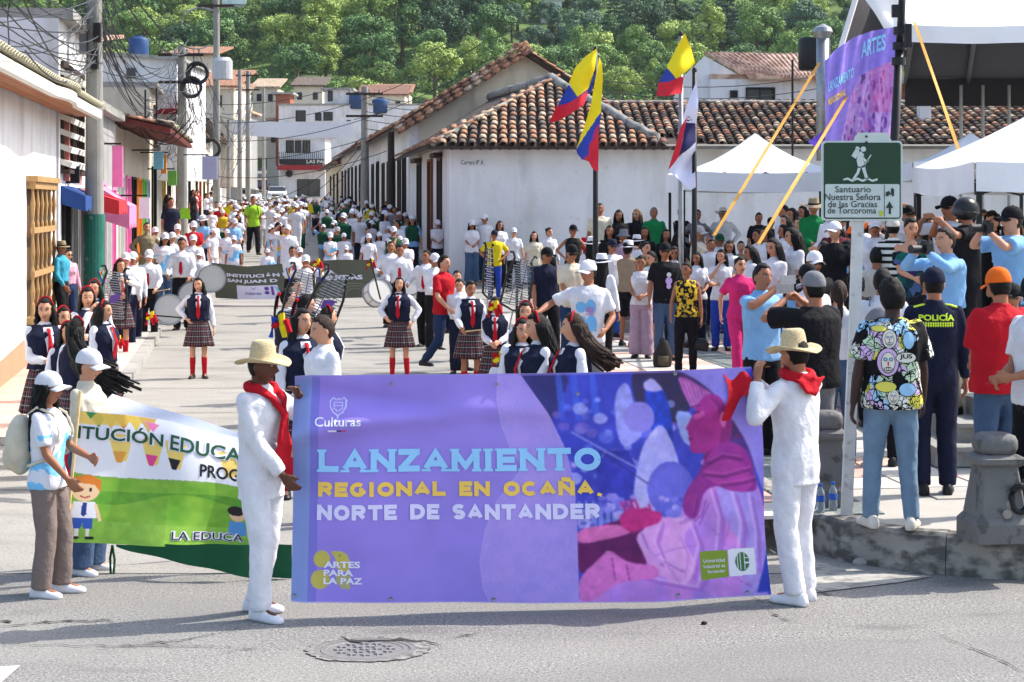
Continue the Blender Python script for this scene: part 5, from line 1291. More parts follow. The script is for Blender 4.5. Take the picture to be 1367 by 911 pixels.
# yellow ratchet straps
strapm = mat('yellow_strap',(204,150,60),.7,.15,12,.2)
for (a,Ya),(b,Yb),lb in ((((1221,30),32.8),((1277,192),26),'yellow strap running from the stage valance down behind the near tent'),(((1148,100),31.5),((1022,310),25),'longer yellow strap crossing in front of the purple banner'),(((1094,84),33),((962,300),29),'yellow strap in front of the rusty tin roof, leftmost of the three')):
    a,b = at(*a,Ya),at(*b,Yb); d = (b-a).normalized(); s = V((1,0,0)); s = (s-d*s.dot(d)).normalized()*.024; n_ = d.cross(s).normalized()*.006
    b = b+(b-a)*.06; mb = MB(); rings = []
    for i in range(9): p = a.lerp(b,i/8); tw = .3*math.sin(i); s2 = Matrix.Rotation(tw,3,d) @ s; n2 = Matrix.Rotation(tw,3,d) @ n_; rings.append([p-s2-n2,p+s2-n2,p+s2+n2,p-s2+n2])
    tag(put('tie_down_strap',mb.loft(rings),strapm),lb,'strap','yellow tie-down straps of the stage')

# ================================================================== PRINTED BANNERS (flat print as per-vertex colour)
def inpoly(X,Y,P):
    r = np.zeros(X.shape,bool); n = len(P)
    for i in range(n):
        x0,y0 = P[i]; x1,y1 = P[(i+1) % n]
        if y0 == y1: continue
        c = (Y > min(y0,y1)) & (Y <= max(y0,y1)) & (X < (Y-y0)*(x1-x0)/(y1-y0)+x0); r ^= c
    return r
def smooth_noise(shape,cell,seed):
    rs = np.random.RandomState(seed); h,w_ = shape; gh,gw = int(h/cell)+3,int(w_/cell)+3; g = rs.rand(gh,gw)
    y = np.arange(h)/cell; x = np.arange(w_)/cell; yi,xi = y.astype(int),x.astype(int); fy,fx = (y-yi),(x-xi); fy,fx = fy*fy*(3-2*fy),fx*fx*(3-2*fx)
    a = g[yi][:,xi]; b = g[yi][:,xi+1]; c = g[yi+1][:,xi]; d = g[yi+1][:,xi+1]
    return (a*(1-fx)+b*fx)*(1-fy)[:,None]+(c*(1-fx)+d*fx)*fy[:,None]
class Art:
    """printed picture: colours per grid vertex, drawn in the units x0..x1, y0..y1"""
    def __init__(s,x0,y0,x1,y1,nu,nv,base):
        s.nu,s.nv = nu,nv; s.X,s.Y = np.meshgrid(np.linspace(x0,x1,nu+1),np.linspace(y0,y1,nv+1)); s.C = np.zeros((nv+1,nu+1,3)); s.C[:] = np.array(base)/255.; s.k = 0
    def fill(s,mask,col,a=1.0,tex=0,cell=8,col2=None):
        s.k += 1; c = np.array(col)/255.
        if tex or col2 is not None:
            n_ = .6*smooth_noise(s.X.shape,cell,s.k)+.4*smooth_noise(s.X.shape,cell/3,s.k+50)
            if col2 is not None: c = c*(1-n_[...,None])+np.array(col2)/255.*n_[...,None]
            else: c = c*(1+tex*(n_[...,None]-.5)*2)
            c = np.broadcast_to(c,s.C.shape)[mask]
        s.C[mask] = s.C[mask]*(1-a)+c*a
    def poly(s,P,col,**k): s.fill(inpoly(s.X,s.Y,P),col,**k)
    def ell(s,cx,cy,rx,ry,col,**k): s.fill(((s.X-cx)/rx)**2+((s.Y-cy)/ry)**2 < 1,col,**k)
    def line(s,P,w_,col,**k):
        m = np.zeros(s.X.shape,bool)
        for (x0,y0),(x1,y1) in zip(P[:-1],P[1:]):
            dx,dy = x1-x0,y1-y0; t = np.clip(((s.X-x0)*dx+(s.Y-y0)*dy)/(dx*dx+dy*dy+1e-9),0,1); m |= (s.X-x0-t*dx)**2+(s.Y-y0-t*dy)**2 < (w_/2)**2
        s.fill(m,col,**k)
    def build(s,name,surf,parent,m):
        vs_ = []
        for j in range(s.nv+1):
            for i in range(s.nu+1): vs_.append(surf(i/s.nu,j/s.nv))
        nv,nu = s.nv,s.nu; a = (np.arange(nv)[:,None]*(nu+1)+np.arange(nu)[None]).ravel(); f = np.stack([a,a+nu+1,a+nu+2,a+1],1)
        me = bpy.data.meshes.new(name); me.from_pydata(vs_,[],f.tolist()); me.polygons.foreach_set('use_smooth',[True]*len(me.polygons))
        c = np.clip(s.C,0,1); lin = np.where(c <= .04045,c/12.92,((c+.055)/1.055)**2.4).reshape(-1,3); setcol(me,lin); me.update()
        return link(name,me,m,parent)
vinyl = attr_mat('printed_vinyl',.55,'Col',.03,5,.06,160)
def inter(P,u): 
    u = max(0,min(1,u)); xs = [p[0] for p in P]; return V((0,0,0))+sum((V(P[i][1])*max(0,1-abs(0)) for i in ()),V((0,0,0)))
# --- main purple banner
TOP = [(0,(393,503),11.86),(.03,(412,501),11.86),(.25,(548,500),11.95),(.5,(705,500),12.05),(.75,(865,496),12.12),(1,(1003,490),12.2)]
BOT = [(0,(389,802),11.8),(.03,(405,804),11.8),(.25,(550,805),11.9),(.5,(710,806),12.0),(.75,(880,803),12.1),(1,(1030,795),12.2)]
def curve(T,u):
    x = np.interp(u,[t[0] for t in T],[t[1][0] for t in T]); y = np.interp(u,[t[0] for t in T],[t[1][1] for t in T]); Y = np.interp(u,[t[0] for t in T],[t[2] for t in T]); return at(x,y,Y)
def main_surf(u,v):
    a,b = curve(TOP,u),curve(BOT,u); p = a.lerp(b,v)
    if u > .93: p.x += .10*math.sin(PI*min(1,v*1.0))*(u-.93)/.07*0+.05*(u-.93)/.07*math.sin(v*5)*(1-v)
    d = .030*math.sin(u*9+v*1.3)*(1-.4*v)+.014*math.sin(u*23-v*3)*(1-v*.6)+.012*math.sin(v*11+u*14)*(1-u)*math.exp(-u*3)+.03*math.exp(-((u-.0)/.06)**2)*math.sin(v*7)
    d += .055*math.exp(-((v-.16-.10*(1-u*2)**2)/.05)**2)*math.exp(-(u/.5)**2)-.045*math.exp(-((v-.05-.35*u)/.05)**2)*math.exp(-(u/.35)**2)+.05*math.exp(-((v-.1-.7*(1-u))/.06)**2)*math.exp(-((1-u)/.25)**2)
    return p+V((0,-d,0))
art = Art(388,495,1030,805,620,300,(106,88,198))
m_all = np.ones(art.X.shape,bool)
art.fill(m_all,(156,134,222),tex=.05,cell=60,a=.9)
art.fill(art.X < 412,(124,152,200),a=.8); art.fill((art.X < 424) & (art.X >= 412),(104,108,194),a=.6)
lobe = inpoly(art.X,art.Y,[(668,490),(666,530),(672,565),(684,598),(702,622),(684,640),(664,668),(648,705),(640,750),(644,785),(655,812),(768,812),(769,700),(767,650),(757,600),(735,550),(694,490)])
art.fill(lobe,(158,138,224),col2=(180,150,228),cell=14)
art.fill(lobe & (np.random.RandomState(1).rand(*art.X.shape) > .93),(190,168,232),a=.6)
art.line([(668,495),(666,530),(672,565),(684,598),(700,620)],1.2,(180,168,230),a=.7); art.line([(700,622),(664,668),(648,705),(640,750),(644,785),(655,810)],1.2,(180,168,230),a=.7)
ph = inpoly(art.X,art.Y,[(694,490),(735,550),(757,600),(767,650),(769,700),(768,812),(1040,812),(1040,490)])
art.fill(ph,(44,50,168),col2=(66,70,196),cell=18)
def chaikin(P,n=2):
    for _ in range(n): P = [q for a,b in zip(P,P[1:]+P[:1]) for q in ((a[0]*.78+b[0]*.22,a[1]*.78+b[1]*.22),(a[0]*.22+b[0]*.78,a[1]*.22+b[1]*.78))]
    return P
clip = lambda P: ph & inpoly(art.X,art.Y,chaikin(P) if len(P) > 4 else chaikin(P,1))
art.fill(clip([(690,485),(770,485),(740,570),(715,530)]),(40,34,90),a=.8)
for x in (745,765,790): art.fill(clip([(x,490),(x+8,490),(x+14,560),(x+4,560)]),(62,92,214),a=.7)
art.fill(clip([(845,485),(930,485),(930,560),(900,570),(850,545)]),(52,36,60),col2=(40,34,90),cell=14)
rs = np.random.RandomState(5)
for k in range(70):
    x = rs.uniform(745,905); y = rs.uniform(530,640); r = rs.uniform(3,11); art.fill(ph & ((((art.X-x)/r)**2+((art.Y-y)/(r*.8))**2) < 1),[(150,160,232),(96,106,216),(186,182,238),(44,48,150),(120,96,200)][rs.randint(5)],a=.65,tex=.15,cell=4)
art.fill(clip([(825,520),(842,505),(850,545),(862,580),(830,600),(822,560)]),(150,146,226),tex=.15)
art.fill(clip([(862,520),(880,505),(898,530),(905,600),(880,600),(866,560)]),(36,60,186),tex=.2); art.fill(clip([(862,510),(875,503),(888,516),(892,522),(864,522)]),(176,160,222))
art.fill(clip([(858,590),(885,560),(905,600),(915,650),(912,700),(838,700),(845,640)]),(150,146,228),col2=(196,184,240),cell=10)
art.fill(clip([(800,600),(850,600),(838,700),(790,690)]),(36,38,150),col2=(58,60,186),cell=8)
for k in range(9): art.fill(clip([(770+k*9,668),(775+k*9,668),(777+k*9,705),(769+k*9,705)]),(150,158,232),a=.7)
art.line([(765,575),(862,632)],2.2,(150,150,220),a=.9); art.line([(800,600),(868,650)],1.5,(40,36,110))
art.fill(ph & ((((art.X-895)/34)**2+((art.Y-655)/38)**2) < 1),(84,84,196),col2=(110,104,210),cell=12); art.fill(clip([(905,548),(935,552),(930,600),(915,590)]),(150,160,226),tex=.1)
for k in range(60):
    x = rs.uniform(775,925); y = rs.uniform(662,712); r = rs.uniform(3,9); art.fill(ph & ((((art.X-x)/r)**2+((art.Y-y)/(r*.7))**2) < 1),[(130,120,222),(176,150,230),(70,70,190),(196,176,236)][rs.randint(4)],a=.7,tex=.15,cell=4)
art.ell(855,556,20.5,20.5,(140,124,214),tex=.04)
# portrait: arc of lilac at the right, hat, face, scarf, shirt, hands
art.fill(clip([(905,485),(1040,485),(1040,700),(1022,640),(1000,585),(962,530),(930,505)]),(150,130,216),col2=(132,116,210),cell=12)
art.fill(clip([(905,492),(935,503),(965,524),(985,552),(1000,578),(1012,606),(1020,640),(990,620),(975,560),(955,532)]),(66,36,96),tex=.1)
art.fill(clip([(914,503),(930,506),(952,520),(968,528),(950,536),(940,545),(934,548),(926,536),(918,518)]),(196,92,170),col2=(140,60,150),cell=5)
for k in range(5): art.line([(917+k*7,506+k*3),(932+k*4,545-k*2)],1.0,(228,150,204),a=.8)
face = [(941,541),(958,527),(975,530),(985,545),(992,562),(990,580),(985,598),(975,606),(958,612),(948,608),(935,608),(928,606),(926,600),(928,594),(925,590),(927,585),(924,580),(926,577),(921,573),(926,566),(932,556),(937,550)]
art.fill(clip(face),(176,40,136),col2=(146,28,118),cell=12); art.fill(clip([(958,530),(972,545),(976,580),(968,604),(985,598),(990,570),(982,542)]),(112,22,96),a=.6)
art.fill(clip([(932,555),(950,548),(952,556),(936,562)]),(222,96,170),a=.5); art.line([(934,553),(944,551)],1.6,(50,10,60)); art.line([(925,587),(931,588)],1.8,(90,12,80)); art.line([(930,545),(945,542)],1.6,(90,14,80))
art.fill(ph & ((((art.X-979)/5)**2+((art.Y-563)/11)**2) < 1),(206,90,170),tex=.15,cell=4)
art.fill(clip([(946,606),(985,596),(1000,580),(1014,620),(1004,640),(960,650),(940,640)]),(120,24,100),tex=.1)
art.fill(clip([(985,590),(1005,588),(1016,620),(1018,650),(990,640)]),(70,40,120),tex=.15)
shirt = [(936,624),(950,612),(935,645),(912,672),(905,700),(880,690),(852,700),(842,708),(838,715),(842,728),(800,735),(768,800),(768,812),(1030,812),(1034,700),(1022,650),(1000,640)]
art.fill(clip(shirt),(206,124,206),col2=(168,118,216),cell=26); art.fill(clip([(960,640),(1026,650),(1034,812),(985,812),(1000,740),(970,700)]),(176,150,226),col2=(150,120,210),cell=22)
art.fill(clip([(850,700),(880,690),(930,698),(905,720),(930,760),(905,790),(860,760),(840,725)]),(224,160,220),col2=(206,132,210),cell=18)
def fold(P,w_,dark,lit):      # printed drapery: a dark crease with a lit edge
    for k in range(5): art.line([(x+k*.8,y+k*.8) for x,y in P],w_*(1-k*.15),dark,a=.22)
    art.line([(x-w_*.7,y-w_*.7) for x,y in P],w_*.6,lit,a=.45)
for P_,w__ in (([(958,660),(968,700),(960,745),(930,790)],7),([(990,668),(1000,710),(990,760)],8),([(1012,670),(1020,720),(1016,770)],6),([(925,705),(935,735),(920,775)],6),([(880,700),(870,725),(880,750),(905,765)],5),([(850,712),(858,735),(876,755)],5),([(940,672),(930,690),(905,700)],4),([(845,770),(880,780),(930,792)],6),([(975,770),(1000,790)],6)): fold(P_,w__,(150,84,184),(232,186,234))
for P in ([(868,742),(895,735),(925,732)],[(905,720),(915,745),(908,775)],[(980,700),(965,740),(968,780)],[(1000,690),(1005,730)],[(940,700),(960,720)],[(885,758),(905,790)]): art.line(P,2.4,(160,92,190),a=.5)
for P in ([(946,672),(938,692)],[(940,690),(926,700)],[(950,676),(934,704)]): art.line(P,1.2,(110,40,140))
scarf = [(950,614),(966,598),(985,592),(1008,604),(1018,640),(1022,664),(985,662),(962,652),(942,660),(930,700),(912,690),(910,672),(924,648),(934,640)]
art.fill(clip(scarf),(160,40,136),col2=(122,30,130),cell=14); art.fill(clip([(938,634),(975,615),(1000,622),(1018,650),(1002,665),(960,650)]),(184,56,156),a=.6,tex=.15)
for P_ in ([(952,622),(975,612),(1002,618)],[(945,636),(975,640),(1012,632)],[(932,668),(926,690)],[(970,652),(1000,650),(1018,646)]):
    for k in range(4): art.line([(x,y+k) for x,y in P_],3.4-k*.5,(88,16,92),a=.3)
    art.line([(x,y-3) for x,y in P_],1.6,(214,96,180),a=.5)
art.fill(clip([(768,712),(832,690),(862,700),(842,716),(850,735),(858,757),(838,760),(808,735),(795,758),(768,770)]),(76,8,74),col2=(110,14,92),cell=10)
art.fill(clip([(768,706),(820,698),(842,710),(815,718),(768,728)]),(216,100,172),tex=.12); art.fill(clip([(800,742),(808,732),(832,752),(870,755),(872,774),(820,776),(790,800),(770,806),(768,772)]),(210,104,186),tex=.12); art.line([(812,745),(815,775)],1.5,(140,36,130)); art.line([(830,755),(833,775)],1.5,(140,36,130))
art.fill(clip([(822,690),(838,676),(850,680),(858,676),(863,682),(880,684),(878,698),(856,704),(840,712),(826,704)]),(196,30,120),tex=.15,cell=4)
for k in range(4): art.line([(838+k*5,692),(826+k*6,670-k*1)],3.2,(196,34,124))
art.line([(866,690),(862,674)],3,(196,34,124))
art.fill(inpoly(art.X,art.Y,[(1022,770),(1030,745),(1032,800),(1010,800)]),(34,50,170)); art.fill(inpoly(art.X,art.Y,[(920,795),(930,790),(960,812),(920,812)]),(130,110,200),a=.5)
# soften the printed photograph like a real enlarged print
ph_soft = ph.astype(float)
for _ in range(3):
    B_ = art.C.copy(); B_[1:-1,1:-1] = (art.C[1:-1,1:-1]*2+art.C[:-2,1:-1]+art.C[2:,1:-1]+art.C[1:-1,:-2]+art.C[1:-1,2:])/6; art.C[ph] = B_[ph]
gr_ = (smooth_noise(art.X.shape,26,91)*.5+smooth_noise(art.X.shape,9,92)*.3+smooth_noise(art.X.shape,3.5,93)*.2-.5)[...,None]
art.C[ph] = (np.clip(art.C*(1+gr_*.24)*1.0+.045,0,1))[ph]
# logos
art.poly([(931,741),(971,740),(971,777),(931,780)],(128,152,44)); art.poly([(973,740),(1012,739),(1012,775),(973,777)],(226,226,236))
art.ell(992.5,757.5,10.5,13,(60,110,60)); art.fill((abs(art.X-985.5) < .9) | (abs(art.X-989.5) < .9) & (art.Y < 766),(226,226,236)) if False else None
for x in (985.5,990,995.5): art.line([(x,746),(x,768)],1.3,(226,226,236))
for y in (752,759): art.line([(996,y),(1003,y)],1.2,(226,226,236))
yl = (196,182,84)
art.ell(430.5,746,11,11.5,yl); art.ell(428.5,774,12.5,12.8,yl); art.poly([(442,735),(456,735),(464,740),(468,752),(466,762),(458,764),(450,758),(448,745)],yl); art.poly([(448,765),(468,768),(468,787),(458,786),(450,778)],(176,168,110)); art.ell(454,741,1.3,1.3,(110,90,120))
for P in ([(440,566),(441,577),(446,583),(449.5,586),(453,583),(458,577),(459,566)],): pass
art.line([(438,530),(442,526),(447,529),(449.5,527),(452,529),(457,526),(461,530)],1.3,(200,200,236)); art.line([(439,530),(439,538),(443,545),(449.5,549),(456,545),(460,538),(460,530)],1.5,(206,206,238)); art.line([(444,532),(444,540),(449.5,544),(455,540),(455,532),(444,532)],1.2,(206,206,238)); art.line([(444,536),(455,536)],1,(206,206,238)); art.line([(449.5,549),(449.5,553)],1.5,(206,206,238))
art.fill((art.X > 437) & (art.X < 449) & (abs(art.Y-570.3) < .9),(232,232,240)); art.fill((art.X >= 449) & (art.X < 455) & (abs(art.Y-570.3) < .9),(30,26,110)); art.fill((art.X >= 455) & (art.X < 461) & (abs(art.Y-570.3) < .9),(196,40,80))
art.fill(art.Y > 803.2,(178,170,226),a=.8); art.fill(art.Y < 497.5,(150,132,214),a=.6)
ban = empty('purple_banner',(0,11.9,.1)); ban.location = (0,0,0); tag(ban,'wide purple printed banner held across the street by two men in white','banner')
art.build('printed_sheet',main_surf,ban,vinyl)
back = MB(); back.grid(lambda u,v: main_surf(u,v)+V((0,.018,0)),200,100); put('back_sheet',back.mesh('back_sheet',True),mat('banner_back',(190,186,214),.7,.05),ban)
def on_main(x0,y0):   # print coords (photo px) -> surface
    def f(x,y):
        X,Y = x0+x,y0-y; u = (X-388)/642; v = (Y-495)/310; p = main_surf(u,v); return p+V((0,-.004,0))
    return f
tb = mat('print_sky_blue',(150,204,244),.6,.03,bump=0); ty = mat('print_amber',(244,200,88),.6,.03,bump=0); tw = mat('print_white',(228,226,240),.6,.03,bump=0); tlv = mat('print_lavender',(222,216,248),.6,.03,bump=0)
def slab(s_,x,y,w_,h_,m,bold,serif=0):
    text_on(s_,on_main(x,y),'lettering',m,ban,bold,width=w_,height=h_,spacing=1.14 if bold > .04 else 1)
def arc(cx,cy,rx,ry,a0,a1,n=14): return [(cx+rx*math.cos(rad(a0+(a1-a0)*i/n)),cy+ry*math.sin(rad(a0+(a1-a0)*i/n))) for i in range(n+1)]
GLY = {'L': (.72,[[(0,1),(0,0)],[(0,0),(1,0)]]),'A': (.98,[[(0,0),(.5,1),(1,0)],[(.22,.3),(.78,.3)]]),'N': (.92,[[(0,0),(0,1)],[(0,1),(1,0)],[(1,0),(1,1)]]),'Z': (.78,[[(0,1),(1,1)],[(1,1),(0,0)],[(0,0),(1,0)]]),
 'M': (1.12,[[(0,0),(0,1)],[(0,1),(.5,.15),(1,1)],[(1,1),(1,0)]]),'I': (.24,[[(.5,0),(.5,1)]]),'E': (.70,[[(0,0),(0,1)],[(0,1),(1,1)],[(0,.5),(.85,.5)],[(0,0),(1,0)]]),'T': (.84,[[(0,1),(1,1)],[(.5,1),(.5,0)]]),
 'O': (.98,[arc(.5,.5,.5,.5,0,360,28)]),'C': (.86,[arc(.55,.5,.55,.5,45,315,20)]),'G': (.92,[arc(.52,.5,.52,.5,48,330,22),[(1.0,.1),(1.0,.46)],[(1.0,.46),(.6,.46)]]),'R': (.84,[[(0,0),(0,1)],[(0,1),(.6,1)]+arc(.6,.74,.36,.26,90,-90,10)+[(0,.48)],[(.5,.48),(1,0)]]),
 'D': (.90,[[(0,0),(0,1)],[(0,1),(.4,1)]+arc(.4,.5,.6,.5,90,-90,14)+[(0,0)]]),'S': (.76,[arc(.5,.75,.48,.25,25,270,14)+arc(.5,.25,.48,.25,90,-155,14)[1:]]),'Ñ': (.92,[[(0,0),(0,1)],[(0,1),(1,0)],[(1,0),(1,1)],[(.1,1.30),(.38,1.38),(.62,1.28),(.9,1.36)]]),',': (.2,[[(.6,.02),(.2,-.28)]]),' ': (.42,[])}
def heavy(text,x,y,w_,h_,m,t,serif=False):
    """heavy poster capitals laid on the sheet; t = stroke as part of the height"""
    gap = .16; T = t*h_; k = (w_-T*len(text))/(sum(GLY[c][0] for c in text)+gap*(len(text)-1)); f = on_main(x,y)
    cx = 0; n = 0
    for c in text:
        aw,st_ = GLY[c]; W_ = aw*k; mb = MB()
        for P in st_:
            thin = .34*T if (len(P) <= 3 and P[0][1] == -9) else .5*T; P = [(cx+T/2+a*W_,T/2+b*(h_-T)) for a,b in P]; Lf_,Rt = [],[]
            for i,p in enumerate(P):
                q0_,q1_ = P[max(i-1,0)],P[min(i+1,len(P)-1)]; dx,dy = q1_[0]-q0_[0],q1_[1]-q0_[1]; L_ = math.hypot(dx,dy) or 1; e = (T*.5 if c not in 'SCGO,' and len(P) <= 3 and (abs(dx) < .01 or abs(dy) < .01) else 0)*(-1 if i == 0 else (1 if i == len(P)-1 else 0)); mi_ = 1.0
                if 0 < i < len(P)-1:
                    a1 = math.atan2(p[1]-q0_[1],p[0]-q0_[0]); a2_ = math.atan2(q1_[1]-p[1],q1_[0]-p[0]); mi_ = min(1.5,1/max(.3,abs(math.cos((a2_-a1)/2))))
                nx,ny = -dy/L_*thin*mi_,dx/L_*thin*mi_; ex,ey = dx/L_*e,dy/L_*e; Lf_.append((p[0]+nx+ex,p[1]+ny+ey)); Rt.append((p[0]-nx+ex,p[1]-ny+ey))
            n += 1; o_ = V((0,-.0005*(n % 5),0)); kk = len(P); mb.add([f(*p)+o_ for p in Lf_+Rt],[(i,kk+i,kk+i+1,i+1) for i in range(kk-1)])
            if serif and kk == 2 and abs(P[0][0]-P[1][0]) < .01:
                for yy_ in (0,h_-T*.42): 
                    n += 1; o_ = V((0,-.0005*(n % 5),0)); a,b = P[0][0]-T*.78,P[0][0]+T*.78; mb.add([f(a,yy_)+o_,f(b,yy_)+o_,f(b,yy_+T*.42)+o_,f(a,yy_+T*.42)+o_],[(0,1,2,3)])
            if serif and c == 'A' and kk == 3:
                for xx in (P[0][0],P[2][0]): n += 1; o_ = V((0,-.0005*(n % 5),0)); mb.add([f(xx-T*.75,0)+o_,f(xx+T*.75,0)+o_,f(xx+T*.75,T*.4)+o_,f(xx-T*.75,T*.4)+o_],[(0,1,2,3)])
        if mb.v: link('letter',mb.mesh('letter'),m,ban)
        cx += W_+T+gap*k
heavy('LANZAMIENTO',424,627,378,31,tb,.27,True); heavy('REGIONAL EN OCAÑA,',424,660.5,380,20,ty,.30); heavy('NORTE DE SANTANDER',423,692.5,376,21,tlv,.28)
for s_,x,y,w_,h_,m,bold in (('Culturas',418.5,563.5,63,12.5,tw,.018),('ARTES',433,758,48,9,tw,.035),('PARA',433,769,39,8.6,tw,.035),('LA PAZ',433,780,51,8.8,tw,.035),('Universidad',936,756,31,5,tw,.005),('Industrial de',936,763.5,31,4.6,tw,.005),('Santander',941,770.5,26,4.4,tw,.005)): slab(s_,x,y,w_,h_,m,bold)
def serifs(x0,y0,h_,xs,m):   # slab serifs on the headline
    mb = MB()
    for x,w_ in xs:
        for yy_ in (0,h_-3.2):
            f = on_main(x0+x,y0-yy_); q = [f(0,0),f(w_,0),f(w_,3.2),f(0,3.2)]; mb.add([p+V((0,-.001,0)) for p in q],[(0,1,2,3)])
    put('lettering',mb,m,ban)
for px,py in ((392,510),(522,508),(666,509),(775,523),(911,499),(394,796),(521,799),(658,800),(897,797),(996,799)):
    u,v = (px-388)/642,(py-495)/310; p = main_surf(u,min(.99,v)); put('eyelet',MB().lathe([(.004,0),(.012,.002),(.012,-.003),(.004,-.004)],n=12),steel,ban,loc=p+V((0,-.006,0)),rot=(PI/2,0,0))

# --- school banner held by the girls on the left
SB_T = [(0,(104,548),12.9),(.25,(168,553),13.0),(.5,(230,563),13.15),(.75,(290,578),13.3),(1,(352,594),13.4)]
SB_B = [(0,(87,723),12.85),(.25,(155,727),12.95),(.5,(220,729),13.05),(.75,(285,731),13.2),(1,(352,733),13.3)]
def sb_surf(u,v): return curve(SB_T,u).lerp(curve(SB_B,u),v)+V((0,-.025*math.sin(u*12+v*2)-.015*math.sin(u*5-v*6),0))
a2 = Art(0,0,250,180,240,170,(230,232,238))
U = a2.X; VV = a2.Y
a2.fill(VV < 36,(222,190,84),a=.0); 
for k in range(5): a2.poly([(14+k*16,0),(40+k*16,0),(30+k*16,22)],[(60,140,70),(226,190,80),(222,150,60),(232,200,90),(214,176,90)][k])
a2.poly([(0,0),(80,0),(62,16),(0,18)],(232,196,86),a=.85); a2.poly([(10,0),(26,0),(18,10)],(60,140,70))
for x,c in ((58,(226,160,70)),(100,(226,70,140)),(132,(30,26,34)),(205,(230,190,110))):
    a2.poly([(x-16,28),(x+16,28),(x+9,66),(x-5,66)],(236,206,110)); a2.poly([(x-9,52),(x+9,52),(x+3,68),(x-3,68)],c)
a2.poly([(88,6),(108,8),(100,20)],(236,130,180))
hor = 84+5*np.sin(U/40.); a2.fill(VV > hor,(96,160,44),col2=(150,196,70),cell=22); a2.fill((VV > hor+20) & (VV < hor+30+8*np.sin(U/30)),(70,140,40),a=.5,tex=.2); a2.fill(VV > 150,(150,196,80),a=.6,tex=.12)
a2.fill((VV > hor) & (VV < hor+3),(130,170,80),a=.6)
# plain cartoon-style schoolboy and a partly hidden girl
bx,by = 20,108
a2.ell(bx,by,17,15,(240,204,160)); a2.poly([(bx-18,by-2),(bx-14,by-18),(bx+4,by-22),(bx+18,by-14),(bx+18,by+2),(bx+10,by-8),(bx-8,by-10)],(222,128,44)); a2.ell(bx-5,by-1,2,3,(30,30,40)); a2.ell(bx+6,by-1,2,3,(30,30,40)); a2.line([(bx-5,by+8),(bx,by+10),(bx+6,by+8)],1.8,(180,40,50))
a2.poly([(bx-13,by+15),(bx+13,by+15),(bx+16,by+38),(bx-16,by+38)],(236,236,244)); a2.poly([(bx-2,by+16),(bx+3,by+16),(bx+4,by+32),(bx,by+36),(bx-3,by+32)],(40,60,140)); a2.line([(bx+14,by+20),(bx+20,by+40)],4,(240,204,160)); a2.line([(bx-14,by+20),(bx-19,by+38)],4,(240,204,160))
a2.poly([(bx-12,by+38),(bx+12,by+38),(bx+12,by+52),(bx+1,by+52),(bx,by+44),(bx-2,by+52),(bx-12,by+52)],(50,90,180)); a2.poly([(bx-9,by+52),(bx-4,by+52),(bx-4,by+64),(bx-9,by+64)],(236,230,220)); a2.poly([(bx+4,by+52),(bx+9,by+52),(bx+9,by+64),(bx+4,by+64)],(236,230,220)); a2.ell(bx-9,by+65,6,2.5,(30,30,36)); a2.ell(bx+9,by+65,6,2.5,(30,30,36))
a2.ell(216,128,10,10,(236,190,150)); a2.ell(214,121,11,8,(40,34,34)); a2.poly([(206,138),(226,138),(228,160),(204,160)],(90,150,210))
sbn = empty('school_banner',(0,0,0)); tag(sbn,'white and green school banner with drawn pupils held by two girls in white caps','banner')
a2.build('printed_sheet',sb_surf,sbn,vinyl)
put('back_sheet',MB().grid(lambda u,v: sb_surf(u,v)+V((0,.004,0)),40,16).mesh('back_sheet',True),mat('banner_back',(190,186,214)),sbn)
def on_sb(x0,y0): return lambda x,y: sb_surf((x0+x)/250,(y0-y)/180)+V((0,-.004,0))
gt = mat('print_dark_green',(28,84,52),.6,.05,bump=0); bkp = mat('print_black',(22,22,24),.6,.05,bump=0)
for s_,x,y,w_,h_,m,b,o in (('ITUCIÓN',0,39,118,24,tw,.085,0),('ITUCIÓN',3,38,112,22,gt,.02,1),('EDUCA',122,41,100,24,tw,.085,0),('EDUCA',125,40,95,22,gt,.02,1),('PROGR',167,72,64,20,bkp,.02,0),('LA EDUCA',133,171,92,14,tw,.09,0),('LA EDUCA',134,170,90,12,bkp,.0,1)):
    f = on_sb(x,y); text_on(s_,(lambda f,o: lambda X,Y: f(X,Y)+V((0,-.003*o,0)))(f,o),'lettering',m,sbn,b,width=w_,height=h_)
# white folded sheet behind and green cloth hanging below
def q_surf(q,Ys,amp=.03): 
    P = [at(x,y,Y) for (x,y),Y in zip(q,Ys)]; return lambda u,v: P[0].lerp(P[1],u).lerp(P[3].lerp(P[2],u),v)+V((0,-amp*math.sin(u*9+v*3),0))
f = q_surf([(150,526),(360,590),(360,640),(108,570)],(13.6,13.9,13.9,13.4)); sh = tag(put('folded_white_sheet',MB().grid(f,40,12).mesh('s',True),mat('white_satin',(206,214,228),.5,.06,2,.2)),'pale folded white sheet edge behind the school banner','cloth')
f = lambda u,v: at(155+235*u,727+v*(3+42*min(1,u*1.3)**.9),12.98+.04*math.sin(u*8))+V((0,-.02*math.sin(u*20),0))
tag(put('dark_green_cloth',MB().grid(f,40,10).mesh('g',True),mat('dark_green_fabric',(14,84,52),.7,.15,3,.3)),'dark green cloth sagging below the school banner','cloth')
mb = MB(); mb.path([at(150,728,13.2),at(147,745,13.2),at(148,775,13.2)],.009,5); mb.path([at(150,728,13.2),at(153,748,13.2),at(151,775,13.2)],.009,5); mb.box(at(149,778,13.2),(.05,.03,.03)); tag(put('cord_loop',mb,cloth('dgreen')),'thin dark cord loop dangling below the school banner corner','cord')
stick = mat('pale_wood_stick',(216,190,140),.6,.2,20,.2); tag(put('banner_stick',MB().tube(at(107,522,12.85),at(90,700,12.8),.012),stick),'pale wooden stick along the left edge of the school banner','stick')

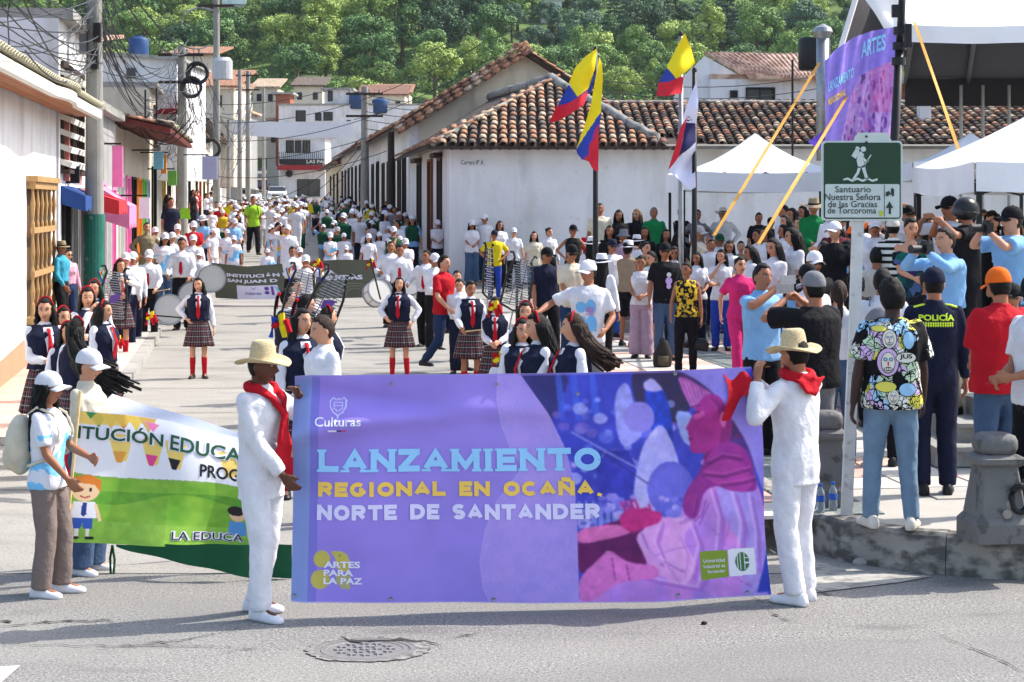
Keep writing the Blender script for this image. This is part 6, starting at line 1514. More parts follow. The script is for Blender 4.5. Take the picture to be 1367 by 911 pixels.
# --- grey school banner further back
GT = [(0,(282,351),41.2),(.25,(330,356),41),(.5,(380,352),41),(.8,(450,347),41),(1,(500,347),41.2)]; GB = [(0,(288,398),41.2),(.3,(340,400),41),(.6,(430,399),41),(1,(500,397),41.2)]
def gb_surf(u,v): return curve(GT,u).lerp(curve(GB,u),v)+V((0,-.05*math.sin(u*9),0))
a3 = Art(280,345,500,402,220,60,(88,90,74)); a3.fill(np.ones(a3.X.shape,bool),(88,90,74),tex=.06,cell=30); a3.poly([(318,379),(372,379),(372,402),(318,402)],(226,220,236)); a3.ell(359,384,3,3,(110,60,160)); a3.ell(359,391,3,3,(110,60,160)); a3.line([(365,382),(365,394)],3,(110,60,160)); a3.line([(369,382),(372,392)],2.5,(130,190,230)); a3.line([(341,382),(344,386),(347,382)],1,(120,110,170))
for r in (10,14,18): a3.line([(470+r*1.6*math.cos(t),398-r*math.sin(t)) for t in np.linspace(0,PI,12)],.8,(150,152,140),a=.7)
gbn = empty('grey_banner',(0,0,0)); tag(gbn,'olive grey school banner carried behind the drummers','banner'); a3.build('printed_sheet',gb_surf,gbn,vinyl)
put('back_sheet',MB().grid(lambda u,v: gb_surf(u,v)+V((0,.01,0)),30,6).mesh('b',True),mat('banner_back',(190,186,214)),gbn)
on_gb = lambda x0,y0: lambda x,y: gb_surf((x0+x-280)/220,(y0-y-345)/57)+V((0,-.012,0))
for s_,x,y,w_,h_,m,b in (('INSTITUCIÓN EDUCATIVA',303,365,145,7,tw,.04),('SAN JUAN D',303,375.5,70,7,tw,.04),('BUEDAS',432,374.5,52,7,tw,.04),('Culturas',331,394,22,4.5,mat('print_violet',(100,60,150),bump=0),.01)): text_on(s_,on_gb(x,y),'lettering',m,gbn,b,width=w_,height=h_)
# --- purple cloth on the stage
PT = [(0,(1101,82),30.2),(.15,(1116,66),30.3),(.4,(1140,50),30.4),(.7,(1165,41),30.5),(1,(1196,36),30.6)]; PB = [(0,(1100,192),30.2),(.4,(1135,190),30.4),(1,(1192,192),30.6)]
def pb_surf(u,v): return curve(PT,u).lerp(curve(PB,u),v)+V((0,-.12*math.sin(u*7+v*2)*(.3+v)-.03*math.sin(u*31+v*5),0))
a4 = Art(1100,36,1197,192,130,200,(138,118,210)); al = np.ones(a4.X.shape,bool); a4.fill(al,(142,122,212),tex=.1,cell=20)
crowdm = inpoly(a4.X,a4.Y,[(1126,192),(1136,130),(1150,96),(1197,80),(1197,192)]); a4.fill(crowdm,(160,116,196),col2=(214,176,226),cell=5)
for k in range(160):
    x,y = rs.uniform(1128,1197),rs.uniform(95,192); a4.fill(crowdm & ((((a4.X-x)/1.6)**2+((a4.Y-y)/5)**2) < 1),[(206,170,226),(84,44,120),(150,90,190),(214,110,180)][rs.randint(4)],a=.7)
a4.fill(crowdm & (a4.X > 1165) & (a4.Y < 150),(214,90,160),a=.35)
pbn = empty('stage_side_banner',(0,0,0)); tag(pbn,'billowing purple printed cloth hung beside the big stage canopy','banner'); a4.build('printed_sheet',pb_surf,pbn,vinyl)
put('back_sheet',MB().grid(lambda u,v: pb_surf(u,v)+V((0,.01,0)),30,20).mesh('b',True),mat('banner_back',(190,186,214)),pbn)
on_pb = lambda x0,y0,sl: lambda x,y: pb_surf((x0+x-1100)/97,max(0,(y0-y-x*sl-36)/156) if False else (y0-y-x*sl-(float(np.interp((x0+x-1100)/97,[t[0] for t in PT],[t[1][1] for t in PT]))))/max(1,192-float(np.interp((x0+x-1100)/97,[t[0] for t in PT],[t[1][1] for t in PT]))))+V((0,-.012,0))
text_on('ARTES',on_pb(1152,78,.35),'lettering',tb,pbn,.03,width=32,height=22); text_on('LANZAMIENTO',on_pb(1104,124,.55),'lettering',tb,pbn,.03,width=36,height=14); text_on('REGIONAL',on_pb(1104,142,.55),'lettering',ty,pbn,.03,width=26,height=9)
f = q_surf([(1078,190),(1101,174),(1101,208),(1095,200)],(30,30.2,30.2,30),.01); put('loose_corner',MB().grid(f,8,8).mesh('c',True),cloth((110,84,196)),pbn)
# --- small white banner across the far street
f = lambda u,v: at(310+162*u,160+2*u+v*(20+2*u),120)+V((0,-.1*math.sin(u*9),-.12*math.sin(PI*u)))
sw_ = empty('street_banner',(0,0,0)); tag(sw_,'long white banner stretched high across the far street','banner'); put('sheet',MB().grid(f,40,6).mesh('w',True),mat('white_vinyl',(220,220,224),.7,.05),sw_)
g_ = mat('faint_grey_print',(176,176,186),.7,bump=0); text_on('BIENVENIDOS' if False else 'FERIAS Y FIESTAS',lambda x,y: f((30+x)/162,(14-y)/21)+V((0,-.04,0)),'lettering',g_,sw_,.01,width=60,height=6) if False else None
for sx,px in ((0,311),(1,472)): a = at(px,160,120); put('cord',MB().path([a,a+V(((-1 if sx == 0 else 1)*2,0,.5))],.02,4),iron,sw_)

# ================================================================== FLAGS
fy_,fb_,fr_ = cloth('yellow'),cloth((30,60,170)),cloth((200,24,44))
FM = dict(y=mat('flag_yellow',(240,214,20),.75,.06,6,.2),b=mat('flag_blue',(44,66,160),.75,.08,6,.2),r=mat('flag_red',(206,36,54),.75,.08,6,.2),w=mat('flag_white',(222,222,240),.75,.05,6,.2),n=mat('flag_navy',(26,26,80),.75,.08,6,.2))
def flag(label,Y,rows,n=14,fold=.1):
    """rows: stripes; each stripe = (colour, top polyline px, bottom polyline px)"""
    f = empty('flag',(0,0,0)); tag(f,label,'flag','flags flying above the plaza')
    for c,a,b in rows:
        def pt(P,t):
            k = t*(len(P)-1); i = min(int(k),len(P)-2); w_ = k-i; return (P[i][0]*(1-w_)+P[i+1][0]*w_,P[i][1]*(1-w_)+P[i+1][1]*w_)
        def s(u,v):
            p,q = pt(a,u),pt(b,u); x,y = p[0]*(1-v)+q[0]*v,p[1]*(1-v)+q[1]*v; return at(x,y,Y)+V((0,fold*math.sin(x*.16+y*.05)+fold*.5*math.sin(y*.12),0))
        front = MB().grid(s,n,n); put({'y': 'yellow_stripe','b': 'blue_stripe','r': 'red_stripe','w': 'white_stripe','n': 'navy_stripe'}[c],front.mesh('stripe',True),FM[c],f)
    return f
flag('yellow blue and red flag blown to the left of the nearer black pole',30,[('y',[(797,65),(782,75),(768,90),(760,110)],[(794,93),(788,108),(786,118),(771,130)]),('b',[(796,93),(790,108),(786,118),(771,130)],[(796,105),(788,125),(783,126),(745,142)]),('b',[(760,112),(765,122),(768,128),(771,130)],[(744,141),(750,143),(758,139),(767,133)]),
    ('r',[(744,141),(758,138),(772,130),(786,120)],[(732,165),(748,160),(764,151),(780,140)])])
flag('second yellow blue and red flag hanging down along the nearer black pole',29.8,[('y',[(800,76),(804,85),(805,105),(802,150)],[(794,110),(789,140),(780,170),(769,200)]),('b',[(803,148),(801,152),(790,165),(769,200)],[(799,178),(794,182),(786,196),(777,214)]),('b',[(769,198),(776,205),(783,196),(786,188)],[(771,206),(777,213),(782,214),(786,212)]),
    ('r',[(799,165),(793,176),(785,196),(780,214)],[(799,228),(796,229),(790,224),(786,216)])],fold=.05)
flag('yellow blue and red flag on the middle pole in front of the hill',30.3,[('y',[(913,45),(918,56),(924,66),(929,84)],[(890,90),(896,98),(902,106),(914,98)]),('b',[(890,91),(894,96),(898,101),(901,107)],[(880,109),(886,110),(892,110),(900,107)]),('r',[(880,110),(890,109),(900,106),(913,102)],[(877,128),(888,129),(898,127),(912,124)])])
flag('white red and navy flag hanging on the right black pole',30,[('w',[(930,108),(931,120),(931,140),(930,165)],[(921,130),(917,140),(913,152),(912,165)]),('n',[(918,155),(922,158),(927,165),(930,172)],[(906,208),(912,204),(921,198),(929,190)]),('r',[(918,154),(915,160),(912,164),(908,172)],[(906,208),(902,215),(897,222),(892,228)]),('w',[(929,190),(918,200),(906,210),(892,228)],[(928,250),(922,254),(912,245),(894,230)])])
for px,y0,Y,top,lb in ((795,68,30.1,66,'black flagpole with two yellow blue red flags'),(909,48,30.5,100,'thin grey pole of the middle yellow blue red flag'),(927,96,30.1,96,'black flagpole with the white red and navy flag')):
    b = at(px,y0,Y); fp = empty('flagpole',(b.x,Y,.29),0,lb,'flagpole'); put('pole',MB().lathe([(.05,0),(.045,1.5),(.035,b.z-.29)],n=10,close=True),iron if px != 909 else steel,fp,smooth=True); put('finial',MB().ell((0,0,b.z-.27),(.04,.04,.06),10,8),iron,fp); put('base',MB().lathe([(.2,0),(.2,.06),(.07,.1),(.06,.2)],n=16),iron,fp)

# ================================================================== STREET FURNITURE
# walking route sign
sgn = empty('route_sign',(at(1148,0,13.9).x,13.9,PZ),0,'green and white walking route sign on a white pole with a hiker symbol','sign')
q0 = at(1148,0,13.9).x; pole_w = mat('white_painted_pole',(206,206,202),.7,.15,6,.2); add_layer(pole_w,(120,120,116),14,(.6,.7),None,.5)
sx0,sx1 = at(1098,0,13.85).x-q0,at(1206,0,13.85).x-q0; sz1,sz0 = at(0,188,13.85).z-PZ,at(0,295,13.85).z-PZ
mb = MB(); zt = sz1-.02
mb.loft([[V((x,y,z)) for x,y in ((-.04+o,-.03),(.04+o,-.03),(.04+o,.03),(-.04+o,.03))] for z,o in ((0,-.095),(zt*.5,-.035),(zt+.06,.012))]); put('pole',mb,pole_w,sgn,loc=(0,.035,0))
def rrect(x0,x1,z0,z1,r,n=5):
    P = []
    for cx,cz,a0 in ((x1-r,z0+r,-90),(x1-r,z1-r,0),(x0+r,z1-r,90),(x0+r,z0+r,180)):
        for i in range(n+1): a = rad(a0+90*i/n); P.append((cx+r*math.cos(a),cz+r*math.sin(a)))
    return P
def plate(name,P,y,th,m,par=sgn): return put(name,MB().plate([(x,y,z) for x,z in P],(0,th,0)),m,par)
sgw = mat('sign_white',(196,206,200),.45,.06,6,.03); sgg = mat('sign_green',(34,66,46),.4,.08,5,.03)
plate('backing_plate',rrect(sx0,sx1,sz0,sz1,.03),-.02,.03,sgw); zc = at(0,246,13.85).z-PZ
plate('green_panel',rrect(sx0+.014,sx1-.014,sz0+.014,sz1-.014,.022),-.024,.003,sgg); plate('white_panel',rrect(sx0+.024,sx1-.024,sz0+.024,zc,.012),-.028,.003,sgw)
plate('divider',[(sx0+.46,sz0+.03),(sx0+.464,sz0+.03),(sx0+.464,zc-.004),(sx0+.46,zc-.004)],-.031,.002,sgg)
plate('top_tab',[(sx0+.24,sz1),(sx1-.08,sz1),(sx1-.11,sz1+.06),(sx0+.27,sz1+.06)],-.012,.02,sgw)
for i,(s_,px,py,w_) in enumerate((('Santuario',1117,257,48),('Nuestra Señora',1103,267.5,75),('de las Gracias',1107.5,277,66),('de Torcoroma',1107,285.5,65))):
    q = at(px,py,13.8); text_on(s_,(lambda q: lambda x,y: V((q.x-q0+x,-.0325,q.z-PZ+y)))(q),'lettering',mat('sign_dark_letters',(44,58,50),.5,bump=0),sgn,.006,width=w_*13.8/FPX,height=(8.5 if i != 1 else 9)*13.8/FPX)
S = lambda px,py: (at(px,py,13.8).x-q0,at(px,py,13.8).z-PZ)
dk = MATS['sign_dark_letters']
def sp(name,P,m,y=-.0285): plate(name,[S(*p) for p in P],y,.003,m)
sp('arrow_symbol',[(1189,286),(1189,278),(1185,278),(1190,269),(1195,278),(1192,278),(1192,286)],dk,-.033); sp('shrine_symbol',[(1185,262),(1185,257),(1189,255),(1192,259),(1192,252),(1194,251),(1196,253),(1196,262),(1193,262),(1193,260),(1189,260),(1189,262)],dk,-.033)
hk = sgw
for nm,P in (('hiker_body',[(1148,204),(1152,202),(1156,206),(1155,214),(1158,222),(1153,224),(1148,224),(1146,214)]),('hiker_leg',[(1148,222),(1152,223),(1149,232),(1143,240),(1140,239),(1146,230)]),('hiker_leg',[(1152,222),(1157,221),(1159,230),(1162,239),(1158,240),(1155,231)]),('hiker_arm',[(1154,207),(1158,213),(1162,213),(1162,216),(1156,216)]),('hiker_pack',[(1139,208),(1145,198),(1150,201),(1145,212)]),('hiker_pack',[(1144,197),(1147,195),(1151,198),(1149,200)]),('walking_stick',[(1165,206),(1166,207),(1155,224),(1154,223)])): sp(nm,P,hk,-.0285)
x_,z_ = S(1155,199); put('hiker_head',MB().limb((x_,-.0285,z_),(x_,-.0245,z_),[(0,.02),(1,.02)],16,'ff'),hk,sgn)
sp('ground_wave',[(1128,239),(1134,237),(1140,240),(1147,237),(1154,240),(1161,237),(1167,240),(1174,238),(1174,241),(1167,243),(1161,240),(1154,243),(1147,240),(1140,243),(1134,240),(1128,241)],hk)
for px,py in ((1159,188-6),(1159,190)): x_,z_ = S(px,py); put('bolt',MB().ell((x_,-.03,z_),(.01,.008,.01),8,6),iron,sgn)
sp('yellow_sticker',[(1176,283),(1179,281),(1182,284),(1180,289),(1177,289)],mat('lime_sticker',(190,200,60),bump=0),-.033)
# black lamp post behind the sign
b,t_ = at(1178,480,24),at(1206,-30,24); lpst = empty('lamp_post',(0,0,0)); tag(lpst,'slightly leaning black lamp post behind the green sign','lamp post')
put('pole',MB().path([V((b.x,24,.29)),b.lerp(t_,.5),b.lerp(t_,.82)],[.075,.06,.055],14),iron,lpst,smooth=True); put('upper_pole',MB().path([b.lerp(t_,.82),t_],[.05,.045],14),iron,lpst,smooth=True)
for k in (.78,.82,.86): c = b.lerp(t_,k); put('collar',MB().limb(c-V((0,0,.05)),c+V((0,0,.05)),[(0,.09),(1,.09)],16,'ff'),iron,lpst)
c = at(1212,48,23.8); put('clamp',MB().box(c,(.08,.1,.3)).box(at(1196,15,23.9),(.1,.08,.16)),iron,lpst)
# bollards
bol = mat('bollard_grey_paint',(104,103,102),.65,.15,6,.35,30); add_layer(bol,(58,56,54),9,(.56,.64),None,.7)
def bollard(px,by,Y,h,w_,label,rz=0):
    X = (px-CX)*Y/FPX; b = empty('bollard',(X,Y,PZ),rz,label,'bollard','stone bollards along the kerb'); R = lambda w0,z,r=.03: [V((x*w0/2,y*w0/2,z)) for x,y in ((-1+r/w0,-1),(1-r/w0,-1),(1,-1+r/w0),(1,1-r/w0),(1-r/w0,1),(-1+r/w0,1),(-1,1-r/w0),(-1,-1+r/w0))]
    s = h/.74
    put('plinth',MB().loft([R(w_,0),R(w_,.13*s),R(w_*.86,.17*s)]),bol,b); put('shaft',MB().loft([R(w_*.84,.16*s),R(w_*.60,.52*s)]),bol,b)
    put('neck_moulding',MB().loft([R(w_*.64,.515*s),R(w_*.82,.54*s),R(w_*.84,.575*s),R(w_*.6,.60*s)]),bol,b)
    rings = []
    for z,k in ((.595,.44),(.61,.5),(.64,.56),(.69,.56),(.725,.5),(.74,.36)): rings.append([V((k*w_*.60*math.copysign(abs(math.cos(a))**.5,math.cos(a)),k*w_*.60*math.copysign(abs(math.sin(a))**.5,math.sin(a)),z*s)) for a in [2*PI*i/24 for i in range(24)]])
    put('cap',MB().loft(rings),bol,b,smooth=True); return b
bo = bollard(1328,722,12.95,.735,.41,'worn grey stone bollard with chipped paint at the right kerb',.12)
mb = MB()
for k in range(6):
    z = .2+.06*k; mb.ell((.03*math.sin(k*2)+.02,-.175+.02*k,z),(.035,.012,.035),8,6)
put('chipped_patch',mb,mat('bare_stone',(140,134,126),.95,.2,9,.6),bo)
bollard(1104,672,14.45,.72,.35,'dark grey bollard just behind the right banner bearer',0)
sc_ = empty('cast_scroll',(at(1362,0,12.8).x,12.8,PZ+.3)); tag(sc_,'iron chain ring beside the chipped bollard at the right edge','chain ring'); put('ring',MB().path([V((.06*math.cos(a),0,.09*math.sin(a))) for a in [2*PI*i/20 for i in range(21)]],.022,8),iron,sc_); put('link',MB().path([V((.03*math.cos(a)+.04,.02*math.sin(a),.09+.04*math.sin(a))) for a in [2*PI*i/12 for i in range(13)]],.012,6),iron,sc_)
# bottles
bpl = mat('clear_bottle_plastic',(190,204,216),.1,.05,bump=0,spec=.6); bpl.node_tree.nodes['Principled BSDF'].inputs['Transmission Weight'].default_value = .75
for px,Y,lb,cc,dark in ((1095.5,14.05,'clear water bottle with blue label, left one of two by the dark bollard',(40,90,170),0),(1112,14.15,'clear water bottle with blue label standing to the right by the dark bollard',(40,90,170),0),(1127,14.5,'clear bottle with red cap lying against the sign pole',(200,70,60),0)):
    bt = empty('water_bottle',((px-CX)*Y/FPX,Y,PZ),0,lb,'bottle'); put('bottle',MB().lathe([(.001,0),(.031,.003),(.033,.05),(.030,.09),(.033,.13),(.028,.16),(.013,.185),(.013,.2)],n=16),bpl,bt,smooth=True); put('cap',MB().lathe([(.015,.196),(.015,.215),(.001,.217)],n=12),cloth(cc),bt); put('label',MB().lathe([(.0345,.085),(.0345,.13)],n=16),mat('blue_label',(46,90,180),.5,.2),bt)
# stone by the kerb
st_r = put('loose_stone',MB().ell((0,0,.02),(.055,.04,.035),10,8),concrete,loc=(*g2(1148,755),0)); tag(st_r,'small pale stone lying against the foot of the kerb','stone')
dr = put('dark_pebble',MB().ell((0,0,.01),(.02,.015,.012),8,6),iron,loc=(*g2(940,834),0)); tag(dr,'small dark pebble on the asphalt in front of the banner','pebble')

# ---- utility poles and cables
def upole(px,ybase,Y,ytop,r,label,x_off=0,zb=None,lean=0,m=None):
    a = at(px,ytop,Y); zb = sideL(Y)-.1 if zb is None else zb; p = empty('utility_pole',(a.x,Y,zb),0,label,'utility pole','utility poles along the street'); H_ = a.z-zb
    put('shaft',MB().limb((-lean,0,0),(0,0,H_),[(0,r*1.15),(1,r*.8)],18,'ff'),m or pole_m,p,smooth=False); return p,a,H_
p1,t1,h1 = upole(126,0,35.2,-40,.172,'thick concrete pole with green painted foot in front of the left shops')
put('green_foot',MB().limb((0,0,.02),(0,0,2.20),[(0,.204),(1,.200)],20,'ff'),add_layer(mat('peeling_green_paint',(34,108,92),.6,.25,4,.3),(150,170,160),5,(.6,.68),None,.7),p1)
put('steel_band',MB().limb((0,0,h1-1.75),(0,0,h1-1.67),[(0,.17),(1,.17)],18,'ff'),steel,p1)
for dz,dx in ((1.45,.05),(1.15,-.16),(.95,.1)): put('junction_box',MB().box((dx,-.2,h1-dz-.25),(.13,.12,.36)),iron if dx > 0 else mat('grey_box',(90,92,96),.6),p1)
p2,t2,h2 = upole(243,0,62,62,.17,'dark cluttered pole with coiled cables on the left side'); p3,t3,h3 = upole(289,0,78,-30,.15,'slim tall pole with street lamp arm and transformer'); 
p4,t4,h4 = upole(331,0,118,95,.16,'thin pole rising left of the far street banner'); p5,t5,h5 = upole(320,0,100,93,.13,'thin pale pole just beyond the lamp arm pole')
p6,t6,h6 = upole(487,0,76,116,.17,'dark pole against the white houses on the right of the street',zb=prof(76)); p7,t7,h7 = upole(522,0,62,172,.13,'short dark post before the gabled house',zb=prof(62),m=wood_dk)
p8,t8,h8 = upole(352,0,150,118,.14,'faint far pole in the climbing street'); p9,t9,h9 = upole(305,0,112,160,.12,'pole at the left end of the far street banner')
for p,h in ((p2,h2),(p3,h3),(p6,h6),(p4,h4)):
    for k in (.3,1.2): put('crossarm',MB().box((0,-.18,h-k),(1.5,.09,.09)),wood_dk,p)
    for k in range(4): put('insulator',MB().lathe([(.03,0),(.05,.04),(.03,.08),(.05,.12),(.02,.16)],n=8),mat('porcelain',(150,130,120),.3),p,loc=(-.6+k*.4,-.18,h-.26))
coil_m = mat('black_cable',(52,52,54),.6,.1,10,0)
for (px,py,r,lb) in ((264,98,.36,'upper black coil of cable hanging on the cluttered pole'),(256,117,.34,'lower black coil of cable hanging on the cluttered pole'),(281,199,.42,'black coil of cable low on the lamp arm pole')):
    Y = 61 if px != 281 else 76; c = at(px,py,Y); mb = MB()
    for k in range(5): mb.path([c+V((r*(1-.06*k)*math.cos(a),.05*k-.1,r*(1-.06*k)*math.sin(a))) for a in [2*PI*i/22 for i in range(23)]],.035,5)
    tag(put('cable_coil',mb,coil_m),lb,'cable coil','coils of spare cable on the poles')
c = at(297,90,77.5); put('transformer',MB().lathe([(.01,0),(.42,0),(.42,.75),(.3,.9),(.01,.92)],c=(c.x-t3.x,-.5,c.z-(sideL(78)-.1)-.5),n=18),mat('transformer_grey',(176,178,180),.5,.1),p3)
put('lamp_arm',MB().path([V((0,0,h3-1.4)),V((-.7,-.1,h3-1.25)),V((-1.3,-.2,h3-1.5)),V((-1.4,-.2,h3-1.9))],.04,6),steel,p3); put('sign_arm',MB().path([V((0,0,h3-1.25)),V((1.2,-.1,h3-1.2))],.035,6),steel,p3)
put('hanging_sign',MB().box((.75,-.1,h3-.75),(1.0,.05,.75)),mat('pale_sign',(196,214,210),.5,.2,5),p3)
cable_r = random.Random(3)
def cable(a,b,sag,r=.012,n=14,name='overhead_cable',lb=None,gp=None,wob=0):
    pts = []
    for i in range(n+1):
        t = i/n; p = V(a).lerp(V(b),t); p.z -= sag*4*t*(1-t); 
        if wob: p += V((cable_r.uniform(-wob,wob),cable_r.uniform(-wob,wob),cable_r.uniform(-wob,wob)))
        pts.append(p)
    o = put(name,MB().path(pts,r,4),coil_m); tag(o,lb or 'thin dark cable strung between the poles above the left pavement','cable',gp or 'overhead cables above the left pavement'); return o
for k in range(16):   # from the thick pole out to the top left, towards the camera
    cable(t1+V((cable_r.uniform(-.15,.15),0,cable_r.uniform(-1.9,-.5))),at(cable_r.uniform(-160,60),cable_r.uniform(-60,60) if k < 12 else cable_r.uniform(-30,70),cable_r.uniform(16,26)),cable_r.uniform(.1,.5),.011,lb='thin cable running from the thick pole to the upper left',gp='cables leaving the thick pole to the upper left')
for k in range(20):
    cable(t1+V((cable_r.uniform(-.15,.2),0,cable_r.uniform(-1.9,0))),t2+V((cable_r.uniform(-.6,.6),0,cable_r.uniform(-2.2,.3))),cable_r.uniform(.3,1.6),.012,lb='sagging cable between the thick pole and the cluttered pole',gp='cables between the thick pole and the cluttered pole')
for k in range(14):
    cable(t2+V((cable_r.uniform(-.6,.6),0,cable_r.uniform(-2.4,.2))),t3+V((cable_r.uniform(-.4,.4),0,cable_r.uniform(-9,-3))),cable_r.uniform(.2,1.2),.014,lb='cable between the cluttered pole and the lamp arm pole',gp='cables between the cluttered pole and the lamp arm pole')
for k in range(12):
    cable(t3+V((cable_r.uniform(-.4,.4),0,cable_r.uniform(-9,-4))),t4+V((cable_r.uniform(-.5,.5),0,cable_r.uniform(-4,-.2))),cable_r.uniform(.2,1.5),.018,lb='distant cable running up the street beyond the lamp arm pole',gp='cables running up the far street')
for k in range(8):   # across the street to the right
    cable(t3+V((0,0,-5.3-k*.75)),V((facR(66)+2.5+k*.5,66,8.6-k*.42)) if k < 5 else t6+V((0,0,-.4-k*.3)),.7+.1*k,.014,lb='long cable crossing high over the street to the right hand houses',gp='cables crossing high over the street')
for k in range(5): cable(t6+V((0,0,-.3-k*.35)),at(720+k*30,108+k*9,58),.5,.014,lb='cable passing in front of the gabled cream house',gp='cables in front of the gabled cream house')
for k in range(3): cable(at(740,95+k*14,62),at(1110,98+k*17,62),.5,.014,lb='thin cable strung low across the hillside behind the flags',gp='cables across the hillside behind the flags')
for a,b in (((630,-10,45),(222,70,62)),((700,-10,45),(250,60,62))): cable(at(160 if a[0] == 630 else 175,-10,36),at(b[0]+30,b[1],b[2]),.5,.02,lb='thick twisted cable swooping from the top edge to the cluttered pole',gp='twisted cables swooping from the top')
for (px,y0,y1,Y) in ((10,0,80,31),(62,20,105,45),(45,0,60,40)): cable(at(px,y0-30,Y),at(px+4,y1,Y),0,.012,n=4,wob=.05,lb='loose vertical cable hanging over the near eaves',gp='loose cables over the near eaves')
for k in range(9):   # drooping loops
    c = at(cable_r.uniform(150,200),cable_r.uniform(150,175),47); cable(c,c+V((cable_r.uniform(.5,1.4),0,.1)),cable_r.uniform(.2,.6),.015,lb='drooping loop of cable under the mossy tiled eaves',gp='drooping cable loops under the mossy eaves')
mb = MB()
for k in range(90):
    c = t1+V((cable_r.gauss(-.05,.18),cable_r.gauss(-.1,.1),cable_r.uniform(-1.5,-.2))); e_ = c+V((cable_r.gauss(0,.25),cable_r.gauss(0,.1),-cable_r.uniform(.1,.9))); mb.path([c,c.lerp(e_,.3)+V((.05,0,-.12)),c.lerp(e_,.7)+V((.03,0,-.14)),e_],.005,3)
tag(put('wire_tangle',mb,coil_m,p1,mw=Matrix.Translation(-V(p1.location))),kind='stuff')
mb = MB()
for k in range(60):
    c = t2+V((cable_r.gauss(0,.35),cable_r.gauss(-.1,.1),cable_r.uniform(-3.8,0))); e_ = c+V((cable_r.gauss(0,.5),cable_r.gauss(0,.1),-cable_r.uniform(.2,1.8))); mb.path([c,c.lerp(e_,.3)+V((.1,0,-.25)),c.lerp(e_,.7)+V((.05,0,-.3)),e_],.009,3)
tag(put('wire_tangle',mb,coil_m,p2,mw=Matrix.Translation(-V(p2.location))),kind='stuff')
# antenna posts behind the flags etc.
for px,y0,y1,Y,lb in ((1058,80,250,40,'thin black mast in front of the tiled roof right of the flags'),(194,120,170,46.5,'thin rooftop mast above the mossy tiles, left one'),(209,118,172,47,'thin rooftop mast above the mossy tiles, right one'),(703,70,95,66,'thin rod standing on the gabled roof')):
    a,b = at(px,y0,Y),at(px,y1,Y); tag(put('mast',MB().tube(b,a,.025),iron),lb,'mast')

# ---- awnings, hanging signs, clothes of the left shops
def awning(px0,dp,y0,y1,Ya,Yb,m,label,drop=.28):
    aw = empty('awning',(0,0,0)); tag(aw,label,'awning'); a0,a1 = V((*lp(Ya),0)),V((*lp(Yb),0)); z1 = HC-(y0-HY)*Ya/FPX; z0 = HC-(y1-HY)*Ya/FPX
    f0 = lambda u,v: a0.lerp(a1,u)-inl*(dp*v)+V((0,0,z1+(z0-z1)*v-.03*math.sin(PI*v)))
    put('canopy',MB().grid(f0,10,5).mesh('c',True),m,aw)
    put('scalloped_edge',MB().grid(lambda u,v: f0(u,1)+V((0,0,-v*drop*(.75+.25*abs(math.sin(u*12))))),40,2).mesh('e',True),m,aw)
    for k in (0,1): put('side_panel',MB().plate([a0.lerp(a1,k)+V((0,0,z1)),f0(k,1),f0(k,1)+V((0,0,-drop)),a0.lerp(a1,k)+V((0,0,z0-drop*.5))],(0,.01,0)),m,aw)
awning(0,.44,248,262,33.7,36,mat('blue_awning',(30,66,128),.7,.15,4),'dark blue scalloped awning between the near house and the thick pole')
awning(0,.8,252,268,36.8,39,mat('red_awning',(206,44,50),.7,.15,4),'red scalloped awning just right of the thick pole')
awning(0,.75,246,275,40.4,42.6,mat('pink_awning',(232,130,170),.7,.12,4),'bright pink awning beyond the red one',.5)
def hang(px0,py0,px1,py1,Y,m,label,cat='sign',name='hanging_sign'):
    a,b = at(px0,py0,Y),at(px1,py1,Y); o = empty(name,((a.x+b.x)/2,Y,b.z),0,label,cat); put('panel',MB().box((0,0,(a.z-b.z)/2),(b.x-a.x,.06,a.z-b.z)),m,o); put('bracket',MB().box((-(b.x-a.x)/2-.2,0,a.z-b.z+.05),(.8,.04,.04)),iron,o); return o
hang(270,209,290,240,60,mat('lilac_panel',(186,182,216),.6,.1,3),'pale lilac hanging sign below the coiled cable')
q = MATS['pale_sign']
hang(205,203,218,226,52,cloth((120,190,210)),'small pale blue hanging sign in front of the low shops'); hang(215,206,222,232,54,orp,'narrow orange hanging sign beside the green panel'); hang(224,228,236,248,55,grp,'green hanging sign beside the orange one')
hang(150,195,164,250,43,pinkp,'tall pink hanging fabric beside the thick pole','fabric','hanging_fabric'); hang(186,264,200,292,46,white_wall,'white hanging sign right of the pink awning'); hang(75,160,93,242,34.2,mat('red_white_poster',(196,120,110),.6,.4,9),'tall reddish poster on the gallery beside the near house','poster','poster')
hang(80,222,106,245,34.6,iron,'black shop sign above the blue awning')
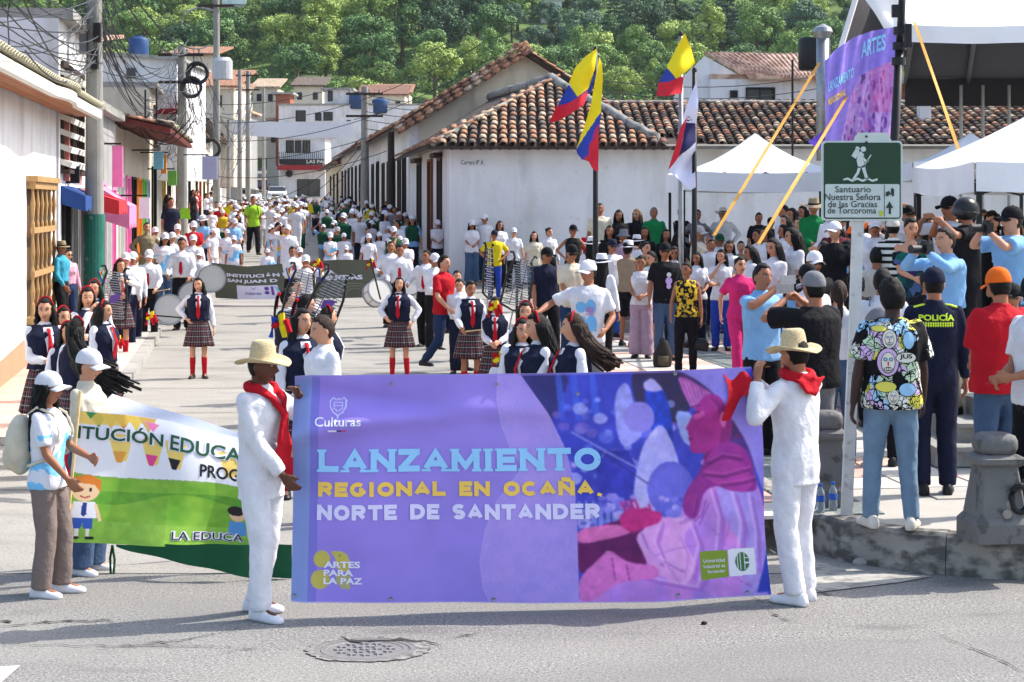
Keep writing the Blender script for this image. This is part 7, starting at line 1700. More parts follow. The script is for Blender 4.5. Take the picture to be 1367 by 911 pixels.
# ---- cars up the street
def car(px,Y,label,col,face=0,h=1.45,hatch=True,z=None):
    c = empty('parked_car',((px-CX)*Y/FPX,Y,prof(Y)+.02 if z is None else z),face,label,'car',None); pm = mat('car_paint_%d_%d_%d' % col,col,.25,.05,2,0,spec=.6)
    W_ = .82; secs = [(-2.0,.35,.78,.60),(-1.95,.25,.82,.78),(-1.1,.22,.98,.82),(-.9,.22,1.0,.82),(.9,.22,1.05,.82),(1.7,.25,1.0,.8),(1.9,.35,.85,.74)]
    put('body',MB().loft([[V((x*w_,y,z_)) for x,z_ in ((-1,z0),(1,z0),(1.03,(z0+z1)/2),(.92,z1),(-.92,z1),(-1.03,(z0+z1)/2))] for y,z0,z1,w_ in secs]),pm,c)
    put('cabin_glass',MB().loft([[V((x*w_,y,z_)) for x,z_ in ((-1,.95),(1,.95),(.84,z1),(-.84,z1))] for y,z1,w_ in ((-1.15,.97,.76),(-.55,h-.06,.76),(.9,h-.05,.76),(1.65,1.0,.74))]),glass_dk,c)
    put('roof',MB().loft([[V((x*w_,y,z_)) for x,z_ in ((-1,h-.1),(1,h-.1),(.9,h),(-.9,h))] for y,w_ in ((-.6,.66),(.95,.66))]),pm,c)
    for sx in (-1,1):
        for y in (-1.25,1.2):
            w1 = put('wheel',MB().limb((sx*.66,y,.3),(sx*.84,y,.3),[(0,.3),(1,.3)],16,'ff'),iron,c); put('rim',MB().limb((sx*.83,y,.3),(sx*.855,y,.3),[(0,.18),(1,.18)],12,'ff'),steel,w1)
        put('headlight',MB().box((sx*.58,-1.98,.66),(.26,.06,.12)),bpl,c); put('mirror',MB().box((sx*.9,-.75,1.02),(.16,.08,.12)),pm,c)
    put('grille',MB().box((0,-1.985,.6),(.7,.05,.14)),iron,c); put('bumper',MB().box((0,-2.0,.38),(1.5,.12,.18)),pm,c); put('number_plate',MB().box((0,-2.07,.4),(.36,.02,.13)),mat('plate_yellow',(210,190,60),.5),c); return c
car(370,172,'small white hatchback facing the parade at the far end of the street',(214,214,214),.05); car(333,158,'pale silver car left of the white hatchback up the street',(186,192,198),-.03)
car(348,188,'dark red vehicle parked above the white hatchback',(90,30,34),.1)
# metal crowd barrier by the plaza
def barrier(px0,px1,Y,label,z=PZ,h=1.05):
    a,b = at(px0,0,Y),at(px1,0,Y); br = empty('crowd_barrier',(a.x,Y,z),0,label,'barrier'); L = b.x-a.x
    put('frame',MB().path([V((0,0,.05)),V((0,0,h-.1)),V((.1,0,h)),V((L-.1,0,h)),V((L,0,h-.1)),V((L,0,.05))],.022,8),iron,br); put('lower_rail',MB().tube((0,0,.15),(L,0,.15),.016),iron,br)
    for i in range(int(L/.11)): put('bar',MB().tube((.08+i*.11,0,.15),(.08+i*.11,0,h-.02),.009,5),iron,br)
barrier(690,715,29.5,'black metal crowd barrier beside the navy polo man',z=.29)
# ================================================================== THE CROWD
silver = mat('silver_bars',(150,152,158),.25,.08,6,.05,metal=.6); drumw = mat('drum_skin',(196,194,188),.5,.06,4,.1); rib = [cloth('red'),cloth('yellow'),cloth('royal')]
def lyre(px,py,Y,label,tilt=.25,face=0,s=1.0,ribbon=True):
    c = at(px,py,Y); t = empty('bell_lyre',c,0,label,'lyre glockenspiel'); t.rotation_euler = (0,tilt,rad(face)); t.scale = (s,s,s)
    mb = MB(); mb.path([V((-.25,0,-.42)),V((-.24,0,.1)),V((-.17,0,.42)),V((-.22,0,.52)),V((-.28,0,.5))],.022,6); mb.path([V((.25,0,-.42)),V((.22,0,.1)),V((.13,0,.42)),V((.17,0,.52)),V((.22,0,.5))],.022,6); mb.path([V((-.25,0,-.42)),V((0,0,-.5)),V((.25,0,-.42))],.02,6); put('frame',mb,iron,t)
    put('shaft',MB().tube((0,0,-.5),(0,0,-.85),.014),silver,t)
    bm_ = fixn(MB().box((0,0,0),(1,.010,.017)).mesh('bar'))
    for i in range(20): k = i/19; o = link('bar',bm_,silver,t,loc=((.02 if i % 2 else -.02),-.02*(i % 2),-.40+.82*k),scale=(.44-.17*k,1,1))
    for x in (-.07,.07): put('rail',MB().tube((x*1.3,.01,-.42),(x*.8,.01,.42),.008,5),iron,t)
    if ribbon:
        for i,m in enumerate(rib): put('ribbon',MB().path([V((-.24+.02*i,-.03,.47)),V((-.27-.02*i,-.05,.40)),V((-.26+.02*i,-.03,.30-.04*i))],[.012,.022,.014],6),m,t)
        put('pennant',MB().plate([(-.06,-.03,.0),(.14,-.035,.06),(.06,-.035,-.12),(-.06,-.03,-.14)],(0,.01,0)),cloth('purple'),t)
    return t
def drum(px,py,Y,r,w_,label,face=0,tiltx=80,tz=0):
    c = at(px,py,Y); t = empty('drum',c,0,label,'drum'); t.rotation_euler = (rad(tiltx),0,rad(face))
    put('shell',MB().lathe([(r*.97,-w_/2),(r*.97,w_/2)],n=28),mat('drum_shell',(226,226,226),.3,.05),t,smooth=True); put('skin',MB().lathe([(.001,w_/2),(r*.96,w_/2)],n=28),drumw,t); put('skin',MB().lathe([(.001,-w_/2),(r*.96,-w_/2)],n=28),drumw,t)
    for z in (-w_/2,w_/2): put('hoop',MB().lathe([(r*.96,z-.02),(r*1.03,z-.02),(r*1.03,z+.02),(r*.96,z+.02)],n=28),silver,t)
    for k in range(8): a = k*PI/4; put('tension_rod',MB().tube((r*1.02*math.cos(a),r*1.02*math.sin(a),-w_/2),(r*1.02*math.cos(a),r*1.02*math.sin(a),w_/2),.006,5),silver,t)
    return t
def held(root,q,sc,kind,which='a',label=None):
    hnd = q['h'+which]; el = q['e'+which]; d = (hnd-el).normalized(); p = wpt(root,hnd+d*.085); rz = root.rotation_euler.z
    if kind == 'phone': o = put('phone',MB().box((0,0,0),(.075,.012,.15)),iron,loc=p,rot=(rad(-10),0,rz)); tag(o,label,'phone')
    elif kind == 'redphone': o = put('phone',MB().box((0,0,0),(.15,.075,.014)),cloth('red'),loc=p,rot=(rad(20),0,rz)); tag(o,label,'phone')
    elif kind == 'camera':
        p = wpt(root,(q['ha']+q['hb'])/2+d*.07); o = empty('camera',p,rz,label,'camera'); put('camera_body',MB().box((0,0,0),(.14,.07,.10)).box((0,0,.06),(.06,.05,.03)),iron,o); put('lens',MB().limb((0,-.03,0),(0,-.17,0),[(0,.036),(1,.042)],16,'ff'),iron,o); put('screen',MB().box((0,.037,0),(.08,.004,.055)),glass_dk,o)
    elif kind == 'gimbal': p = wpt(root,(q['ha']+q['hb'])/2+d*.07); o = empty('camera',p,rz,label,'camera'); put('phone_screen',MB().box((0,0,.06),(.17,.012,.08)),mat('silver_phone',(150,152,156),.3),o); put('grip',MB().tube((0,0,.02),(0,0,-.12),.016),iron,o)
    elif kind == 'bag': o = empty('handbag',p+V((0,0,-.22*sc)),rz,label,'handbag'); put('bag_body',MB().limb((-.02,0,-.16),(.0,0,0),[(0,.10),(.6,.11),(1,.07)],12,'ff',flat=.4,side=V((1,0,0))),iron,o,smooth=True); put('strap',MB().path([V((-.1,0,.02)),V((-.05,0,.2)),V((.05,0,.2)),V((.1,0,.02))],.01,6),iron,o)
    elif kind == 'stick': o = put('drumstick',MB().limb(p,p+V((.3,-.25,.05)),[(0,.008),(.95,.008),(1,.016)],6),stick); tag(o,label,'drumstick')
    return o
COL['mustard'] = (196,160,40)
def PP(rows):
    out = []
    for r in rows:
        kw = r[12] if len(r) > 12 else {}; out.append(person(*r[:12],**kw))
    return out
Zp = dict(z=PZ); Zt = dict(z=.8); Zu = dict(z=.9)
def Z(z,**k): return dict(z=z,**k)
# ---------- banner bearers
# man at the left end: turned to the right, far hand on the banner corner
P1 = dict(a=(-.07,-.21,.93),b=(.12,-.21,1.40),pa=(-.6,1,0),pb=(.9,.4,-.9),head=(8,6,0),fa=(-.11,-.10),fb=(.09,.08),fya=8,fyb=16)
r1,q1,s1 = person(349,450,11.85,62,P1,'m','d','buzz','straw:straw','tunic:white','trousers:white','man in straw hat and long red neckerchief holding the left end of the purple banner',z=0,h=1.70,extras='scarf',shoes='white',lod=0)
P2 = dict(a=(.17,-.20,1.42),b=(.316,-.044,1.45),pa=(-.6,-.3,-1),pb=(.8,.1,-1),head=(4,10,0),fa=(-.10,-.03),fb=(.10,.06),fya=14,fyb=10)
r2,q2,s2 = person(1062,430,12.3,220,P2,'m','m','short','straw:straw','tunic:white','trousers:white','man in straw hat seen from behind holding the right end of the purple banner',z=0,h=1.74,shoes='white',lod=0)
mb = MB(); T2 = q2['T']; mb.path([T2 @ V((.10*math.cos(a),.02+.085*math.sin(a),1.475-.02*math.sin(a))) for a in [2*PI*i/14 for i in range(15)]],.034,8)
mb.plate([T2 @ V(p) for p in ((-.14,.115,1.46),(.14,.115,1.46),(.05,.135,1.36),(-.03,.14,1.34))],(0,.012,0))
me_,_ = remesh(mb,.009,3,.010,12,3,name='neckerchief'); link('neckerchief',me_,cloth('red'),r2)
hp_ = wpt(r2,q2['hb']); f = lambda u,v: hp_+V((-.05-.17*u+.03*math.sin(v*4),.04-.03*u-.1*v,.03-.30*v*(.4+u*.6)+.03*math.sin(u*7)))
tag(put('red_cloth',MB().grid(f,12,12).mesh('r',True),cloth('red')),'red cloth trailing from the hands of the right banner bearer','cloth')
# ---------- the two girls holding the school banner
PG = dict(a=(-.12,-.22,.93),b=(.04,-.33,1.08),pa=(-.6,.9,-.2),pb=(.6,.7,-.4),head=(-4,2,0),fa=(-.11,-.02),fb=(.10,-.10),fya=5)
person(64,501,12.5,78,PG,'f','m','wavy','cap:white','tee:~wave','track:taupe','girl in white cap with long wavy hair and pale backpack holding the school banner edge',z=0,h=1.47,extras='pack=cream',shoes='white',lod=0)
person(117,465,13.25,74,'front','f','l','short','cap:white','shirt:cream','wide:denim','woman in white cap and lace blouse behind the school banner, nearer the black haired girl',z=0,shoes='white',lod=0)
# ---------- band girls at far left
Vt = 'vest tie socks band'
PP([
 (102,424,17.2,150,'stand','f','l','blown',None,'shirt:white','skirt:~plaid','girl with very long black hair blowing sideways, back turned, behind the white capped woman',Z(0,extras='vest socks band')),
 (84,410,19.2,20,'stand2','f','l','long',None,'shirt:white','skirt:~plaid','girl with red headband and lowered face beside the orange plinth',Z(0,extras=Vt)),
 (90,430,17.9,25,'stand','f','l','long',None,'shirt:white','skirt:~plaid','younger girl with serious face, leftmost of the band girls near the plinth',Z(0,extras=Vt)),
 (116,384,21.5,35,'chin','f','l','long',None,'shirt:white','skirt:~plaid','girl with red headband holding a hand to her face behind the bell lyre',Z(0,extras=Vt)),
 (124,374,24.0,20,'stand3','f','l','wavy',None,'shirt:white','skirt:~plaid','band girl whose face shows just left of the bell lyre top',Z(0,extras=Vt)),
 (160,346,30.5,25,'lyre','f','l','long',None,'shirt:white','skirt:~plaid','band girl in red socks playing the bell lyre near the thick pole',Z(.02,extras=Vt)),
 (168,337,32.2,10,'stand','m','l','short','cap:white','shirt:white','trousers:navy','boy in white cap and dark tie right behind the bell lyre player',Z(.06)),
 (176,336,33.2,15,'stand3','m','m','short','cap:white','shirt:white','trousers:navy','boy in white cap half hidden between the lyre player and the drummer',Z(.08)),
 (199,333,34.2,0,'drum','m','l','short','cap:white','shirt:white','trousers:black','drummer boy with white cap and red tie playing the white bass drum',Z(.10,extras='tie')),
 (243,317,36.0,0,'drum','m','m','short',None,'shirt:white','trousers:black','tall drummer with dark hair, white shirt and red tie, looking down',Z(.14,extras='tie')),
 (266,332,37.5,0,'front','m','m','short','cap:white','shirt:white','trousers:navy','small boy in white cap right of the tall drummer',Z(.2)),
 (258,313,39.5,10,'stand','m','l','short','cap:white','shirt:white','trousers:black','bespectacled boy in white cap behind the tall drummer',Z(.3)),
 (196,297,40.5,15,'hips','f','l','short',None,'shirt:khaki','trousers:khaki','stout woman in khaki blouse on the left pavement by the shops',Z(.52,haircol='br')),
 (207,303,42.5,20,'stand','m','m','short','cap:white','tee:white','jeans:ddenim','boy in white cap just behind the khaki dressed woman',Z(.5)),
 (220,311,38.8,20,'stand','f','m','long','cap:white','tee:~wave','jeans:denim','girl in white cap and pale blue printed shirt behind the bass drummer',Z(.3)),
 (230,310,40.2,10,'stand2','m','l','short','cap:white','tee:~wave','jeans:denim','boy in cap with pale blue printed shirt left of the tall drummer',Z(.35)),
 (237,299,43.5,10,'stand','m','l','short','cap:white','tee:lgrey','jeans:denim','man in white cap above the tall drummer',Z(.5)),
 (81,321,31.8,80,'stand3','m','m','short','fedora:khaki','shirt:teal','trousers:black','man in brown hat and turquoise shirt leaning by the corner of the near house',Z(.36)),
 (91,333,32.6,40,'stand','f','l','short',None,'shirt:lpink','jeans:ddenim','woman in dark glasses and pink top next to the turquoise shirted man',Z(.38,extras='glasses')),
 (265,371,27.8,8,'hip1','f','l','long',None,'shirt:white','skirt:~plaid','smiling band girl standing alone in the road with red tie and plaid skirt',Z(0,extras='vest tie socks')),
 (228,264,52,30,'stand','m','m','short',None,'tee:navy','shorts:grey','man in navy shirt and shorts leaning at a shop doorway',Z(.85)),
])
# ---------- centre group behind the purple banner
PP([
 (432,421,15.2,-62,'front','m','l','short',None,'shirt:white','trousers:black','curly haired boy in white shirt in profile just behind the purple banner',Z(0,haircol='br')),
 (403,412,16.6,25,'stand2','f','l','long',None,'shirt:white','skirt:~plaid','girl looking down with red tie and navy waistcoat beside the curly haired boy',Z(0,extras='vest tie socks')),
 (408,381,20.5,100,'front','f','l','pony','bow:red','shirt:white','skirt:~plaid','girl with dark ponytail and red bow seen from behind near the bell lyres',Z(0,extras='vest socks',h=1.6)),
 (384,379,22.0,130,'front2','f','l','pony','bow:red','shirt:white','skirt:~plaid','girl with a large red hair bow, leftmost of the group behind the banner corner',Z(0,extras='vest socks',h=1.6)),
 (437,409,19.0,100,'stand2','f','l','blownb',None,'shirt:white','skirt:~plaid','girl with red headband and wind blown hair right of the curly haired boy',Z(0,extras='vest socks band')),
 (395,372,24.5,40,'lyre','f','l','short',None,'shirt:white','skirt:~plaid','girl mostly hidden behind the two bell lyres',Z(0,extras='vest tie socks')),
 (408,340,33.0,10,'cam','m','m','short','cap:white','shirt:white','trousers:black','man in white cap with hands at his mouth playing behind the bell lyres',Z(.08)),
 (390,329,37.5,20,'front','m','m','short',None,'shirt:white','trousers:black','boy with red tie and swept hair left of the capped player',Z(.22,extras='tie')),
 (400,330,39.0,15,'stand','m','m','short','cap:white','shirt:white','trousers:black','boy in white cap behind the swept haired boy',Z(.3)),
 (533,370,27.6,-4,'stick','f','l','wavy',None,'shirt:white','skirt:~plaid','tall band girl with long wavy hair looking up in the middle of the road',Z(0,extras='vest tie socks')),
 (592,337,28.7,60,'walk','m','l','short',None,'polo:red','jeans:ddenim','man in red polo shirt and jeans striding through the band',Z(0,h=1.8)),
 (522,322,36.5,5,'march','m','m','short',None,'shirt:white','trousers:black','drummer boy with red tie behind the tall band girl, left one of the pair',Z(.18,extras='tie')),
 (534,326,35.0,0,'drum','m','m','short',None,'shirt:white','trousers:black','drummer boy with red tie looking down behind the tall band girl',Z(.12,extras='tie')),
 (569,334,33.0,-20,'march','m','m','short',None,'shirt:white','trousers:black','boy with red tie and white belt left of the red polo man',Z(.06,extras='tie')),
 (580,338,32.4,30,'front','m','m','short','cap:white','shirt:white','trousers:black','boy in white cap right behind the red polo man',Z(.05)),
 (610,361,30.5,10,'stand','f','l','short',None,'shirt:white','skirt:~plaid','girl whose head shows right of the red polo man',Z(0,extras='tie')),
 (613,372,28.5,0,'front','m','l','short',None,'shirt:white','trousers:navy','small boy with dark tie right of the red polo man',Z(0,extras='')),
 (628,379,25.4,12,'drum','f','m','bun',None,'shirt:white','skirt:~plaid','band girl holding drumsticks with hair pulled back',Z(0,extras='vest tie socks',h=1.55)),
 (661,396,23.4,0,'front','f','l','long',None,'shirt:white','skirt:~plaid','small band girl with red and yellow ribbons hiding her face',Z(0,extras='vest tie socks')),
 (677,459,17.6,172,'stand','m','l','short','cap:white','tee:white','jeans:navy','child in white cap seen from behind just above the banner edge',Z(0)),
 (718,418,15.8,-70,'front','f','l','long',None,'shirt:white','skirt:~plaid','long haired girl in profile with red tie, middle of the girls behind the banner',Z(0,extras='vest tie socks band')),
 (697,426,17.2,12,'stand','f','l','long',None,'shirt:white','skirt:~plaid','girl facing the camera squeezed behind the long haired girl in profile',Z(0,extras='vest tie socks band')),
 (702,403,19.8,-20,'stand2','f','l','long',None,'shirt:white','skirt:~plaid','girl with red headband looking down, rearmost of the girls behind the banner',Z(0,extras='vest tie socks band')),
 (766,418,15.6,-78,'stand3','f','l','blownb',None,'shirt:white','skirt:~plaid','girl in navy waistcoat with brown hair streaming to the right behind the banner',Z(0,extras='vest tie socks band',haircol='br')),
 (660,307,42.5,5,'hips','m','m','short','cap:navy','tee:yellow','jeans:royal','person in bright yellow football style shirt and blue trousers',Z(.40)),
 (630,293,46.2,10,'front','f','m','long','cap:white','tee:white','wide:denim','woman in white cap, white top and wide jeans beside the white house corner',Z(.60)),
 (647,285,48.4-2,-30,'stand','m','m','short','cap:white','tee:white','jeans:ddenim','person in white cap turned away behind the woman in wide jeans',Z(.60)),
 (641,295,46.6,40,'stand2','f','l','short','cap:white','tee:white','jeans:black','woman in white cap squeezed behind the wide jeans woman',Z(.55)),
 (667,295,45.5,20,'stand','f','m','long',None,'tee:white','jeans:black','dark haired woman behind the yellow shirted person',Z(.55)),
 (686,304,44.5,-10,'stand2','f','l','short','cap:white','tee:white','trousers:black','woman in white with white cap and dark glasses at the left of the plaza',Z(.5,extras='glasses')),
 (584,293,48.5,15,'front','m','m','short','cap:white','tee:white','jeans:navy','boy in white cap leaning on the street wall of the corner house',Z(.7,h=1.45)),
])
# ---------- plaza, left half
PP([
 (713,309,42,0,'stand','f','l','wavy',None,'tee:cream','jeans:denim','young woman in cream top and jeans standing by the white wall',Z(.45)),
 (733,304,43,20,'stand2','f','l','bun',None,'shirt:white','jeans:black','woman in white shirt with shoulder strap beside the cream topped woman',Z(.45)),
 (765,300,40,10,'hips','f','m','short','cap:black','tank:black','jeans:denim','woman in black vest and cap with hands on hips',Z(.4)),
 (787,301,42,-10,'stand3','m','m','short',None,'tee:red','jeans:denim','man in faded red shirt next to the nearer flagpole',Z(.45)),
 (730,330,27.2,22,'stand2','m','m','short','cap:black','polo:navy','slim:black','smiling man in navy polo shirt and black cap',Z(PZ)),
 (763,326,26.6,25,'front','m','m','short','cap:black','tee:cream','jeans:ddenim','man in cream shirt and black cap behind the pointing man',Z(PZ)),
 (785,347,20.0,-12,'point','m','m','short','cap:white','tee:white','jeans:grey','man in white cap and white T-shirt with blue discs stretching out his arm',Z(PZ,extras='')),
 (803,343,26.0,160,'stand','f','m','long','fedora:white','shirt:white','slim:black','woman with white straw hat and black band seen from behind the pointing man',Z(PZ,h=1.58)),
 (790,316,32.5,170,'stand','f','m','wavy','fedora:white','tee:white','jeans:black','woman in white hat and white top below the nearer flagpole',Z(.35)),
 (838,321,30.4,150,'front','f','m','bun','fedora:white','tank:tan','shorts:black','person in brown sleeveless top, black shorts and white hat, back turned',Z(PZ)),
 (856,341,28.0,-8,'front','f','m','short',None,'tank:white','wide:lilac','woman in black and white top with wide lilac trousers',Z(PZ,extras='')),
 (888,324,27.6,6,'stand','m','m','short','cap:black','tee:black','slim:denim','young man in black T-shirt with lilac print and black cap',Z(PZ)),
 (915,350,25.2,-14,'stand3','f','m','short',None,'tank:~floral','slim:black','woman in black and yellow floral top carrying a bag',Z(PZ)),
 (870,331,29.5,-60,'front','m','l','short',None,'tee:white','shorts:maroon','boy bending forward in shorts behind the young man in black',Z(PZ,h=1.55)),
 (817,319,31.8,30,'stand','m','m','short','cap:navy','tee:white','jeans:blue','youth in navy cap and white T-shirt among the hats',Z(.32)),
 (833,305,34.2,-40,'stand','m','m','short','bucket:grey','tee:lilac','jeans:denim','person in grey cap behind the white hats',Z(.45)),
 (850,313,33.8,150,'stand','m','m','short','fedora:white','tee:white','jeans:grey','man in white hat with black band, rearmost of the hats',Z(.4)),
 (862,323,32.0,20,'stand2','m','l','short',None,'tee:olive','jeans:denim','round faced man behind the black and white topped woman',Z(.32)),
 (801,271,36.0,0,'stand','m','m','buzz',None,'tee:cream','trousers:khaki','tall man in cream T-shirt standing on the terrace by the nearer flagpole',Zu),
 (826,280,36.0,0,'front','f','m','wavy',None,'shirt:black','slim:black','woman with long dark hair in black right of the cream shirted man',Zu),
 (850,279,36.2,-5,'front2','f','l','long',None,'shirt:black','slim:black','woman with long fair hair in black on the terrace',Z(.9,haircol='bl')),
 (873,277,36.0,-10,'stand2','m','m','short',None,'polo:green','trousers:black','grey haired man in bright green polo shirt on the terrace',Z(.9,haircol='gr')),
 (910,277,36.4,10,'cross','f','m','bun',None,'tank:black','jeans:denim','woman in black crop top beneath the white tent edge',Zu),
 (931,280,36.2,10,'hips','f','m','short',None,'shirt:grey','jeans:black','woman in grey cardigan at the right black flagpole',Zu),
 (965,277,36.5,0,'hips','m','m','short','cowboy:white','shirt:white','trousers:cream','man in white hat and white shirt with hands on hips beneath the tent',Zu),
 (814,301,34.3,0,'stand','f','m','long',None,'tee:black','slim:black','woman in dark clothes lower left of the fair haired woman',Z(.6)),
 (861,303,34.5,-10,'stand','f','m','long',None,'tee:black','slim:black','woman in black just left of the green polo man',Z(.6)),
 (889,306,34.2,10,'stand','f','m','long',None,'tee:black','slim:black','seated height woman in black right below the green polo man',Z(.55)),
 (906,308,34.0,40,'front','f','m','long',None,'tee:black','jeans:denim','woman in black looking right below the crop top woman',Z(.55)),
 (932,301,32.5,70,'chin','m','m','short','cap:lgrey','tee:cream','jeans:denim','man in cream shirt and pale cap with hand at his chin',Z(.4)),
])
stu = [  # students in white polo shirts
 (900,329,30.6,0,'front','f','m','long','student in white polo shirt just right of the young man in black'),(930,336,30.0,5,'front2','f','m','long','student with long dark hair looking down behind the floral topped woman'),
 (950,319,32.0,0,'stand','m','m','short','student boy below the white hatted man'),(963,333,29.4,-10,'chin','f','l','long','student girl in white polo and royal blue trousers left of the pink scrubs'),
 (974,321,31.0,-10,'front','f','m','long','taller student girl with long dark hair right above the pink scrubs'),(961,312,33.0,10,'stand','m','m','short','student in dark green cap behind the girls in polo shirts'),
 (1002,327,28.6,-75,'front','f','m','long','student girl in profile just right of the pink scrubs'),(1012,306,32,-60,'stand','m','m','short','student boy with yellow scarf in profile'),
 (1033,318,25.5,-50,'front','f','l','long','long haired student in white polo above the man filming'),(1023,303,30,-55,'stand','f','m','long','student girl behind the long haired one in white polo'),
 (1059,304,25.8,-65,'front2','f','l','long','student girl clasping her hands left of the green costume'),(1046,300,29.5,-70,'stand','f','m','long','student girl in profile between the yellow straps'),
 (1047,274,33,-70,'stand','m','m','short','student boy with yellow collar right of the longer strap'),(1058,278,32,-60,'stand','f','m','long','dark haired student behind the green costumed man'),
 (1067,290,30.5,-40,'stand','f','l','long','student girl with pale face just left of the hatted man in green'),(1049,287,31.2,-60,'stand','f','l','long','student girl whose face shows beneath the dark haired ones'),
 (989,322,33.4,0,'stand','f','l','bun','woman with bare shoulders behind the students'),(1072,275,33.5,-50,'stand','f','m','long','rearmost student next to the large round hat')]
for i,(px,ty_,Y,fc,po,sx,sk,hr,lb) in enumerate(stu):
    person(px,ty_,Y,fc,po,sx,sk,hr,'cap:dgreen' if 'green cap' in lb else None,'polo:white' if 'bare' not in lb else 'tank:khaki','trousers:royal' if i in (3,4,8,10) else 'trousers:navy',lb,z=PZ if Y < 31 and ty_ > 315 else (.45 if ty_ > 300 else .75),group='students in white polo shirts')
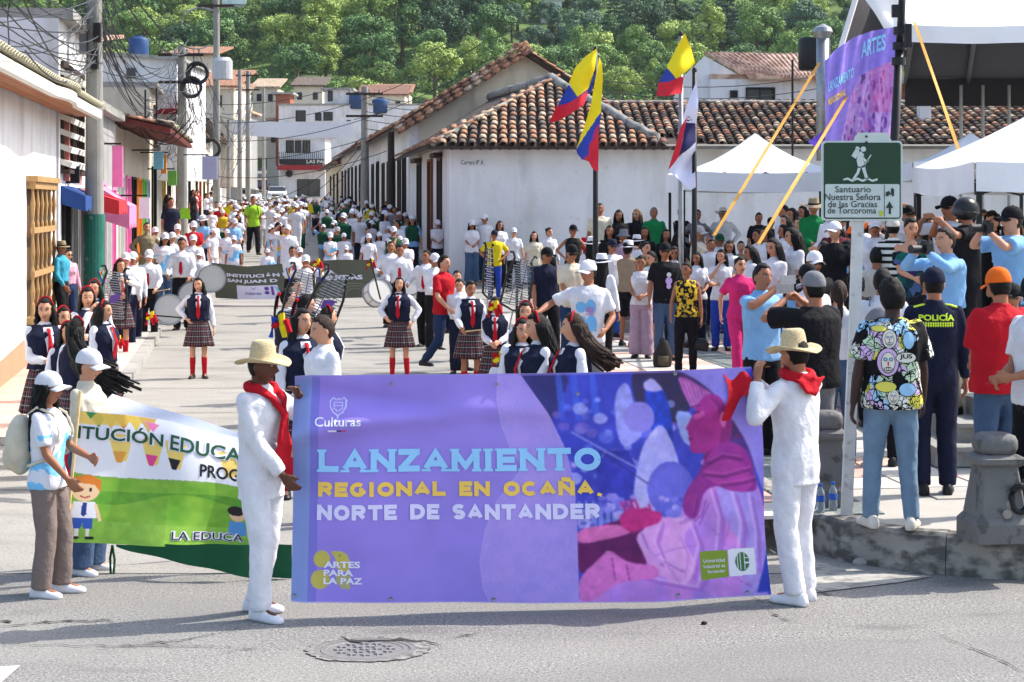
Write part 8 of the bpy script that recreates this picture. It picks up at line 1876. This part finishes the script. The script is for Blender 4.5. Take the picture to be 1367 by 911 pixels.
PP([
 (1013,284,35.5,10,'stand','m','m','short',None,'tee:black','jeans:black','man in black under the tent between the yellow straps',Zu),
 (1029,290,35.5,0,'stand','m','m','short','cap:black','tee:navy','jeans:black','man in dark cap left of the longer yellow strap',Zu),
 (988,343,24.5,8,'walk2','f','l','bun',None,'polo:pink','trousers:pink','woman walking in bright pink medical scrubs',Z(PZ)),
 (1017,352,17.2,30,'cam','m','m','short',None,'polo:lblue','trousers:black','man in pale blue polo shirt filming with a phone',Z(PZ)),
 (1087,362,14.9,208,'cam','m','m','short','cap:grey','tee:black','jeans:grey','broad man in black T-shirt and grey cap filming, back turned',Z(PZ,big=.03)),
 (1086,264,29.6,0,'front','m','m','short','bighat:tan','shirt:green','trousers:green','man in green satin costume with large round straw hat',Z(.9)),
 (1106,275,28.6,-60,'front','f','l','long',None,'shirt:white','gown:~iris','woman in white blouse and green sash beside the green costumed man',Z(.9)),
 (1087,335,21.0,15,'stand','m','m','short','cap:white','tee:black','jeans:ddenim','man in white cap and dark glasses right behind the man filming',Z(PZ,extras='glasses')),
 (1079,352,18.0,200,'stand','m','m','short','cap:black','shirt:white','jeans:black','man in white shirt hidden behind the broad man in black',Z(PZ)),
 (1131,321,23.0,10,'stand','m','m','short','cap:black','shirt:lblue','jeans:navy','officer in dark cap and pale blue shirt left of the white sign pole',Z(.45,extras='glasses')),
 (1138,302,27.0,170,'stand','m','m','short','cap:orange','tee:white','jeans:navy','person in orange cap left of the sign pole under the green sign',Z(.7)),
 (1160,296,27.5,160,'stand','m','m','short','cap:orange','tee:white','jeans:navy','person in orange cap right of the sign pole',Z(.75)),
 (1156,312,24.5,150,'stand','m','m','short','cap:white','tee:white','jeans:denim','person in white cap directly behind the sign pole',Z(.5)),
 (1120,375,16.7,175,'stand','f','l','pony',None,'shirt:white','jeans:denim','woman with brown ponytail in white seen from behind beside the sign pole',Z(PZ,haircol='br')),
 (1178,358,16.6,165,'stand','m','m','short',None,'shirt:white','slim:black','boy in white shirt with grey backpack behind the graffiti shirt man',Z(PZ,extras='pack=grey')),
 (1141,362,19.5,190,'stand','f','m','curly',None,'tee:black','jeans:black','person with dark curly hair behind the white sign pole',Z(PZ)),
 (1192,290,22.0,175,'stand','f','l','short','cap:offwhite','polo:~stripes','jeans:black','person in black and white striped shirt behind the bare shouldered woman',Z(.8)),
 (1216,291,20.6,8,'front','f','l','bun',None,'offshoulder:~iris','gown:~iris','young woman in dark teal off shoulder dress facing the camera',Z(.8)),
 (1212,274,24.5,20,'raise','m','m','short','cap:black','shirt:white','jeans:black','man in black cap holding the tent leg behind the bare shouldered woman',Z(.8)),
 (1238,300,23.5,-20,'cam','f','m','long',None,'tee:black','jeans:black','dark haired woman photographing between the teal dress and the grey haired man',Z(.8)),
 (1263,304,17.6,-62,'cam','m','l','short',None,'shirt:lblue','jeans:khaki','man with greying hair and blue shirt bent over his camera',Z(.63,haircol='br',big=.02)),
 (1268,262,22.0,-60,'cam','m','m','short','cap:black','tee:white','jeans:black','tall man in black cap beside the helmeted man',Z(.8)),
 (1290,263,20.5,-80,'cam','m','m','short','helmet:black','tee:black','jeans:black','man wearing a black motorcycle helmet and black T-shirt',Z(.8)),
 (1352,275,17.8,-75,'cam','m','l','short','cap:black','tee:lblue','jeans:denim','bearded man in pale blue polo and black cap holding a camera up',Z(.8,big=.02)),
 (1325,283,22.5,-40,'stand','f','l','curly',None,'tee:black','jeans:black','woman with curly hair and glasses at right behind the bearded man',Z(.8,extras='')),
 (1313,280,24,-20,'stand','m','m','short',None,'tee:navy','jeans:black','man in navy right of the motorcycle helmet',Z(.8)),
 (1238,360,18.8,185,'stand','m','m','short',None,'tee:black','jeans:black','dark haired man hidden behind the police officer',Z(PZ)),
 (1247,351,15.0,178,'stand','m','m','buzz','cap:navy','jacket:navy','trousers:navy','police officer in navy uniform and cap, back turned, lettered POLICÍA',Z(PZ,h=1.79)),
 (1190,374,13.4,180,'stand2','m','k','afro',None,'tee:~graffiti','slim:ldenim','man in colourful graffiti print shirt and faded jeans at the kerb, back turned',Z(PZ,shoes='offwhite',big=.03)),
 (1334,357,14.0,196,'front','m','m','short','cap:orange','polo:red','jeans:denim','man in red polo shirt, jeans and bright orange cap, back turned',Z(PZ,big=.03)),
 (1384,365,13.2,-62,'front','m','m','short','cap:black','polo:white','trousers:black','person in white polo with a red phone cut off by the right edge',Z(PZ)),
 (1352,378,16.5,-30,'stand','m','m','short','cap:black','tee:black','jeans:black','person in dark clothes between the orange cap and the right edge',Z(PZ)),
 (1120,300,30,-40,'stand','f','m','long',None,'tee:black','jeans:black','dark haired woman right of the green sash',Z(.85)),
 (1100,322,24,-20,'stand','m','m','short',None,'tee:black','jeans:black','man in black behind the capped man with glasses',Z(.4)),
 (1170,330,22,170,'stand','m','m','short',None,'tee:offwhite','jeans:denim','man in off-white behind the sign pole at right',Z(.4)),
 (60,398,18.6,30,'front2','f','l','wavy',None,'shirt:white','skirt:~plaid','band girl with wavy hair nearest the orange plinth wall',Z(0,extras='vest tie socks band')),
 (138,402,20.3,60,'stand2','f','l','long',None,'shirt:white','skirt:~plaid','band girl in profile below the bell lyre',Z(0,extras='vest tie socks band')),
 (1343,300,26,-30,'stand','m','m','short',None,'tee:grey','jeans:black','man in grey standing behind the bearded man',Z(.8)),
])
rr = random.Random(8)
taken = [(o.location.x,o.location.y) for o in bpy.data.objects if o.name.startswith('person')]; done_ = 0
for i in range(400):   # people deeper under the tents: mostly dark heads show
    if done_ >= 46: break
    px = rr.uniform(1108,1372); Y = rr.uniform(21.5,32)
    if any(math.hypot((px-CX)*Y/FPX-a,Y-b) < .62 for a,b in taken): continue
    taken.append(((px-CX)*Y/FPX,Y)); done_ += 1
    hair_,hat_ = rr.choice((('short',None),('long',None),('short','cap:black'),('wavy',None),('short','cap:white')))
    person(px,HY+rr.uniform(14,30),Y,rr.uniform(-60,60),rr.choice(('stand','stand2','stand3')),rr.choice('mf'),rr.choice('mml'),hair_,hat_,'tee:'+rr.choice(('black','navy','white','grey','white','maroon')),'jeans:'+rr.choice(('black','denim','navy')),'onlooker standing in the shade beneath the right hand tents',z=.85,group='onlookers in the shade under the right hand tents',lod=1)
# rows of onlookers between the pole sign and the students
# ---------- marching children up the street
k_ = 0
front_kids = [
 (362,300,50,-40,'girl with white cap and long dark hair above the left end of the grey banner','long','~wave'),(357,332,42.8,8,None,'short','~wave'),(303,306,47,15,'boy with white cap in pale blue print shirt above the grey banner','short','~wave'),(312,314,44.5,5,'boy in white cap and blue print shirt, nearest above the grey banner left half','short','~wave'),
 (284,305,46,60,'boy in white cap reaching out to the right above the tall drummer','short','white'),(441,310,45.5,10,'girl in white cap shading her eyes behind the grey banner','long','~wave'),(459,311,46.5,0,'boy in white cap and glasses behind the grey banner','short','white'),(462,327,43.5,5,'boy in white cap right above the middle of the grey banner','short','white'),
 (492,312,44.5,-5,'child in white cap with green and white vest behind the grey banner end','long','white'),(506,310,46.5,0,'smiling child in white cap next to the green vested one','long','white'),(541,318,41,20,'child in white cap right behind the drummer boys','short','white'),(520,301,49,-20,'adult in white cap with dark collar behind the drummer boys','short','white')]
for px,ty_,Y,fc,lb,hr,tp in front_kids:
    person(px,ty_,Y,fc,rr.choice(('front','stand','stand2')),'f' if hr == 'long' else 'm',rr.choice('ml'),hr,'cap:white','tee:'+tp,'trousers:white',lb or 'child in white cap partly hidden at the left end of the grey banner',lod=1)
person(338,262,57,20,'walk','m','m','short',None,'tee:lime','trousers:black','man in lime green and white shirt with black backpack walking beside the children',extras='pack',lod=1)
person(527,276,56,0,'stand','m','m','short',None,'tee:grey','jeans:grey','man in grey shirt standing by the dark posts on the right',lod=1)
kinds = [('marching child in white cap with green and yellow vest up the street','children in green vests marching up the street','vest:dgreen'),('marching child in white cap and white shirt up the street','children in white marching up the street',None),('marching child in white cap with yellow vest up the street','children in yellow vests marching up the street','vest:mustard')]
placed = [((px-CX)*Y/FPX,Y) for px,_,Y,*_ in front_kids]
n_k = 0
for att in range(2500):
    if n_k >= 165: break
    Y = 41+ (rr.random()**1.3)*78; xl_,xr_ = facL(Y)+1.9,facR(Y)-.6; x = rr.uniform(xl_,xr_); px = CX+x*FPX/Y
    if any(abs(x-a)*1.0 < .52 and abs(Y-b) < (1.0 if Y < 60 else 1.9) for a,b in placed): continue
    if Y < 60 and (326 < px < 366 or px > 560 or (385 < px < 425 and Y < 54)): continue
    if Y < 43.5: continue
    placed.append((x,Y)); kd = kinds[(0 if px > 410 and rr.random() < .65 else (1 if rr.random() < .85 else 2))]
    hr = rr.choice(('short','long','short')); 
    rt,qq,ss = person(px,0,Y,rr.uniform(-45,45),rr.choice(('front','stand','stand2','march','drum','walk','walk2','stand3','hip1','cross','raise','front2','chin')),'f' if hr == 'long' else 'm',rr.choice('mml'),hr,'cap:white' if rr.random() < .8 else rr.choice((None,'cap:navy',None,'fedora:white','cap:lgrey')),'tee:white' if rr.random() < .85 else 'tee:'+rr.choice(('red','lblue','purple','lblue')),'trousers:'+rr.choice(('white','lgrey','navy','dgreen','grey','white')),kd[0],group=kd[1],h=rr.uniform(1.28,1.68),x=x,lod=2 if Y > 50 else 1)
    if kd[2]: link('vest',garment('vest','stand','f' if hr == 'long' else 'm',2 if Y > 50 else 1),cloth(kd[2].split(':')[1]),rt,shared=True)
    n_k += 1
for i in range(22):   # onlookers on both pavements
    Y = rr.uniform(47,120); sd_ = i % 2; x = facL(Y)+rr.uniform(.5,1.2) if sd_ else facR(Y)-rr.uniform(.4,.9)
    if not sd_ and Y < 52: continue
    person(0,0,Y,60 if sd_ else -60,rr.choice(('stand','stand2','cross')),rr.choice('mf'),'m',rr.choice(('short','long')),None if rr.random() < .6 else 'cap:'+rr.choice(('white','black')),'tee:'+rr.choice(('black','navy','red','white','grey','white')),'jeans:'+rr.choice(('denim','black','navy')),'onlooker watching from the %s pavement up the street' % ('left' if sd_ else 'right'),z=(sideL(Y) if sd_ else prof(Y)+.0),group='onlookers on the %s pavement up the street' % ('left' if sd_ else 'right'),h=rr.uniform(1.5,1.75),x=x,lod=1 if Y < 60 else 2)
# little yellow and purple flags carried above the marching children
for i,(px,py,Y,c) in enumerate(((392,277,74,'yellow'),(411,279,72,'yellow'),(403,271,84,'purple'),(493,288,62,'yellow'),(516,286,60,'royal'),(300,284,66,'yellow'),(245,286,58,'lime'))):
    c0 = at(px,py,Y); o = empty('hand_flag',c0,0,'%s pennant raised %s' % ({'yellow': 'yellow','purple': 'purple','royal': 'blue','lime': 'lime green'}[c],('at the left of a pair above the children','at the right of a pair above the children','between and behind the yellow pair','above the green vested children on the right','beside the grey shirted man','in front of the silver car','over the left pavement crowd')[i]),'pennant')
    put('pennant',MB().plate([(-.2,0,-.12),(.22,.02,-.16),(.16,.02,.18),(-.05,0,.2)],(0,.015,0)),cloth(c),o); put('stick',MB().tube((-.2,.02,.2),(-.22,.02,-.9),.012,5),stick,o)

# ---------- instruments and things in hands
lyre(152,395,29.6,'bell lyre with silver bars and ribbons held by the thick pole',.12,10,.88)
lyre(401,397,20.6,'left one of the two bell lyres held up behind the banner corner',.22,-10,.68); lyre(437,402,20.0,'right one of the two bell lyres, tilted to the right',.42,10,.70)
lyre(693,378,22.6,'bell lyre leaning right beside the black barrier',.22,0,.68,False); lyre(652,362,24.5,'bell lyre with pale bars held by the ribboned girl',.1,70,.7,False)
drum(226,414,33.2,.26,.30,'large white bass drum of the capped drummer boy',12,82); 
drum(256,400-6,35.0,.23,.18,'white snare drum of the tall drummer',-20,60); drum(283,372,37.4,.27,.3,'white drum seen face on at the left end of the grey banner',10,88)
drum(504,391,34.2,.24,.24,'white marching drum left of the tall band girl',30,70); drum(553,386,33.6,.2,.16,'small white snare drum right of the tall band girl',-20,50)
for (px,py,Y,lb) in ((660,410,22.9,'bunch of red and yellow ribbons before the small band girl'),(495,352,33.9,'red and yellow ribbons tied on a baton above the marching drum'),(424,352,31,'orange and yellow ribbons at the top of the bell lyres'),(374,431,16,'blue and yellow pompom held at the banner corner girls'),(158,455,28.6,'yellow ribbons hanging below the bell lyre'),(668,478,18,'red ribbons tied near the capped child'),(202,423,28,'red and yellow pompom on a mace beside the bass drum')):
    c0 = at(px,py,Y); o = empty('ribbons',c0,0,lb,'ribbons'); s_ = .11
    for i in range(5): a = i*1.3; put('ribbon',MB().path([c0*0,V((s_*.5*math.cos(a),-.03,s_*.5*math.sin(a)+.02)),V((s_*.8*math.cos(a),-.02,-.08+.05*math.sin(a*2)))],[.018,.032,.022],6),rib[i % 3 if 'blue' in lb else i % 2],o)
a,b = at(202,421,28),at(250,425,28); o = put('mace',MB().path([a,b],.012,6),iron); tag(o,'thin black mace held by the lone band girl','mace')
a,b = at(494,345,33.8),at(508,400,33.8); o = put('baton',MB().path([a,b],.016,6),iron); tag(o,'black baton standing over the marching drum','baton')
def find(lb): return [o for o in bpy.data.objects if o.get('label','').startswith(lb)][0]
def hold(lb,kind,pose,sex,which,label): 
    o = find(lb); return held(o,getpose(pose,sex),o.scale.x,kind,which,label)
hold('man in pale blue polo','gimbal','cam','m','a','silver phone on a grip held by the man in pale blue polo'); hold('broad man in black','gimbal','cam','m','a','phone held up by the broad man in black T-shirt')
hold('man with greying hair','camera','cam','m','a','black camera held by the grey haired man in the blue shirt'); hold('bearded man in pale','camera','cam','m','a','black camera raised by the bearded man on the right'); hold('person in white polo with','redphone','front','m','a','red phone held at the right edge of the picture')
hold('dark haired woman photographing','phone','cam','f','a','phone held by the dark haired woman beside the teal dress'); hold('band girl holding','stick','drum','f','a','pale drumstick held by the girl with pulled back hair'); hold('drummer boy with white cap','stick','drum','m','b','pale drumstick over the bass drum'); hold('tall drummer','stick','drum','m','a','pale drumstick of the tall drummer')
hold('woman in black and yellow','bag','stand3','f','b','dark bag hanging from the hand of the floral topped woman')
# rucksack on the ground
rk = empty('rucksack',at(884,462,26.5),0,'dark rucksack standing on the paving beside the floral topped woman','rucksack'); rk.location.z = PZ+.17; put('bag_body',MB().limb((0,0,-.14),(.02,0,.14),[(0,.13),(.5,.14),(1,.08)],14,'rr',flat=.7,side=V((1,0,0))),cloth((52,50,48)),rk,smooth=True); put('front_pocket',MB().box((.01,-.09,-.08),(.15,.06,.14)),cloth((90,80,66)),rk,smooth=True); put('loop',MB().path([V((-.04,0,.19)),V((0,0,.25)),V((.04,0,.19))],.012,6),iron,rk)
# lettering and emblems on clothes
def on_person(root,lb_items,off=.0):
    pass
po = find('police officer'); neon = mat('neon_yellow_print',(206,238,60),.6,.03,bump=0)
def project(root,child_prefix,items,m,side=1,push=.004):
    """lay flat print on a garment: items = list of 2-D polygons/meshes in person-local (x,z); side=+1 back, -1 front"""
    g_ = [c for c in root.children if c.name.startswith(child_prefix)][0]; me = g_.data
    from mathutils.bvhtree import BVHTree
    bv = BVHTree.FromPolygons([v.co for v in me.vertices],[tuple(p.vertices) for p in me.polygons])
    def hit(x,z):
        r = bv.ray_cast(V((x,side*.6,z)),V((0,-side,0))); y = r[0].y if r[0] is not None else side*.13
        return V((x,y+side*push,z))
    return hit
hit = project(po,'jacket',None,None,1,.006)
text_on('POLICÍA',lambda x,y: hit(.135-x,1.335+y),'lettering',neon,po,.035,width=.27,height=.058)
mb = MB()
for r in range(2):
    for i in range(14):
        x0 = .13-i*.0185; z0 = 1.315-r*.016; q = [(x0,z0),(x0-.009,z0+.014),(x0-.018,z0),(x0-.009,z0-.014)]; mb.add([hit(*p) for p in q],[(0,1,2,3)])
put('reflective_checks',mb,neon,po)
for s in (-1,1): put('shoulder_piping',MB().path([hit(s*.05,1.455)+V((0,-.05,.0)),V((s*.11,.05,1.452)),V((s*.165,.045,1.435))],.009,6),neon,po)
wm_ = find('man in white cap and white T-shirt'); hit2 = project(wm_,'t_shirt',None,None,-1,.005); skb = mat('print_disc_blue',(112,176,226),.7,bump=0); mgm = mat('print_magenta',(206,60,140),.7,bump=0)
def disc(h,cx,cz,rx,rz_,m,root,clip_=None,nm='printed_disc'):
    mb = MB(); pts = [h(cx,cz)]+[h(cx+rx*math.cos(2*PI*i/24),cz+rz_*math.sin(2*PI*i/24)) for i in range(24)]; mid = [h(cx+rx*.5*math.cos(2*PI*i/24),cz+rz_*.5*math.sin(2*PI*i/24)) for i in range(24)]
    v = [pts[0]]+mid+pts[1:]; f = [(0,1+i,1+(i+1) % 24) for i in range(24)]+[(1+i,25+i,25+(i+1) % 24,1+(i+1) % 24) for i in range(24)]; mb.add(v,f); put(nm,mb,m,root)
disc(hit2,-.055,1.235,.06,.06,skb,wm_); disc(hit2,-.055,1.08,.06,.06,skb,wm_); disc(hit2,.055,1.24,.055,.08,skb,wm_); disc(hit2,.06,1.06,.055,.09,skb,wm_)
for i,s_ in enumerate(('ARTES','PARA','LA PAZ')): text_on(s_,(lambda i: lambda x,y: hit2(.0+x,1.21-i*.03+y)+V((0,-.003,0)))(i),'lettering',mgm,wm_,.03,width=.085,height=.022)
bt_ = find('young man in black T-shirt'); hit3 = project(bt_,'t_shirt',None,None,-1,.006); lil = mat('print_lilac',(198,170,220),.7,bump=0); disc(hit3,.03,1.27,.035,.035,mat('print_pale',(220,220,226),.7,bump=0),bt_); disc(hit3,.03,1.18,.05,.055,lil,bt_); disc(hit3,.03,1.1,.035,.04,lil,bt_)
gp_ = find('man in colourful graffiti'); hit4 = project(gp_,'t_shirt',None,None,1,.006)
fw = mat('graffiti_cream',(222,220,205),.8,bump=0); fl = mat('graffiti_lilac',(206,176,214),.8,bump=0); fk = mat('graffiti_black',(20,20,22),.8,bump=0); fred = mat('graffiti_red',(200,40,60),.8,bump=0); fyel = mat('graffiti_yellow',(222,212,90),.8,bump=0); fbl = mat('graffiti_blue',(150,196,226),.8,bump=0)
def gface(cx,cz,s,bg):   # a crude scribbled face, as printed on the shirt
    off = lambda k: (lambda x,z: hit4(x,z)+V((0,.0012*k,0)))
    disc(off(0),cx,cz,.085*s,.11*s,fk,gp_,nm='printed_face'); disc(off(1),cx,cz,.076*s,.10*s,bg,gp_,nm='printed_face'); disc(off(2),cx,cz-.005*s,.052*s,.078*s,fk,gp_,nm='printed_face'); disc(off(3),cx,cz-.003*s,.047*s,.072*s,fw,gp_,nm='printed_face')
    for k in (-1,1): disc(off(4),cx+k*.02*s,cz+.02*s,.015*s,.014*s,fk,gp_,nm='printed_eye'); disc(off(5),cx+k*.02*s,cz+.02*s,.010*s,.009*s,fbl,gp_,nm='printed_eye')
    disc(off(4),cx,cz-.05*s,.032*s,.016*s,fk,gp_,nm='printed_mouth')
    for k in range(4): disc(off(5),cx-.02*s+k*.0135*s,cz-.05*s,.005*s,.010*s,fw,gp_,nm='printed_tooth')
    disc(off(5),cx,cz-.01*s,.006*s,.018*s,fred,gp_,nm='printed_nose')
gface(.055,1.17,.95,fl); gface(.045,1.33,.62,fw); gface(.02,.93,.5,fw)
for cx,cz,rx,rz_,m in ((-.07,1.20,.07,.035,fw),(.07,1.0,.07,.035,fyel),(-.08,.98,.06,.045,fbl),(-.09,1.32,.04,.06,fbl),(.11,1.40,.05,.02,fyel)):
    disc(lambda x,z: hit4(x,z)+V((0,.001,0)),cx,cz,rx*1.08,rz_*1.12,fk,gp_,nm='printed_shape'); disc(lambda x,z: hit4(x,z)+V((0,.0022,0)),cx,cz,rx,rz_,m,gp_,nm='printed_shape')
text_on('JUS',lambda x,y: hit4(-.025-x,1.185+y)+V((0,.004,0)),'lettering',fk,gp_,.03,width=.09,height=.04)
# white smock print emblems of green cap logos
for lb in ('girl in white cap with long wavy','woman in white cap and lace'):
    r_ = find(lb); cp = [c for c in r_.children if c.name.startswith('cap')][0]; gl = mat('logo_green',(110,190,70),.7,bump=0)
    put('cap_logo',MB().box((-.080,-.04,.088),(.012,.028,.028),Matrix.Rotation(.35,3,'Z')),gl,r_,mw=cp.matrix_local)
# ---------- air: the valley's thin haze
hz = put('haze',MB().box((0,262,88),(880,620,180)),None); hz['kind'] = 'stuff'
hmt = bpy.data.materials.new('thin_haze'); hmt.use_nodes = True; hn = hmt.node_tree; hn.nodes.remove(hn.nodes['Principled BSDF']); pvn = hn.nodes.new('ShaderNodeVolumePrincipled'); pvn.inputs['Color'].default_value = (.82,.88,1,1); pvn.inputs['Density'].default_value = .00009; pvn.inputs['Anisotropy'].default_value = .2
hn.links.new(pvn.outputs[0],hn.nodes['Material Output'].inputs['Volume']); hz.data.materials.clear(); hz.data.materials.append(hmt)
bpy.data.scenes.remove(SCR)
